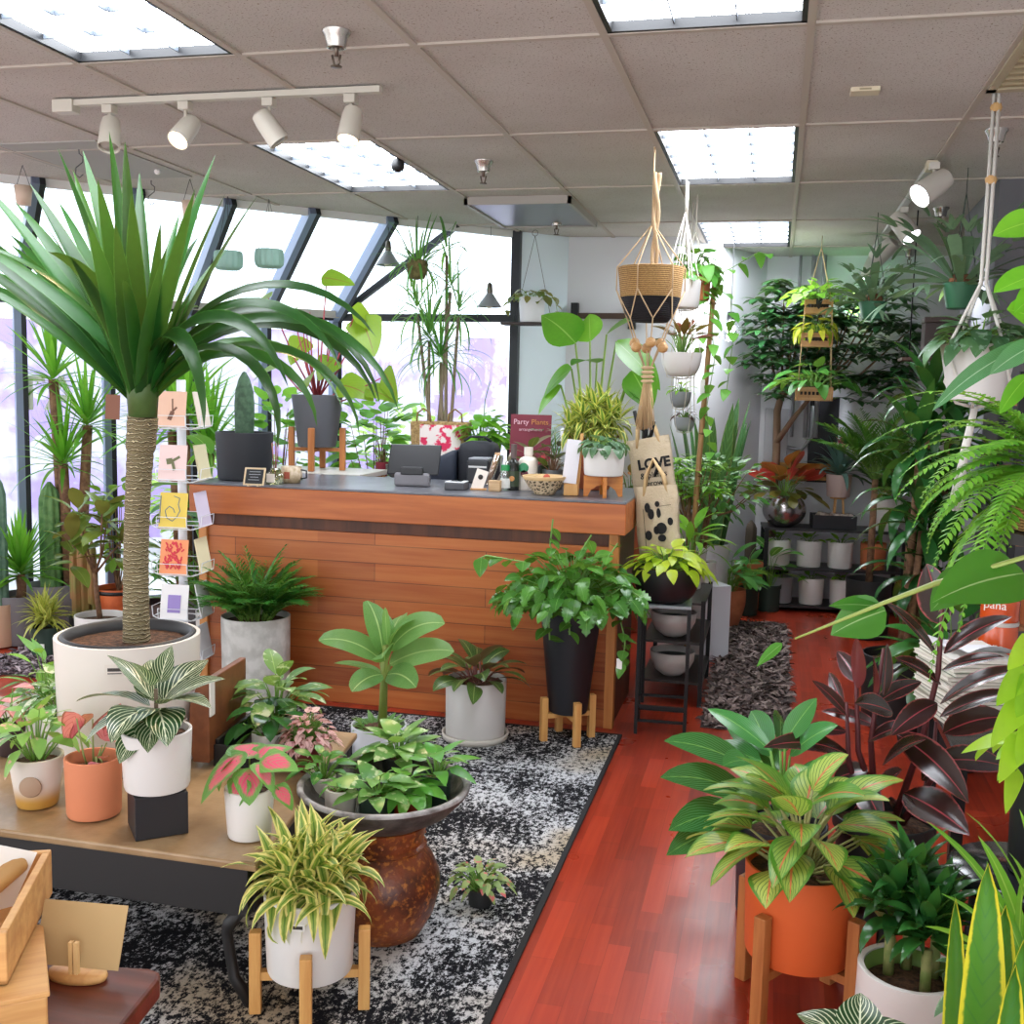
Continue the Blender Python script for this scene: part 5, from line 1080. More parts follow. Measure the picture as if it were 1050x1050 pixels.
# columnar cacti
CACM = M('#4f7a44', .7, col2='#6f955a', sc=20., bmp=.3, bsc=80.)
def cactus(o, name, x, y, z0, z1, r, ribs=9, mat=CACM):
    m = MB(); n_ = ribs*4; rows = []
    for i in range(14):
        t_ = i/13; rr = r*min(1, (1-t_)*6+.02)**.5
        rows.append([(x+rr*(1+.14*cos(ribs*2*PI*k/n_))*cos(2*PI*k/n_), y+rr*(1+.14*cos(ribs*2*PI*k/n_))*sin(2*PI*k/n_), z0+(z1-z0)*t_) for k in range(n_)])
    m.grid(rows, True); return m.build(name, mat, o)
c = aty(54, 640, 5.8); p = wplant('potted_cactus', 'tall ribbed column cactus in a wide grey pot by the window', c.x, 5.8, .15, .34, M('#85838a', .6), .007); cactus(p.o, 'cactus_column', -.0, 0, .3, .98, .06); p.done([STEM])
c = aty(4, 640, 5.5); p = wplant('potted_cactus', 'slim blue-green column cactus cut off by the left edge of the picture', c.x-.03, 5.5, .1, .26, M('#c9a58a', .6), .007); cactus(p.o, 'cactus_column', 0, 0, .22, 1.05, .05, mat=M('#5a7a6a', .7, col2='#6f8f7a', sc=20.)); p.done([STEM])
c = aty(87, 640, 5.6); p = wplant('potted_euphorbia', 'reddish-green branching cactus behind the slim rubber tree trunk', c.x, 5.6, .09, .2, NURSB, .007)
for x, y, z0, z1, r_ in ((0, 0, .17, .75, .032), (-.07, .01, .3, .62, .025), (.06, 0, .28, .66, .026), (-.03, -.03, .18, .5, .025), (.04, .04, .17, .55, .026)): cactus(p.o, 'cactus_column', x, y, z0, z1, r_, 5, M('#7a7a3a', .6, col2='#9a6a3f', sc=7.))
p.done([STEM])
c = aty(122, 640, 5.75); ORNG = M('#e0703a', .5, col2='#c95a2a', sc=8.); p = wplant('potted_ficus', 'green plant in a black-rimmed orange pot behind the slim rubber tree', c.x, 5.75, .14, .36, ORNG, .006); MB().lathe([(.125, .325), (.142, .33), (.142, .352), (.125, .355)], 30).build('rim', BLK, p.o); p.crown((0, 0, .32), (0, 0, .75), (.16, .14, .3), 50, .13, .055, 'ellip'); p.done([LEAF('#4a7a24', '#8ab83a', trans=.4)], BARK)
# tall yucca canes behind
def yucca(lb, canes, x, y, r=.15, h=.32, pot=GREYP, L=.42, W=.03, mat=YUC, n=46, z=0.):
    p = wplant('potted_yucca_tree', lb, x, y, r, h, pot, z)
    for (dx, dy, z0) in canes:
        p.trunk([(dx*.4, dy*.4, h*.8), (dx*.7, dy*.7, z0*.6), (dx, dy, z0)], [.036, .032, .03], name='cane'); p.rosette(n, (dx, dy, z0-.03), L, W, (1.5, -.25), (.1, 1.0), rise=.1, spread=.02)
    p.done(mat); return p
c = aty(75, 640, 5.88); yucca('tall multi-cane yucca with bright spiky heads by the second window post from the left', ((-.1, 0, 1.62), (.1, .05, 1.34), (.0, -.06, 1.1)), c.x, 5.88)
c = aty(198, 600, 5.95); yucca('wide bright green yucca behind the card rack by the window', ((-.1, 0, 1.32), (.12, .06, 1.22), (.03, -.08, 1.42)), c.x, 5.9, L=.5)
c = aty(222, 600, 5.6); p = wplant('potted_dieffenbachia', 'broad-leaved plant between the card rack and the black cactus pot', c.x, 5.62, .13, .3, WP, 0.); 
p.bush(26, .42, 1.05, .32, .12, 'ellip', .5, (1.1, -.3), .8, hmin=.55, stalk=.006, nseg=9); p.done([LEAF('#2a6a34', '#4a9a4a', mid=('#9acb7a', .05), trans=.4)])
c = aty(190, 600, 5.3); p = wplant('potted_fern', 'bushy grass-like fern low behind the card rack', c.x+.12, 5.45, .12, .3, WP, 0.); 
for i in range(34): a = i*2.4; p.frond((.05*cos(a), .05*sin(a), .3), a, 1.4-.02*i, .6*p.R.uniform(.7, 1.1), .9, 12, .09, .016)
p.done(YUCD)
# plants beyond/along the glass between rack and philodendron
for i, (px, yy, z0, lb) in enumerate(((285, 6.6, 1.0, 'leafy bush at the glass behind the grey philodendron pot'), (385, 6.75, 1.1, 'bushy green plant at the corner post of the windows'))):
    c = aty(px, 480, yy); p = wplant('potted_ficus', lb, c.x, yy, .15, .4, CONC); p.trunk([(0, 0, .35), (.0, 0, .9)], [.015, .01]); p.crown((0, 0, .8), (0, 0, 1.2), (.28, .22, .38), 150, .15, .1, 'ovate', branches=8); p.done([LEAF('#3a8a34', '#7ac24a', trans=.5)], BARK)
# low desk surface with grey pot philodendron on wooden stand
c = aty(323, 487, 6.02); z = CT
o = thing('counter_return', 'pale-topped desk behind the left end of the counter', 'desk', (c.x-.05, 6.05, 0)); MB().box(-.42, .42, -.24, .24, z-.03, z-.001).build('desktop', M('#cfcac2', .4), o, False, .003)
for x in (-.38, .38):
    for y in (-.2, .2): MB().box(x-.025, x+.025, y-.025, y+.025, 0, z-.03).build('leg', STND, o, False)
s = mpp(c); r = 26*s; zt_, zb_ = aty(323, 405, 6.05).z, aty(323, 458, 6.05).z
stand('wooden plant stand with cross bar under the dark grey philodendron pot', c.x, 6.05, z, r*.9, zb_-z-.004, aty(323, 438, 6.05).z-z, STND2, .2, .035, .0)
p = Plant('potted_philodendron', 'philodendron with large yellow-green leaves and red stalks in a dark grey pot', (c.x, 6.05, zb_), r, zt_-zb_, M('#55565c', .6), r*.75, fill=.9)
PH = LEAF('#5a8a22', '#93b02f', mid=('#8a3a3a', .05), vein=('#86a83f', 7, .6, .04), trans=.5, rough=.35)
for (px, py, L_, w_, az, el, dr, ro) in ((335, 285, .2, .1, .0, -.1, .3, .4), (372, 330, .26, .17, -.6, -.9, .3, .0), (365, 320, .2, .15, .8, -.6, .3, .3), (352, 395, .24, .15, -.1, -.1, .7, .3), (396, 385, .22, .13, -.7, -.7, .3, .9), (380, 400, .2, .12, .0, -.2, .5, 0), (300, 320, .2, .11, 2.6, -.3, .5, 0), (275, 305, .14, .1, 2.9, -.2, .5, 0), (285, 375, .22, .13, 3.2, -.3, .6, .2), (310, 350, .2, .12, -1.8, -.7, .5, 0), (340, 370, .18, .12, 4.4, -.6, .5, 0), (318, 385, .16, .1, 5., -.3, .5, .2)):
    q = aty(px, py, 6.0+.1*sin(px))-p.o.location; p.st.tube([(0, 0, p.z), Vector(q)*.45+Vector((0, 0, .12)), q], [.006, .005, .004], 5); p.fol.leaf(q, az, el, L_*1.1, w_*1.4, dr, .1, 'heart', 10, ro+(.6 if cos(az) > 0 else -.6), 0, p.R.random(), nw=2, back=.15)
for i in range(7): a = i*.9; p.st.tube([(0, 0, p.z), (.06*cos(a), .05*sin(a), p.z+.2), (.1*cos(a), .06*sin(a), p.z+.42+.02*i)], [.007, .006, .002], 5)
p.done(PH, M('#9a3f46', .5))
# pots on the rear counter
def rc(px, yy=6.45): q = aty(px, 470, yy); return (q.x, yy, RT)
p = Plant('potted_peperomia', 'small plant in a dark red pot on the rear counter', rc(392, 6.5), .045, .09, M('#9a3040', .5), .035); p.bush(14, .13, .32, .09, .06, 'ovate', .6, (.8, -.4), .6, hmin=.5); p.done([LEAF('#3a8a34', '#6ab84a', trans=.45)], BARK)
p = Plant('potted_succulent', 'low grey bowl with a few green sprigs on the rear counter', rc(410, 6.42), .09, .085, M('#6b655f', .6), shape='bowl'); p.bush(12, .08, .12, .06, .02, 'lance', .5, (1.2, .3), .5); p.done(YUCD)
p = Plant('potted_pothos', 'bright green leafy plant in a black pot on the rear counter beside the straw tote', rc(493, 6.5), .075, .16, BLK); p.bush(40, .19, .36, .13, .075, 'ovate', .5, (.8, -.6), .6, hmin=.35); p.st.tube([(0, 0, .1), (.02, 0, .5), (.05, 0, .62)], .003, 4); p.done([LEAF('#4aa82a', '#9ade4a', trans=.55)])
p = Plant('potted_pothos', 'leafy green plant in a white pot on the rear counter behind the burgundy sign', rc(505, 6.65), .07, .15, WHT); p.bush(26, .16, .3, .11, .06, 'ovate', .5, (.8, -.6), .6, hmin=.35); p.done([LEAF('#3a8a34', '#7ac24a', trans=.5)])
p = Plant('potted_palm', 'thin pale-green frilly plant against the light blue wall behind the burgundy sign', rc(570, 6.6), .06, .16, WHT); 
for i in range(8): a = i*2.4; p.frond((0, 0, .14), a, 1.3, .34, 1.3, 8, .1, .014)
p.done([LEAF('#3f9a6a', '#7ac29a', trans=.4)])
# dracaena marginata in the straw tote zone (stands on the floor behind the rear counter)
c = aty(452, 440, 7.0); p = wplant('potted_dragon_tree', 'tall thin-leaved dragon tree with bare canes rising to the ceiling beside the windows', c.x, 6.93, .13, .35, WP)
MAR = LEAF('#2f6a3a', '#5aa04a', trans=.4); PXL = lambda px, py: aty(px, py, 6.93)-p.o.location
for (x0, px, py, n_, L_, w_) in ((-.05, 440, 350, 46, .42, .016), (.04, 452, 372, 44, .42, .016), (.0, 428, 322, 26, .36, .016), (-.02, 462, 300, 16, .34, .018), (.05, 458, 262, 9, .34, .02), (.06, 470, 325, 20, .36, .016)):
    tip = Vector(PXL(px, py)); p.trunk([(x0, 0, .3), (x0*1.2, 0, 1.0), (tip.x, tip.y, tip.z)], [.018, .015, .01], M('#8a7a66', .8, bmp=.4), 'cane'); p.rosette(n_, tip, L_, w_, (1.4, -.5), (.5, 1.9), 'strap', rise=.08, spread=.01, n_seg=10)
p.done([MAR])
# hanging items near the glass
def cordpart(o, a, b, r=.0015, mat=None, name='cord'): return MB().tube([a, b], r, 5).build(name, mat or M('#3a3a3c', .6), o)
SAGE = M('#8fb5a8', .6)
for px, py, ww, lb in ((234, 267, 29, 'sage green ribbed hanging pot, the left one of the pair before the slanted glass'), (276, 265, 29, 'sage green ribbed hanging pot, the right one of the pair before the slanted glass')):
    q = aty(px, py, 5.85 if px < 250 else 6.0); s = mpp(q); r = ww*s/2; o = thing('hanging_pot', lb, 'hanging pot', q, 0, 'sage pots before the glass')
    m = MB(); n_ = 60
    rows = [[(rr*(1+.05*cos(15*2*PI*k/n_))*cos(2*PI*k/n_), rr*(1+.05*cos(15*2*PI*k/n_))*sin(2*PI*k/n_), z) for k in range(n_)] for rr, z in ((.001, -r*.65), (r*.75, -r*.65), (r*.95, -r*.45), (r, 0), (r*.95, r*.5), (r*.9, r*.62), (r*.82, r*.6), (r*.8, -r*.3), (.001, -r*.35))]
    m.grid(rows, True); m.build('pot', SAGE, o)
    ds = ((q.x-DP.x)*DN.x+(q.y-DP.y)*DN.y); zc = CZ-q.z if ds < 0 else (CZ-max(0, ds)*.82-q.z-.03)
    for k in range(3): a = k*2.1; cordpart(o, (r*.86*cos(a), r*.86*sin(a), r*.55), (0, 0, zc), .0012)
LAMP = M('#8e9297', .45, .3)
for px, py, lb in ((398, 264, 'grey cone lamp hanging outside over the air plant, higher one'), (502, 307, 'grey cone lamp hanging near the window post, lower one')):
    q = aty(px, py, 7.02 if px > 450 else 6.7); s = mpp(q); r = 12.5*s; o = thing('pendant_lamp', lb, 'pendant lamp', q)
    MB().lathe([(r, -.05), (r*.98, -.045), (r*.3, .035), (r*.24, .04), (r*.24, .03), (r*.9, -.05)], 26).build('shade', LAMP, o); MB().lathe([(r*.24, .038), (r*.26, .06), (r*.2, .1), (r*.05, .11)], 14).build('socket', M('#6a655c', .4, .7), o)
    ds = ((q.x-DP.x)*DN.x+(q.y-DP.y)*DN.y); cordpart(o, (0, 0, .1), (0, 0, (CZ if ds < 0 else CZ-ds*.82)-q.z-.02))
    MB().ball((0, 0, -.03), .03).build('bulb', M('#efe9dc', .4), o)
q = aty(428, 276, 6.65); o = Plant('hanging_air_plant', 'mossy kokedama ball with strappy leaves hanging before the windows', q); s = mpp(q); r = 11*s
MB().lathe([(1e-6, -r), (r*.7, -r*.85), (r*.95, -r*.2), (r, r*.5), (r*.8, r*.85), (1e-6, r)], 18).build('moss_ball', M('#5a5230', .95, col2='#7a6f45', sc=40., bmp=1., bsc=60.), o.o); o.rosette(40, (0, 0, r*.6), .34, .016, (1.5, -.9), (.3, 1.9), 'strap', spread=r*.6, n_seg=8); o.done([MAR]); cordpart(o.o, (0, 0, r), (0, 0, CZ-q.z-.005))
# hanging shelf with white pot
q = aty(545, 331, 7.2); s = mpp(q); o = thing('hanging_shelf', 'small dark hanging shelf near the window post carrying a white pot', 'shelf', q); MB().box(-.2, .24, -.07, .07, -.018, 0).build('board', M('#3a2f2c', .6), o, False, .003)
zc = CZ-q.z-.01
for x in (-.12, .14): cordpart(o, (x, 0, 0), (.01, 0, zc-.05))
m = MB(); m.tube([(.01+.02*cos(a*.7), 0, zc-.03+.02*sin(a*.7)) for a in range(10)], .002, 5); m.build('ring', M('#55555a', .5), o)
p = Plant('potted_string_plant', 'white pot with round trailing leaves on the small hanging shelf', q+Vector((.0, 0, .001)), 13.5*s, .165, M('#e2e1e6', .5), 12*s); p.bush(22, .2, .1, .07, .055, 'ovate', .9, (.4, -1.), .5, hmin=.4); p.vine([(.05, -.05, p.z), (.17, -.07, p.z+.02), (.2, -.08, p.z-.12)], .06, .045, .05); p.vine([(-.05, -.05, p.z), (-.14, -.07, p.z), (-.16, -.08, p.z-.1)], .055, .04, .05); p.done([LEAF('#4a6a3a', '#8a7a4a', trans=.3)])
# hooks and small hanging pots at the left ceiling
for px, py, yy, lb in ((82, 200, 4.9, 'small cream hanging pot among the dracaena tips at the far left glass'), (195, 215, 5.35, 'small cream hanging pot to the right of the upright dracaena leaves')):
    q = aty(px-58 if px < 100 else px, py, yy); o = thing('hanging_pot', lb, 'hanging pot', q, 0, 'cream pots at the slanted glass'); MB().lathe([(1e-6, -.05), (.035, -.05), (.045, .045), (.04, .045), (.03, -.03), (1e-6, -.03)], 22).build('pot', M('#d9c2ae', .5), o); cordpart(o, (0.04, 0, .045), (0, 0, CZ-q.z-.005)); cordpart(o, (-.04, 0, .045), (0, 0, CZ-q.z-.005))
for px, py, lb in ((81, 153, 'black S-shaped hook hanging from the ceiling panel at the left'), (155, 185, 'small wire hook on the ceiling edge behind the dracaena tips')):
    q = at(px, py, CZ-.007); o = thing('ceiling_hook', lb, 'hook', q); m = MB(); m.tube([(0, 0, 0), (0, 0, -.02), (.02, 0, -.035), (.018, 0, -.06), (-.018, 0, -.085), (-.02, 0, -.115), (0, 0, -.13), (.02, 0, -.115)], .0025, 5); m.build('wire', M('#3a3b40', .5), o)
# window lettering on the glass
d_ = ray(48, 405); t_ = (DP.dot(DN)+OFF-.012)/(d_.xy.dot(DN)); q = EYE+d_*t_; o = thing('window_lettering', 'white letters TA stuck on the window glass behind the tall yucca', 'lettering', q, math.atan2(DD.y, DD.x)); text('letters', 'TA', .30, M('#fbfbfb', .6), o, (0, 0, 0), ext=.001, bold=.006)
# wall rail
q = aty(580, 324, 7.68); o = thing('wall_rail', 'dark wooden rail with two black brackets on the wall behind the counter', 'rail', (q.x, 7.66, q.z)); MB().box(0, .62, -.02, .0, -.02, .02).build('rail', M('#4a3526', .6), o, False, .003)
for x in (.07, .48): MB().box(x-.025, x+.025, -.026, .035, -.09, .09).build('bracket', IRON, o, False)
# greenery outside
BUSH = LEAF('#6a9a3a', '#b8d86a', trans=.4)
for i, (x, y, h, lb) in enumerate(((-6.6, 7.0, 1.3, 'yellow-green bush outside the leftmost window'), (-5.2, 9.6, 1.2, 'pale green bush outside behind the card rack windows'), (-3.4, 10.2, 1.5, 'pale green shrub outside near the corner window'))):
    p = Plant('outdoor_bush', lb, (x, y, -.07), cat='bush'); p.crown((0, 0, 0), (0, 0, h*.5), (.7, .7, h*.5), 420, .16, .07, 'ellip', branches=12, br=.02); p.done([BUSH], BARK)
# ================================================================ rear left group: around the side wall
DKG = LEAF('#143a1c', '#2f6a34', trans=.15, rough=.3); MIDG = LEAF('#2a6a2c', '#5a9a40', trans=.25, rough=.35); BRT = LEAF('#5aa82a', '#9ad24a', trans=.4); NEON = LEAF('#9ac21f', '#d2e24a', trans=.45, rough=.3)
# black bowl planter with neon pothos on the metal stand
c = (-.475, 5.12, .631); p = Plant('potted_neon_pothos', 'neon yellow-green pothos in a black bowl on the narrow metal stand', c, .165, .17, M('#1c1b20', .45), shape='bowl', fill=.9); p.bush(64, .24, .13, .1, .055, 'ovate', .8, (.7, -.7), .6); p.done([NEON])
# philodendron behind the counter end (tall green, near wall)
c = aty(608, 440, 6.9); p = Plant('potted_philodendron', 'tall broad-leaved philodendron with pale stalks in a terracotta pot by the wall behind the counter', (c.x, 6.9, 0.), .16, .55, M('#b5613f', .7))
for (px, py, L_, w_, az, el, dr, ro) in ((590, 352, .36, .16, 2.6, .7, .4, .8), (632, 350, .42, .17, .1, -.7, .3, .6), (622, 343, .3, .14, .4, .6, .3, -.2), (586, 378, .28, .15, 2.9, -.6, .5, .6), (648, 380, .3, .13, -.5, -.9, .3, .9), (612, 372, .26, .12, 4.2, .2, .8, 0), (640, 400, .26, .12, .2, -.6, .5, 0), (575, 395, .24, .1, 3.3, -.8, .4, .4), (605, 350, .26, .12, 1.8, .9, .3, .6)):
    q = aty(px, py, 6.85)-p.o.location; p.st.tube([(0, 0, .5), Vector((0, 0, 1.0)), q], [.016, .013, .006], 6); p.fol.leaf(q, az, el, L_, w_*1.7, dr, .12, 'ovate', 10, ro*(1 if cos(az) > 0 else -1), 0, p.R.random(), nw=2)
p.done([LEAF('#3a8a2c', '#7ac23a', mid=('#a5d26a', .05), trans=.4, rough=.28)], M('#8aa84a', .5))
c = aty(660, 425, 7.2); p = Plant('potted_croton', 'orange-leaved plant in a terracotta pot at the wall behind the tote bags', (c.x-.08, 7.25, .0), .12, .95, M('#b5603f', .7)); p.bush(26, .2, .32, .16, .07, 'ellip', .5, (1., -.4), .7); p.done([LEAF('#7a4a2a', '#a8653a', trans=.2)])
# small radermachera tree on plinth and companions
c = aty(735, 575, 6.75); p = Plant('potted_umbrella_tree', 'small bushy tree with a twin trunk in a white pot on the white plinth', (-.42, 6.72, .461), .10, .13, WP); p.trunk([(0.02, 0, .1), (.04, 0, .45)], [.014, .011]); p.trunk([(-.02, 0, .1), (.03, 0, .45)], [.012, .01]); p.crown((.04, 0, .4), (.1, -.05, .6), (.3, .24, .19), 210, .085, .034, 'ellip'); p.done([MIDG], BARK)
c = aty(706, 560, 6.3); p = Plant('potted_schefflera', 'light green palmate-leaved plant beside the tote bags', (-.47, 6.32, .0), .11, .72, M('#c9c6c4', .6)); p.trunk([(0, 0, .65), (.0, 0, 1.05)], .012); p.crown((0, 0, .85), (.03, -.05, 1.13), (.2, .16, .16), 30, .11, .035, 'lance', cluster=6); p.done([BRT], BARK)
c = aty(742, 470, 7.55); p = Plant('potted_snake_plant', 'very tall snake plant standing against the grey side wall', (c.x-.08, 7.5, .0), .15, .6, M('#c9c9cc', .6)); SNK = LEAF('#2f5f36', '#4f7f48', vein=('#5a8a55', 14, .1, .12), edge=('#8a9a55', .06), trans=.1)
for i in range(17): a = i*2.4; q = .11*((i+.5)/17)**.5; p.fol.leaf((q*cos(a), q*sin(a), .55), a, 1.45-.1*q/.11*p.R.uniform(.4, 1.4), p.R.uniform(.85, 1.12), .1, .05, .35, 'strap', 10, p.R.uniform(-.8, .8), 0, p.R.random())
p.done([SNK])
for x, y, r_, h, pot, nm, lb, kw, mat, sh in ((-.36, 5.42+.9, .085, .0, None, '', '', {}, None, ''),):
    pass
def floorp(nm, lb, px, py, w, h, pot, mat, shape='cyl', z=0., **kw):
    c, r = base(px, py, z, w); p = Plant(nm, lb, (c.x, c.y, z+.001), r, h, pot, shape=shape); a = dict(n=26, R=.24, H=.3, L=.2, W=.06, prof='ellip', k=.5, el=(1.1, -.2), droop=.8, hmin=.4); a.update(kw); p.bush(**a); p.done([mat]); return p
floorp('potted_peace_lily', 'peace lily with arching leaves in a round terracotta pot beyond the rug', 745, 646, 32, .27, M('#c5764f', .75, col2='#a85f3f', sc=6.), MIDG, 'round', n=34, R=.26, H=.3)
floorp('potted_peace_lily', 'leafy plant in a dark green nursery pot, left of two before the rear shelf', 765, 632, 23, .2, NURS, MIDG, 'nursery', R=.15, H=.28, L=.15)
floorp('potted_dumb_cane', 'broad-leaved plant in a dark green nursery pot with a white label before the rear shelf', 787, 628, 24, .2, NURS, LEAF('#2f7a2f', '#6aa84a', mid=('#b8d88a', .12), trans=.3), 'nursery', R=.24, H=.36, L=.22, W=.09, n=18)
p = Plant('potted_cactus', 'slim dark cactus in a ribbed terracotta pot in the corner by the rear shelf', (-.15, 8.3, 0.001), .11, .36, TERRA, .09, lip=.01); cactus(p.o, 'cactus_column', 0, 0, .3, .68, .04, 5, M('#4a3f34', .8)); p.done([STEM])
p = Plant('potted_spider_plant', 'bright leafy plant in a white pot on the low black unit behind the neon pothos', (-.43, 5.95, .551), .075, .16, M('#cfcdcc', .5)); p.bush(30, .24, .24, .2, .05, 'lance', .5, (1.2, -.2), .9); p.done([BRT])
# pots on the rear shelf; local frame of the shelf
def rs(dx, z, dy=-.06): a = .1; return (.45+dx*cos(a)-dy*sin(a), 8.5+dx*sin(a)+dy*cos(a), z+.001)
for dx, z, pm, lb in ((-.40, .335, WP, 'first white pot from the left on the middle board of the rear shelf'), (-.17, .335, WP, 'second white pot from the left on the middle board of the rear shelf'), (.06, .335, WP, 'third white pot from the left on the middle board of the rear shelf'), (.30, .335, TERRA, 'terracotta pot at the right on the middle board of the rear shelf'),
                  (-.14, .05, WP, 'left white pot of the two at the front of the lowest rear shelf board'), (.09, .05, WP, 'right white pot of the two at the front of the lowest rear shelf board'), (-.37, .05, M('#8a8c90', .5), 'grey pot at the left of the lowest rear shelf board')):
    p = Plant('plant_pot', lb, rs(dx, z), .095, .2, pm, group='pots on the rear shelf', cat='pot'); p.bush(8, .12, .08, .08, .04, 'ovate', .4, (1., 0), .6); p.done([BRT])
p = Plant('potted_croton', 'red-leaved plant in a shiny silver sphere pot on top of the rear shelf', rs(-.37, .635), .13, .24, M('#b9b2b4', .22, .9), shape='sphere'); p.bush(16, .24, .3, .2, .15, 'obov', .5, (1.3, .5), .3, nseg=8, roll=.8); p.bush(14, .3, .14, .2, .1, 'obov', .5, (.6, -.4), .6, mi=1); p.done([LEAF('#8a1f1c', '#c2372f', mid=('#d8554a', .06), trans=.25), LEAF('#4a5a24', '#7a6a2a', trans=.2)])
o = thing('stone_tray', 'dark rectangular tray of small stones on top of the rear shelf', 'tray', rs(-.0, .635, -.02), .1); m = MB(); m.box(-.16, .16, -.1, .1, 0, .01); m.box(-.16, -.15, -.1, .1, .01, .1); m.box(.15, .16, -.1, .1, .01, .1); m.box(-.15, .15, -.1, -.09, .01, .1); m.box(-.15, .15, .09, .1, .01, .1); m.build('tray', M('#2b2a2f', .6), o, False)
m = MB(); q_ = rng('stones'); [m.ball((q_.uniform(-.13, .13), q_.uniform(-.08, .08), .085+q_.uniform(0, .012)), q_.uniform(.012, .022), 7) for i in range(70)]; ob = m.build('pebbles', M('#9a8a80', .7, col2='#c9b8b0', sc=30.), o); ob['kind'] = 'stuff'
q = rs(.03, .735, .0); o = thing('plant_stand', 'tiny wooden tripod under the pale pink bromeliad pot on the rear shelf', 'plant stand', q)
for i in range(3): m = MB(); a = i*2.1; m.bar((.05*cos(a), .05*sin(a), -.03), (.035*cos(a), .035*sin(a), .13), .016, .016); m.build('leg', STND, o, False)
MB().lathe([(1e-6, .12), (.06, .12), (.06, .132), (1e-6, .132)], 20).build('top', STND, o)
p = Plant('potted_bromeliad', 'bromeliad with a pink flower in a pale pink pot on a little tripod', (q[0], q[1], q[2]+.133), .095, .17, M('#d3b9b3', .6), .085); BRO = LEAF('#4a6a6a', '#6a8f86', trans=.15); p.rosette(26, (0, 0, .16), .36, .045, (1.3, .2), (.4, 1.5), 'strap', rise=.03); p.st.tube([(0, 0, .15), (0, 0, .36)], .008, 6)
for i in range(12): a = i*2.4; p.fol.leaf((0, 0, .34+.006*i), a, .5+.06*i, .08, .028, .3, .2, 'ellip', 5, 0, 1, p.R.random())
p.done([BRO, LEAF('#e2487f', '#f07aa5', trans=.3)])
p = Plant('potted_palm', 'feathery palm in a white cylinder pot at the right of the rear shelf', rs(.37, .635, -.06), .105, .25, WP)
for i in range(20): a = i*2.4; p.frond((.02*cos(a), .02*sin(a), .25), a, 1.45-.03*i, .37*p.R.uniform(.8, 1.1), .9, 18, .14, .016, tip=.3, up=.1)
p.done([LEAF('#1f4f26', '#3f7a34', trans=.25)])
# wall items at the rear
o = thing('wall_board', 'black upright board on the rear wall below the hanging crates', 'board', (.37, 8.83, 0)); MB().box(-.12, .1, -.02, .02, .95, 1.62).build('board', M('#26262c', .6), o, False, .003)
o = thing('picture_frame', 'narrow gold-brown wooden frame leaning above the rear shelf', 'frame', (.2, 8.76, .97)); m = MB(); m.box(-.3, .3, -.015, .015, 0, .03); m.box(-.3, .3, -.015, .015, .09, .13); m.box(-.3, -.27, -.015, .015, .03, .09); m.box(.27, .3, -.015, .015, .03, .09); m.build('frame', WOOD('#a5682a', '#c08a44', 0, 2.), o, False, .003); MB().box(-.27, .27, -.004, .01, .03, .09).build('backing', M('#5a3a24', .7), o, False)
o = thing('electrical_box', 'grey electrical box with a looped conduit on the rear wall behind the tree trunk', 'electrical box', (.0, 8.83, 1.3)); MB().box(-.09, .09, -.05, .02, -.2, .22).build('box', M('#b5b5ba', .5), o, False, .004); m = MB(); m.tube([(.09, -.02, -.08), (.2, -.02, -.1), (.27, -.02, 0), (.27, -.02, .25)], .014, 8); m.build('conduit', M('#a5a5aa', .4), o)
o = thing('wall_pipe', 'vertical grey pipes side by side on the rear wall near the ceiling', 'pipe', (.2, 8.81, 0)); m = MB()
for x in (-.08, .02, .1): m.tube([(x, 0, 1.3), (x, 0, CZ)], .018 if x > 0 else .012, 8)
m.build('pipe', M('#a9a9ad', .5), o)
# big tree
p = Plant('potted_umbrella_tree', 'large dark umbrella tree spreading under the ceiling at the rear wall', (-.0, 8.58-.12, 0), .15, .4, NURSB); p.o.location = (.0, 8.62, 0); TREEW = M('#8a705a', .85, bmp=.4)
p.trunk([(0, 0, .36), (.01, 0, 1.2), (.0, 0, 1.5), (.06, -.1, 1.8)], [.035, .03, .028, .02], TREEW); p.trunk([(.0, 0, 1.25), (.12, -.1, 1.45), (.3, -.2, 1.7)], [.024, .02, .012], TREEW, 'branch')
p.crown((.03, -.06, 1.6), (.08, -.33, 2.05), (.36, .27, .46), 210, .13, .05, 'ellip', cluster=7, branches=9, br=.012); p.crown((.25, -.15, 1.65), (.62, -.26, 2.02), (.42, .28, .48), 180, .13, .05, 'ellip', cluster=7, branches=8, br=.012)
p.done([LEAF('#1f4a2a', '#47804a', trans=.15, rough=.3)], TREEW)
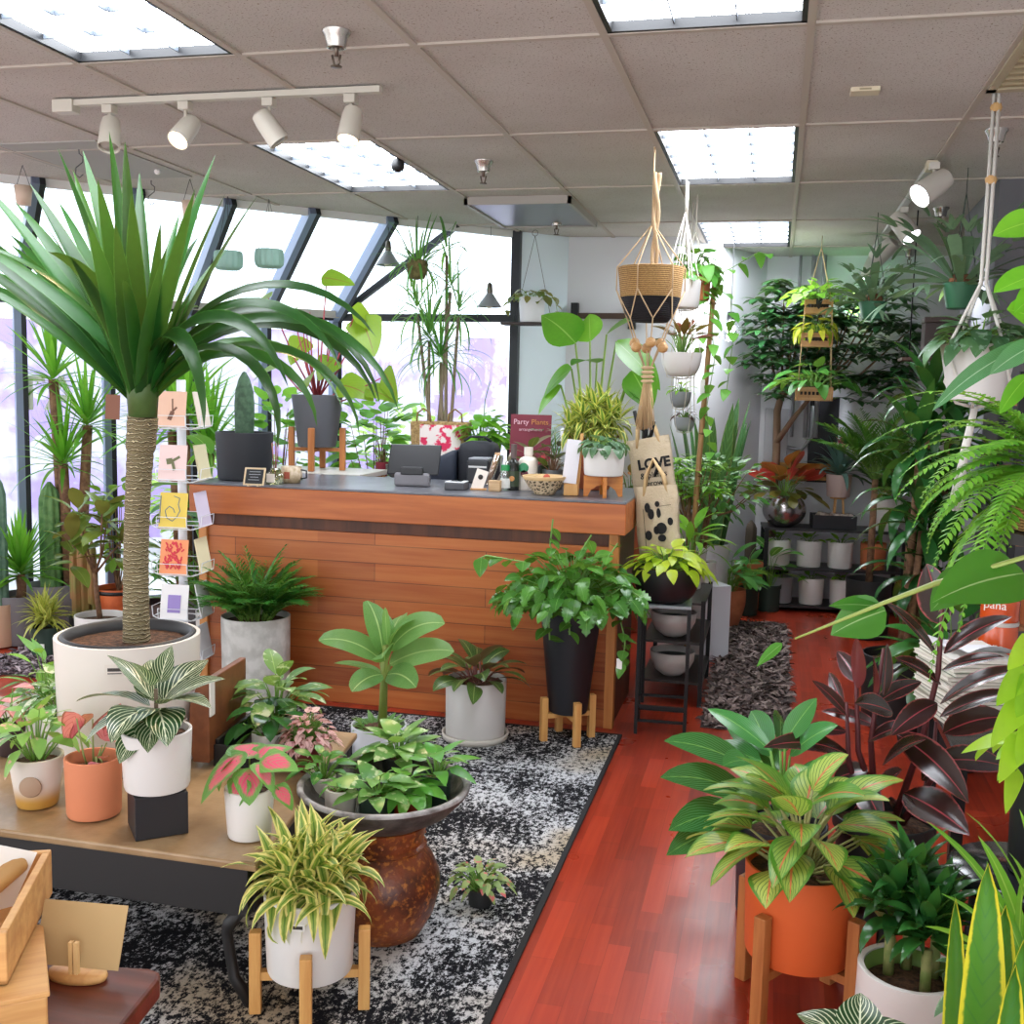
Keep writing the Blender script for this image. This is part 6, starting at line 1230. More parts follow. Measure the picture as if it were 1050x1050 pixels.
# tiered hanging crates
PL = WOOD('#b07a44', '#c9965e', 0, 4.); HY_ = 7.75; q = aty(840, 300, HY_); hx = q.x
o = thing('hanging_planter', 'three-tier hanging planter of small wooden crates on cords before the rear tree', 'hanging planter', (hx, HY_, 0)); s = mpp((hx, HY_, 2))
zs = [aty(838, py, HY_).z for py in (322, 356, 411)]; ws = [14*s, 15.5*s, 18.5*s]
for z, w_, sg in zip(zs, ws, (0, 0, 1)):
    m = MB(); h_ = 14*s
    m.box(-w_, w_, -w_*.7, w_*.7, 0, .012)
    for a, b_ in ((0, .45*h_), (.55*h_, h_)) if not sg else ((0, h_),):
        for y in (-w_*.7, w_*.7-.008): m.box(-w_, w_, y, y+.008, a+.012, b_)
        for x in (-w_, w_-.008): m.box(x, x+.008, -w_*.7+.008, w_*.7-.008, a+.012, b_)
    for x in (-w_, -w_*.33, w_*.33, w_-.012): m.box(x, x+.012, -w_*.7-.004, -w_*.7, .012, h_)
    cr = m.build('crate', PL, o, False); cr.location = (0, 0, z)
    mk = MB(); n_ = 7
    for k in range(n_): x = -w_*.75+k*w_*1.5/n_; mk.box(x, x+w_*.14, -w_*.7-.0065, -w_*.7-.004, h_*.42, h_*.66)
    mk.build('stencil', M('#33241a', .8), cr, False)
for x in (-1, 1):
    for y in (-1, 1): MB().tube([(x*ws[2]*.9, y*ws[2]*.7, zs[2]), (x*ws[0]*.95, y*ws[0]*.7, zs[0]+.05), (0, 0, CZ-.08), (0, 0, CZ-.002)], .003, 5).build('cord', M('#c9ad84', .9), o)
for i, (z, lm, kw, lb) in enumerate(((zs[0], BRT, dict(n=64, R=.27, H=.18, L=.1, W=.07), 'bright pothos spilling from the top crate of the hanging planter'), (zs[1], LEAF('#8aa82f', '#d2c83a', trans=.35), dict(n=34, R=.23, H=.15, L=.12, W=.05, el=(.6, -1.2)), 'yellow-green pothos in the middle crate of the hanging planter'), (zs[2], MIDG, dict(n=46, R=.36, H=.22, L=.13, W=.085, el=(.8, -.6)), 'green heart-leaved pothos in the lowest crate of the hanging planter'))):
    p = Plant('hanging_pothos', lb, (hx, HY_, z+.013), .07, .085, NURSB); p.bush(prof='heart', k=.8, droop=.6, hmin=.3, **kw); p.done([lm])
# clear bulb pendants
for px, py, yy, lb in ((749, 337, 7.9, 'clear glass pendant lamp glowing beside the rear tree'),):
    q = aty(px, py, yy); o = thing('pendant_lamp', lb, 'pendant lamp', q); MB().lathe([(.035, .06), (.06, .04), (.085, -.02), (.08, -.07), (.06, -.085)], 26).build('glass_shade', CLEAR('#f0f4f8', .5), o); MB().lathe([(1e-6, .12), (.025, .115), (.03, .05), (1e-6, .05)], 16).build('socket', BLK, o); MB().ball((0, 0, .0), .035).build('bulb', EMIT('#f4f8ff', 12.), o); cordpart(o, (0, 0, .11), (0, 0, CZ-q.z-.002), .002)
    l = bpy.data.lights.new('bulb_light', 'POINT'); l.energy = 8; l.shadow_soft_size = .04; lo = bpy.data.objects.new('bulb_light', l); C.objects.link(lo); lo.location = q+Vector((0, -.12, -.05))
# hanging pots near the macrame basket
ROPE = M('#d6cfc2', .9)
def hang(lb, px, py, yy, w, h, pot, top, shape='cyl', nm='hanging_pot_plant', ceil_dx=0.):
    q = aty(px, py, yy); s = mpp(q); r = w*s/2; hh = h*s
    hg = thing('rope_hanger', 'rope hanger holding the '+lb, 'plant hanger', (q.x, q.y, q.z-hh)); m = MB(); tz = CZ-(q.z-hh)-.004
    for k in range(4): a = k*PI/2+.6; m.tube([(0, 0, tz-.2), (r*1.04*cos(a), r*1.04*sin(a), hh), (r*.75*cos(a), r*.75*sin(a), -.004), (0, 0, -.012)], .0028, 5)
    m.tube([(0, 0, tz-.2), (0, 0, tz)], .004, 5); m.build('rope', ROPE, hg)
    return Plant(nm, lb, (q.x, q.y, q.z-hh), r, hh, pot, shape=shape)
p = hang('white hanging bowl with dark red leaves right of the tassel', 699, 362, 5.75, 42, 24, WP, 0, 'bowl'); p.bush(26, .16, .2, .12, .045, 'lance', .4, (1.3, .2), .7); p.done([LEAF('#4a1f1c', '#7a3526', trans=.2)])
p = hang('white hanging cylinder partly behind the woven basket', 700, 288, 5.45, 38, 28, WP, 0); p.bush(12, .12, .1, .07, .05, 'ovate', .6); p.done([MIDG])
p = hang('terracotta-banded white hanging pot with trailing pothos near the last light panel', 712, 283, 6.1, 34, 26, M('#b5683f', .6), 0); p.bush(40, .2, .2, .1, .075, 'heart', .8, (.6, -.9), .5); z = p.z
for pts in ([(.08, 0, z), (.2, 0, z+.06), (.34, -.02, z+.14), (.42, -.02, z+.12)], [(.06, 0, z), (.1, -.04, z-.15), (.13, -.04, z-.45), (.1, -.04, z-.7), (.13, -.04, z-.95)], [(.05, -.06, z), (.07, -.1, z-.2), (.06, -.1, z-.42)], [(.08, .04, z), (.2, .05, z-.1), (.22, .05, z-.35), (.2, .05, z-.6)]): p.vine(pts, .1, .07, .06)
p.done([LEAF('#3f8a34', '#7aba4a', trans=.3)])
p = hang('small grey hanging cup with green sprigs below the white hanging bowl', 698, 402, 6.2, 22, 16, M('#8a8d90', .5), 0, 'bowl'); p.bush(16, .1, .07, .06, .02, 'lance'); p.done([BRT])
p = hang('small grey hanging cup with dark rosettes, lowest of the hanging pots', 702, 428, 6.35, 22, 14, M('#9a9da0', .5), 0, 'bowl'); p.bush(14, .09, .08, .06, .025, 'ovate'); p.done([LEAF('#3a2a2c', '#5a3a3a', trans=.1)])
c = aty(694, 470, 6.5); p = Plant('potted_weeping_fig', 'small-leaved dark green plant in a white pot at the wall behind the tote bags', (c.x-.02, 6.62, 0), .10, 1.02, M('#d6d4d6', .5), .09); p.bush(90, .24, .34, .07, .035, 'ovate', .7, (.8, -.8), .6); p.done([MIDG])
# ================================================================ right side
def pleaf(p, b, t_, Y0, Y1, W, droop=.4, face=.6, prof='ellip', mi=0, stem=None, n=10, fold=.15, nw=2, wav=0., back=0.):
    """leaf from plan point b to plan point t_ (depths Y0, Y1) turned partly upright"""
    a, e = aty(*b, Y0)-p.o.location, aty(*t_, Y1)-p.o.location; d = e-a; L_ = d.length
    az = math.atan2(d.y, d.x); el = math.atan2(d.z, (d.x**2+d.y**2)**.5)
    if stem is not None: p.st.tube([stem, (Vector(stem)+a)/2+Vector((0, 0, .03)), a], [.006, .005, .004], 5)
    p.fol.leaf(a, az, el+droop*.45, L_*(1+.04*droop*droop+.0), W, droop, fold, prof, n, face*(1 if cos(az) > 0 else -1), mi, p.R.random(), 1.2, wav=wav, nw=nw, back=back)
# orange pot aglaonema on walnut stand
AY = 2.84; c = aty(818, 960, AY); ax = c.x; s = mpp((ax, AY, .25))
stand('walnut-brown wooden plant stand under the big orange pot', ax, AY, 0, .146, .145, .30, STND2, .98, .034, .004)
p = Plant('potted_aglaonema', 'aglaonema with coral-veined yellow-green leaves in a large orange pot on a walnut stand', (ax, AY, .147), .146, .25, M('#d9642f', .5), .138, fill=.9)
AGL = LEAF('#3f852a', '#b9c95f', mid=('#d9694a', .09), vein=('#3f7428', 7, .6, .1), edge=('#4f8a2c', .2), trans=.3, rough=.35)
for i in range(46):
    a = i*2.4+.6*p.R.random(); q = ((i+.5)/46)**.5; R_ = p.R; b_ = Vector((.17*q*cos(a), .17*q*sin(a), .25+.21*(1-.9*q*q)*R_.uniform(.7, 1.05))); p.st.tube([(.02*cos(a), .02*sin(a), .22), (b_.x*.5, b_.y*.5, b_.z*.85), b_], [.005, .004, .003], 5)
    p.fol.leaf(b_, a+R_.uniform(-.4, .4), 1.25-1.5*q+R_.uniform(-.3, .3), .18*R_.uniform(.75, 1.15), .108*R_.uniform(.85, 1.1), .75, .16, 'ovate', 9, R_.uniform(-.4, .4), 0, R_.random(), nw=2, wav=.02)
p.done(AGL, M('#9a9a5f', .5))
# dumb cane with big silvery leaves behind
DY = 3.35; c = aty(800, 880, DY); p = Plant('potted_dumb_cane', 'large plant with long silvery-green leaves behind the orange pot, reaching over the red floor', (c.x, DY, .001), .14, .3, M('#2b2b33', .5))
DUM = LEAF('#1f5a26', '#3f8a3a', vein=('#4f8a50', 8, .8, .2), mid=('#7fb55a', .05), trans=.22, rough=.25)
st0 = (0, 0, .28)
for b, t_, y1, W, dr, fc in (((772, 790), (680, 762), 3.2, .105, .5, .7), ((770, 818), (676, 800), 3.1, .11, .5, .8), ((765, 838), (685, 855), 3.0, .12, .5, .7), ((760, 850), (683, 880), 2.95, .11, .4, .7), ((790, 770), (725, 728), 3.5, .08, .4, .4), ((805, 760), (838, 716), 3.4, .07, .2, .9), ((790, 775), (770, 730), 3.6, .1, .3, .8), ((800, 790), (745, 745), 3.55, .1, .5, .5), ((810, 775), (860, 745), 3.3, .1, .5, .6), ((790, 800), (740, 790), 2.95, .11, .6, .4), ((805, 800), (850, 800), 3.1, .11, .6, .5), ((780, 780), (715, 775), 3.5, .1, .6, .5), ((800, 770), (800, 735), 3.7, .1, .4, .9)):
    pleaf(p, b, t_, DY, y1, W, dr, fc, 'ellip', stem=st0)
p.done(DUM, M('#7aa84a', .5))
# burgundy rubber plant
RY = 3.5; c = aty(905, 860, RY); p = Plant('potted_rubber_plant', 'tall burgundy rubber plant with several dark red stems right of the aisle', (c.x, RY, .001), .15, .3, NURSB, shape='nursery')
RUB = LEAF('#221517', '#3a1d20', mid=('#a8424a', .06), edge=('#9a4444', .07), back='#7a3437', trans=.08, rough=.22, spec=.6)
for pts in (((925, 860), (945, 760), (962, 690), (968, 600)), ((890, 860), (893, 760), (906, 665)), ((905, 860), (880, 770), (877, 660)), ((870, 860), (870, 780), (868, 720)), ((940, 870), (955, 800), (960, 740))):
    q = [Vector(aty(*z, RY+.0))-p.o.location for z in pts]; q[0] = Vector((q[0].x*.5, .02, .26)); p.st.tube(q, [.013]+[.009]*(len(q)-2)+[.005], 6)
for b, t_, W, dr, fc, dy in (((968, 641), (950, 578), .12, .1, 1.1, .1), ((961, 673), (906, 618), .062, .3, .8, -.1), ((968, 670), (1039, 634), .075, .5, .7, -.05), ((966, 687), (1031, 675), .055, .3, .7, -.15), ((965, 702), (917, 676), .065, .4, .7, -.1), ((964, 722), (1054, 690), .08, .6, .6, -.15), ((964, 735), (1046, 712), .07, .5, .5, -.05),
        ((877, 706), (879, 654), .08, .2, .9, -.1), ((906, 713), (910, 660), .06, .2, .9, .1), ((895, 712), (895, 672), .09, .2, 1.2, -.05), ((915, 730), (876, 722), .08, .3, .9, -.15), ((961, 721), (913, 756), .075, .4, .8, -.2), ((920, 753), (992, 826), .1, .6, .9, -.2), ((927, 813), (994, 858), .12, .3, .7, -.3), ((967, 752), (1036, 738), .1, .6, .7, .1), ((960, 780), (1036, 790), .1, .4, .7, .15),
        ((872, 775), (782, 770), .075, .6, .7, -.25), ((868, 750), (820, 752), .055, .4, .7, -.1), ((871, 735), (832, 698), .05, .3, .7, 0.), ((900, 745), (842, 730), .055, .4, .6, .1), ((890, 760), (935, 745), .07, .4, .7, -.1), ((905, 785), (950, 760), .08, .5, .8, -.15), ((880, 800), (905, 850), .09, .5, .9, -.2), ((900, 720), (945, 700), .06, .3, .6, .2), ((880, 700), (858, 668), .06, .3, .9, .1), ((865, 730), (850, 690), .05, .3, .9, .2),
        ((925, 790), (890, 830), .09, .5, .8, .1), ((935, 760), (965, 800), .1, .6, .8, 0.), ((890, 790), (855, 800), .08, .4, .8, 0.), ((945, 800), (975, 780), .08, .5, .8, .2), ((910, 820), (930, 870), .1, .4, .9, .1), ((885, 830), (865, 860), .09, .4, .9, .1)):
    pleaf(p, b, t_, RY, RY+dy, W, dr, fc, 'ellip', fold=.22)
p.done(RUB, M('#5a2427', .5))
# white pot dracaena
c = aty(933, 1000, 2.55); p = Plant('potted_dracaena', 'compact dark green dracaena with three short canes in a rounded white pot', (c.x, 2.55, .001), .118, .295, CERW, .122, fill=.86, wall=.014)
MB().lathe([(.1035, .245), (.1040, .288), (.1015, .292), (.1005, .245)], 36).build('inner_ring', M('#7a9a4a', .5), p.o)
CMP = LEAF('#12351a', '#2f6a2c', trans=.12, rough=.22)
for x, y, z0 in ((-.045, .03, .38), (.03, -.03, .36), (.06, .05, .37), (.0, .07, .42)):
    p.trunk([(x, y, .23), (x, y, z0)], [.013, .012], M('#8a8a52', .7, col2='#6a7a3a', sc=40.), 'cane'); p.rosette(34, (x, y, z0+.02), .135, .04, (1.4, .0), (.5, 1.5), 'lance', rise=.06, spread=.012, fold=.25)
p.done(CMP)
# zebra plant at the bottom edge
c = aty(866, 1040, 2.05); p = Plant('potted_zebra_plant', 'white-veined zebra plant at the bottom edge in front of the rounded white pot', (c.x+.03, 2.05, .001), .08, .29, CERW2)
for az, el, L_, w_, z in ((2.7, .1, .12, .09, .385), (.35, .15, .12, .09, .385), (-1.2, -.1, .1, .07, .37), (-2.0, .0, .1, .07, .37), (1.5, .5, .1, .07, .39), (3.6, -.2, .1, .07, .35), (-.4, -.2, .1, .07, .35), (4.7, .9, .055, .035, .40)):
    p.st.tube([(0, 0, .26), (.01*cos(az), .01*sin(az), z)], .005, 5); p.fol.leaf((.01*cos(az), .01*sin(az), z), az, el+.2, L_, w_*1.3, .5, .15, 'ovate', 12, 0, 0, p.R.random(), nw=3)
p.done(ZEB)
# snake plant bottom right
c = aty(1015, 1050, 1.78); p = Plant('potted_snake_plant', 'snake plant with wide yellow-edged leaves at the bottom right corner', (c.x, 1.78, .001), .11, .36, M('#c9c6c2', .5))
SNY = LEAF('#2f6a26', '#4a8a30', edge=('#dfd43a', .2), vein=('#3a7a34', 16, .1, .06), trans=.25, rough=.35)
for b, t_, W, fc, Y_ in (((1008, 1075), (1012, 882), .08, 0., 1.75), ((985, 1070), (979, 918), .045, .0, 1.80), ((1040, 1075), (1048, 960), .07, .0, 1.70), ((1060, 1070), (1075, 930), .08, 0, 1.8), ((1025, 1070), (1040, 985), .06, 0, 1.68), ((1015, 1070), (1030, 925), .07, 0, 1.86)):
    a, e = aty(*b, Y_)-p.o.location, aty(*t_, Y_)-p.o.location; a.z = .32; d = e-a; rows = []
    L_ = d.length
    for i in range(15):
        t2 = i/14; q = a+d*t2; w_ = W/2*min(1, .7+t2*1.2)*max(0., 1-t2**3.2)**.7
        rows.append([q+Vector((k*w_/2, -.012*(abs(k)/2) - .01*sin(3*t2), .0)) for k in (-2, -1, 0, 1, 2)])
    p.fol.grid(rows, False, 0, p.R.random())
p.done(SNY)
# strappy plant behind it
c = aty(1068, 985, 2.0); p = Plant('potted_spider_plant', 'strappy bright green plant reaching in from the right edge above the snake plant', (c.x, 2.02, .001), .12, .5, CONC)
for t_, y1, W in (((982, 838), 1.95, .032), ((944, 846), 2.1, .03), ((945, 955), 1.95, .03), ((965, 975), 1.9, .03), ((985, 990), 2.0, .03), ((1000, 860), 2.2, .03), ((1030, 880), 1.9, .03), ((960, 920), 2.0, .028), ((1040, 830), 2.1, .03), ((1000, 940), 2.2, .03), ((1090, 840), 2., .03), ((1120, 900), 2., .03), ((1100, 980), 1.9, .03)):
    a = Vector((0, 0, .5)); e = aty(*t_, y1)-p.o.location; d = e-a; az = math.atan2(d.y, d.x); el = math.atan2(d.z, (d.x**2+d.y**2)**.5); dr = 1.0; p.fol.leaf(a, az, el+dr*.45, d.length*1.05, W, dr, .25, 'strap', 12, .3 if cos(az) > 0 else -.3, 0, p.R.random(), 1.2)
p.done([LEAF('#4a9a2a', '#86c23a', mid=('#a5d25a', .15), trans=.4, rough=.3)])
# black round stool with neon pothos
c = aty(1048, 870, 2.72); SZ = .50; o = thing('round_stool', 'round black glossy stool at the right edge behind the strappy plant', 'stool', (c.x, 2.72, 0)); MB().lathe([(1e-6, SZ-.05), (.15, SZ-.05), (.165, SZ-.03), (.165, SZ-.008), (.155, SZ), (1e-6, SZ)], 40).build('seat', M('#15161a', .15), o)
for k in range(4): a = k*PI/2+.8; MB().tube([(.11*cos(a), .11*sin(a), SZ-.05), (.14*cos(a), .14*sin(a), 0)], [.014, .012], 8).build('leg', IRON, o)
p = Plant('potted_neon_pothos', 'neon lime pothos hanging down at the right edge from a pot on the black stool', (c.x+.05, 2.70, SZ+.001), .09, .30, BLK)
for b, t_, W, dr in (((1052, 690), (1018, 728), .07, .4), ((1050, 720), (1012, 772), .07, .4), ((1045, 760), (1022, 808), .07, .3), ((1040, 790), (1030, 840), .06, .2), ((1060, 700), (1040, 740), .08, .3), ((1062, 740), (1040, 790), .08, .3), ((1060, 660), (1030, 690), .07, .4), ((1070, 690), (1090, 740), .08, .4), ((1075, 720), (1060, 780), .08, .3)):
    pleaf(p, b, t_, 2.62, 2.55, W, dr, .9, 'heart', stem=(0, 0, .34), back=.1)
p.bush(24, .2, .14, .1, .07, 'heart', .8, (.6, -.8), .5); p.done([LEAF('#7ab81f', '#b6e03a', trans=.45, rough=.3)])
o = thing('wooden_stool', 'small stool with a round wood-slice top half hidden behind the orange pot', 'stool', (aty(905, 945, 3.0).x, 3.02, 0)); MB().lathe([(1e-6, .25), (.125, .25), (.128, .262), (.125, .28), (1e-6, .281)], 36).build('seat', WOOD('#a9733f', '#c9935a', 0, 5.), o); MB().lathe([(.128, .245), (.138, .245), (.138, .284), (.128, .284), (.128, .245)], 36).build('band', BLK, o, sharp=.7)
for k in range(3): a = k*2.1+.4; MB().tube([(.1*cos(a), .1*sin(a), .248), (.12*cos(a), .12*sin(a), 0)], .012, 8).build('leg', BLK, o)
c = aty(998, 985, 2.62); p = Plant('potted_fern', 'small white pot with a silvery leafed plant under the black stool edge', (c.x-.02, 2.42, .001), .06, .34, M('#e6e3dc', .6, bmp=.6, bsc=40.)); p.bush(16, .12, .12, .08, .04, 'ovate', .6); p.done([HOYA])
# magazines and candle jars on the black table
c = at(948, 738, RTZ); q_ = rng('mags')
PAP = ['#d9d4c4', '#8f8d7c', '#e6e3da', '#9a9684', '#d0ccbd', '#7f8574']; MAGL = M('#e4e0d2', .7)
nm_ = 15
for i in range(nm_):
    o = thing('magazine', 'topmost magazine of the stack on the black table' if i == nm_-1 else 'pale magazine in the stack on the black table, below the topmost', 'magazine', (c.x+.14+q_.uniform(-.006, .006), 4.14+q_.uniform(-.006, .006), RTZ+.001+i*.0165), .28+q_.uniform(-.05, .05), 'magazines stacked on the black table')
    MB().box(-.115, .115, -.15, .15, .002, .013).build('pages', M('#e9e5da', .8), o, False); m = MB(); m.box(-.118, .118, -.153, .153, 0, .002); m.box(-.118, .118, -.153, .153, .013, .0155); m.build('cover', M(PAP[i % 6], .6), o, False)
o = thing('newspaper', 'white folded paper lying on top of the magazine stack', 'paper', (c.x+.15, 4.14, RTZ+.002+nm_*.0165), .5); m = MB(); m.grid([[(x*.24-.12, y*.3-.15, .012+.02*sin(x*4+y*2)+.015*cos(y*5)) for x in [k/8 for k in range(9)]] for y in [k/8 for k in range(9)]]); m.build('sheet', M('#e9e9ee', .8), o)
c = at(1022, 724, RTZ); s = mpp(c); r = 19*s; t = NT('amber_glass_candle'); t.bsdf(lin('#d2521c'), .18, 0., .5, None, Coat_Weight=.6); AMB = t.m
jx, jy = c.x+.0, c.y+.07; jh = .158
for i, lb in enumerate(('lowest of three stacked orange candle jars on the black table', 'middle of three stacked orange candle jars on the black table', 'top orange candle jar with cork lid, on the stack of three on the black table')):
    o = thing('candle_jar', lb, 'candle', (jx, jy, RTZ+.001+i*(jh+.001)), .1, 'stacked candle jars'); MB().lathe([(1e-6, 0), (r*.96, 0), (r, .008), (r, jh*.88), (r*.98, jh*.9)], 36).build('jar', AMB, o, sharp=.8); MB().lathe([(r*.98, jh*.9), (r*1.01, jh*.91), (r*1.01, jh), (1e-6, jh)], 36).build('lid', M('#c99a6a' if i == 2 else '#c9c4bc', .6), o, sharp=.8)
    a = math.atan2(-jy, -jx)-.25; tx = text('lettering', 'pana', .045, M('#efe0d2', .6), o, ((r+.001)*cos(a-.1), (r+.001)*sin(a-.1), jh*.42), (PI/2, 0, a-.1+PI/2), .0006)
o = thing('paper_bag', 'tan paper bag standing behind the candle jars', 'bag', (jx-.02, jy+.22, RTZ+.001), .3); m = MB(); m.prism([(-.05, -.03), (.05, -.03), (.05, .03), (-.05, .03)], 0, .2); m.v = [(x*(1+.5*z), y*(1-3*z), z) for x, y, z in m.v]; m.build('bag', M('#c9a878', .85, bmp=.3, bsc=30.), o, False)
# shelf things at right edge
for x, y, z, r_, h_, col, lb in ((1.12, 5.22, 1.001, .045, .12, '#c9a06a', 'tan jar with wooden lid on the right shelf behind the fern'), (1.3, 5.25, 1.321, .06, .16, '#d9d6cf', 'pale jar on the upper board of the right shelf'), (1.15, 5.25, .621, .06, .14, '#b5683f', 'terracotta-brown jar on a lower board of the right shelf'), (1.1, 5.3, 1.321, .05, .1, '#4a5a6a', 'blue-grey jar on the upper board of the right shelf'), (1.3, 5.3, .251, .08, .2, '#d0d0cc', 'white pot on the lowest board of the right shelf')):
    o = thing('storage_jar', lb, 'jar', (x, y, z), 0, 'jars on the right shelf'); MB().lathe([(1e-6, 0), (r_, 0), (r_, h_*.8), (r_*.85, h_*.86), (1e-6, h_*.86)], 24).build('jar', M(col, .4), o, sharp=.8); MB().lathe([(r_*.9, h_*.86), (r_*.92, h_), (1e-6, h_)], 24).build('lid', WOOD('#a97a48', '#c0925c', 0, 6.), o, sharp=.8)
# boston fern
FY = 3.15; c = aty(1082, 520, FY); fz = aty(1060, 545, FY).z
o = thing('tall_stand', 'tall dark plant stand carrying the big fern at the right edge', 'plant stand', (c.x, FY, 0)); MB().lathe([(1e-6, fz-.03), (.14, fz-.03), (.14, fz), (1e-6, fz)], 32).build('top', M('#2a2523', .5), o, sharp=.7)
MB().tube([(.05, 0, .02), (.05, 0, fz-.028)], .022, 10).build('leg', M('#2a2523', .5), o); MB().lathe([(1e-6, 0), (.16, 0), (.16, .02), (1e-6, .025)], 32, (.05, 0, 0)).build('foot', M('#2a2523', .5), o, sharp=.7)
p = Plant('potted_fern', 'large bright green fern arching from a woven basket pot at the right edge', (c.x, FY, fz+.001), .11, .16, WOVEN)
FERN = LEAF('#3f8a26', '#86c23f', trans=.4, rough=.45)
for i in range(44):
    a = i*2.4+p.R.uniform(-.2, .2); e = 1.25-1.1*((i+.5)/44)+p.R.uniform(-.15, .15); p.frond((.03*cos(a), .03*sin(a), .16), a, e, p.R.uniform(.38, .56), 1.5, 26, .062, .017, ang=1.35, up=.0, tip=.15, start=.12, prof='strap', stalk=.003, ld=.3, nseg=3)
for tx, ty, y1 in ((958, 580, 2.8), (955, 690, 2.7), (960, 540, 3.0), (985, 640, 2.7), (1000, 470, 2.9), (970, 610, 3.1), (1010, 440, 3.1), (962, 500, 3.0), (1010, 560, 2.75)):
    e = aty(tx, ty, y1)-p.o.location-Vector((0, 0, .16)); az = math.atan2(e.y, e.x); el = math.atan2(e.z, (e.x**2+e.y**2)**.5); dr = 1.3; p.frond((0, 0, .16), az, el+dr*.46, e.length*1.1, dr, 30, .07, .018, ang=1.35, up=.0, tip=.15, start=.12, prof='strap', stalk=.003, ld=.3, nseg=3)
p.done(FERN)
# white macrame planter
MY = 4.25; q = aty(1000, 412, MY); s = mpp(q); zt_, zb_ = aty(1000, 354, MY).z, aty(1000, 412, MY).z; r = 37*s; WC = M('#dedbd3', .9, bmp=.3, bsc=200.)
o = thing('macrame_hanger', 'white macrame hanger with a long tassel holding the white pot at the right', 'macrame hanger', (q.x, MY, zb_)); H_ = CZ-zb_-.003; hh = zt_-zb_
m = MB()
for k in range(4): a = k*PI/2+.5; m.tube([(.012*cos(a), .012*sin(a), H_), (.012*cos(a), .012*sin(a), hh+.22), (r*1.03*cos(a), r*1.03*sin(a), hh*.9), (r*.95*cos(a+.4), r*.95*sin(a+.4), hh*.35), (r*.5*cos(a+.8), r*.5*sin(a+.8), -.005), (.01*cos(a), .01*sin(a), -.02)], .006, 6)
m.build('cord', WC, o); m = MB(); 
for z in (H_-.05, H_-.3): m.lathe([(.016, -.015), (.021, 0), (.016, .015)], 12, (0, 0, z))
m.build('knot', M('#c9a06a', .8), o)
m = MB(); q_ = rng('white tassel'); m.tube([(0, 0, -.02), (-.03, -.02, -.2), (-.04, -.02, -.36)], [.012, .016, .018], 8)
for i in range(50): a, r_ = q_.uniform(0, 6.3), q_.uniform(0, .016); m.tube([(-.03+r_*cos(a), -.02+r_*sin(a), -.22), (-.045+r_*1.9*cos(a), -.02+r_*1.9*sin(a), -.40)], .002, 3)
m.build('tassel', WC, o)
p = Plant('hanging_satin_pothos', 'white hanging pot with dull green satin pothos in the white macrame', (q.x, MY, zb_), r, hh, M('#e2dfdb', .5), r*.72); p.bush(64, .24, .14, .12, .075, 'heart', .8, (.7, -.8), .6); p.done([LEAF('#2f5a3a', '#5a8a5a', blotch=('#8aa890', 40., .6), trans=.2)])
# tall plant reaching in at the upper right
TY = 2.35; c = aty(1100, 700, TY); p = Plant('potted_bird_of_paradise', 'tall plant with broad bright leaves reaching in at the upper right edge', (c.x+.12, TY, .001), .16, .36, CONC); BOP = LEAF('#3f9a1f', '#7acb2f', mid=('#a5dd5a', .04), trans=.3, rough=.3)
for b, t_, W, dr, fc, mi in (((1075, 225), (1018, 243), .06, .3, 1.1, 0), ((1085, 275), (1019, 301), .07, .2, .5, 0), ((1085, 290), (1040, 322), .06, .3, .9, 0), ((1095, 345), (1032, 318), .10, .3, 1.1, 0), ((1075, 345), (957, 424), .042, .5, .9, 1), ((1070, 350), (1015, 385), .045, .3, .9, 1), ((1055, 385), (1025, 425), .04, .3, .9, 0), ((1120, 300), (1180, 250), .12, .3, .9, 0)):
    pleaf(p, b, t_, TY, TY-.1, W, dr, fc, 'ellip', mi, (0, 0, .9), 12)
p.st.tube([(0, 0, .3), (0, 0, .95)], [.02, .014], 8); p.done([BOP, LEAF('#3f7a4a', '#6aa070', mid=('#a9c9a5', .06), vein=('#7fae84', 12, .6, .04), trans=.2, rough=.25)], M('#6a9a3a', .5))
# near branch
BY = 1.55; p = Plant('potted_fiddle_plant', 'plant at the very front right whose thin branch with big green leaves crosses the view', (.72, 1.5, .001), .15, .4, CONC); FID = LEAF('#2a6a1a', '#3f8524', mid=('#8fb070', .04), trans=.25, rough=.35)
q = [Vector((0, 0, .36)), Vector((.0, 0, .9))]+[Vector(aty(px, py, BY-.02))-p.o.location for px, py in ((1090, 560), (960, 598), (907, 618), (815, 655))]
p.st.tube(q, [.014, .01, .007, .004, .003, .0015], 6)
for b, t_, W, dr, fc, y1 in (((908, 626), (852, 652), .062, .3, 1.2, BY), ((1050, 588), (956, 620), .085, .35, .8, BY-.1), ((1000, 590), (955, 628), .06, .4, .8, BY), ((902, 622), (850, 622), .03, .3, .8, BY), ((802, 660), (776, 684), .018, .2, .9, BY), ((1075, 560), (1120, 520), .08, .3, .8, BY)): pleaf(p, b, t_, BY, y1, W, dr, fc, 'ovate')
p.done(FID, M('#8a9a4a', .5))
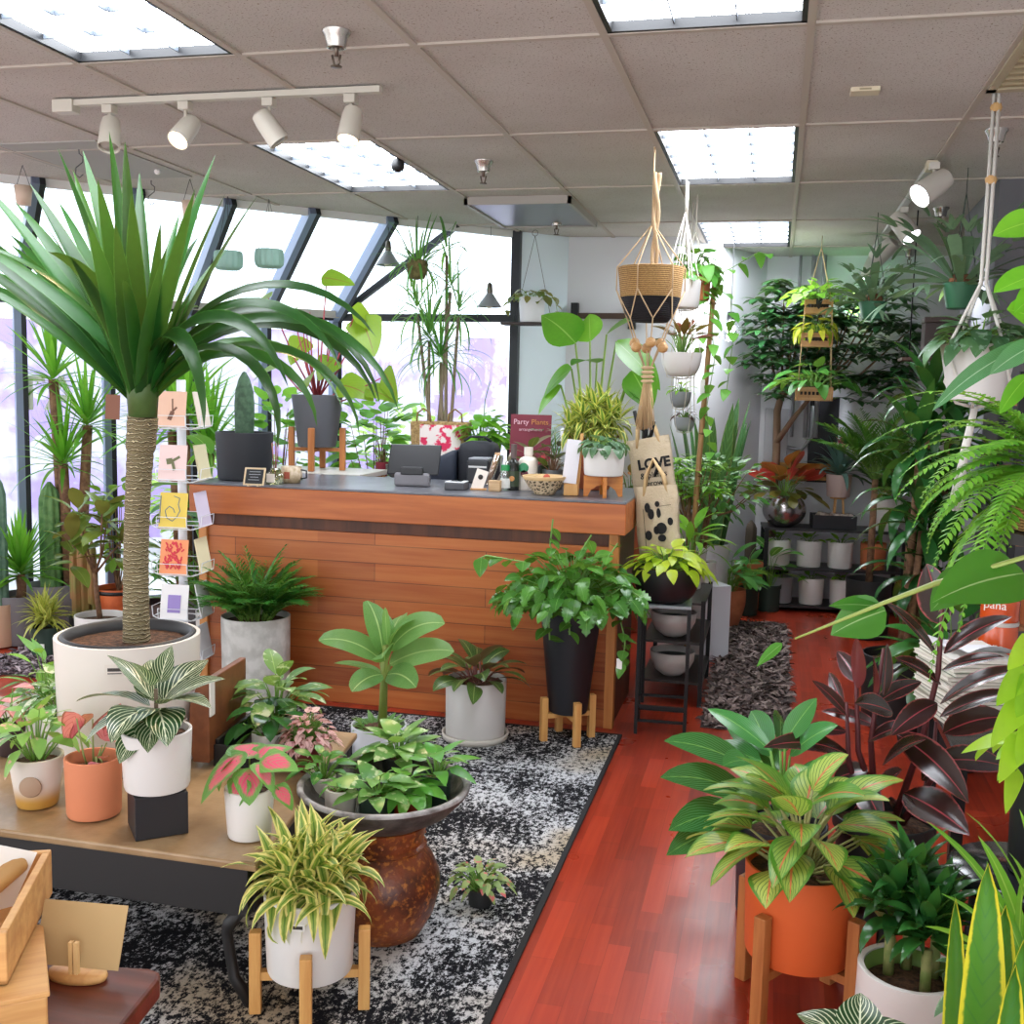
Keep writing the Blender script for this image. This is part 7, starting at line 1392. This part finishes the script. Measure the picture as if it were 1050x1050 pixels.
# dark dracaena mass
MYY = 5.55; c = aty(930, 560, MYY); p = Plant('potted_corn_plant', 'tall mass of drooping dark green corn plant leaves before the dark pier', (c.x, MYY, .001), .18, .36, NURSB); COR = LEAF('#123a1c', '#2f6a30', trans=.15, rough=.25)
for px, py, dy in ((955, 420, 0), (942, 470, -.1), (970, 520, .1), (945, 545, -.15), (935, 520, .1), (965, 590, -.1), (942, 600, 0), (977, 455, .1)):
    t_ = aty(px, py, MYY+dy)-p.o.location; p.trunk([(t_.x*.3, t_.y*.3, .3), (t_.x*.7, t_.y*.7, t_.z*.6), t_], [.02, .018, .015], BARK, 'cane'); p.rosette(24, t_, .34, .075, (1.4, -.5), (.5, 1.9), 'lance', rise=.12, spread=.02, n_seg=10)
p.done(COR)
c = aty(902, 470, 7.6); p = Plant('potted_palm', 'feathery palm behind the corn plant at the rear right', (c.x-.02, 7.6, .001), .15, .4, NURSB); p.trunk([(0, 0, .36), (.0, 0, 1.1)], [.025, .02])
for i in range(22): a = i*2.4; p.frond((.02*cos(a), .02*sin(a), 1.08), a, 1.5-.035*i, .6*p.R.uniform(.75, 1.05), .8, 20, .22, .02, tip=.3, up=.15)
p.done([LEAF('#1f5a22', '#4a8a34', trans=.3)])
c = aty(975, 620, 5.2); p = Plant('potted_fern', 'dark leafy plant low at the right between the corn plant and the magazines', (c.x, 5.0, .001), .14, .3, NURSB); p.bush(60, .4, .5, .22, .07, 'ellip', .6, (1., -.5), .8); p.done([LEAF('#163f1c', '#3a7a34', trans=.2, rough=.25)])
# staghorn ferns
STG = LEAF('#4a6a52', '#7f9f7c', trans=.15, rough=.5)
def staghorn(lb, px, py, Y, w, h, n, k_=1.):
    q = aty(px, py, Y); s = mpp(q); r = w*s/2; p = Plant('hanging_staghorn_fern', lb, (q.x, Y, q.z), r, h*s, M('#2f6a48', .5), r*.75)
    z = p.z
    for k in range(3): a = k*2.1; p.st.tube([(r*.95*cos(a), r*.95*sin(a), h*s), (0, 0, CZ-q.z-.12), (0, 0, CZ-q.z-.004)], .002, 4)
    for i in range(n):
        a = i*2.4+p.R.uniform(-.2, .2); e = 1.35-1.3*((i+.5)/n)+p.R.uniform(-.15, .15); L_ = k_*p.R.uniform(.3, .46); w_ = p.R.uniform(.05, .075)
        P = p.fol.leaf((.02*cos(a), .02*sin(a), z), a, e, L_*.75, w_, .5, .15, 'stag', 8, p.R.uniform(-.4, .4), 0, p.R.random())
        for sd in (-.55, .15, .6): p.fol.leaf(P-Vector((cos(a), sin(a), 0))*.01, a+sd, e-.5, L_*.4, w_*.42, .6, .1, 'sword', 5, 0, 0, p.R.random())
    MB().lathe([(r*.8, z), (r*.6, z+.05), (1e-6, z+.07)], 16).build('moss', M('#8a5a3a', .95, col2='#5a3a24', sc=50., bmp=1., bsc=60.), p.o)
    p.done(STG, M('#3a4a3f', .6))
staghorn('staghorn fern in a green pot hanging nearest the dark pier', 983, 317, 5.55, 34, 26, 26, 1.12)
staghorn('staghorn fern in a green pot hanging farther left, before the rear wall', 894, 328, 6.8, 28, 18, 24, .78)
o = thing('wall_shelf', 'small dark wall shelf with a brown box beside the pier behind the staghorn fern', 'shelf', (aty(965, 345, 6.6).x, 6.75, 1.86)); MB().box(-.2, .2, -.12, .12, -.02, 0).build('board', M('#4a2f24', .5), o, False, .003)
for x in (-.15, .15): MB().tube([(x, 0, -.0), (x, 0, CZ-1.86-.003)], .004, 6).build('rod', IRON, o)
o = thing('storage_box', 'dark brown box on the small wall shelf behind the staghorn fern', 'box', (aty(965, 345, 6.6).x+.04, 6.75, 1.861)); MB().box(-.12, .12, -.08, .08, 0, .2).build('body', M('#33241f', .6), o, False, .004); MB().box(-.125, .125, -.085, .085, .2, .23).build('lid', M('#3f2d26', .6), o, False, .003)
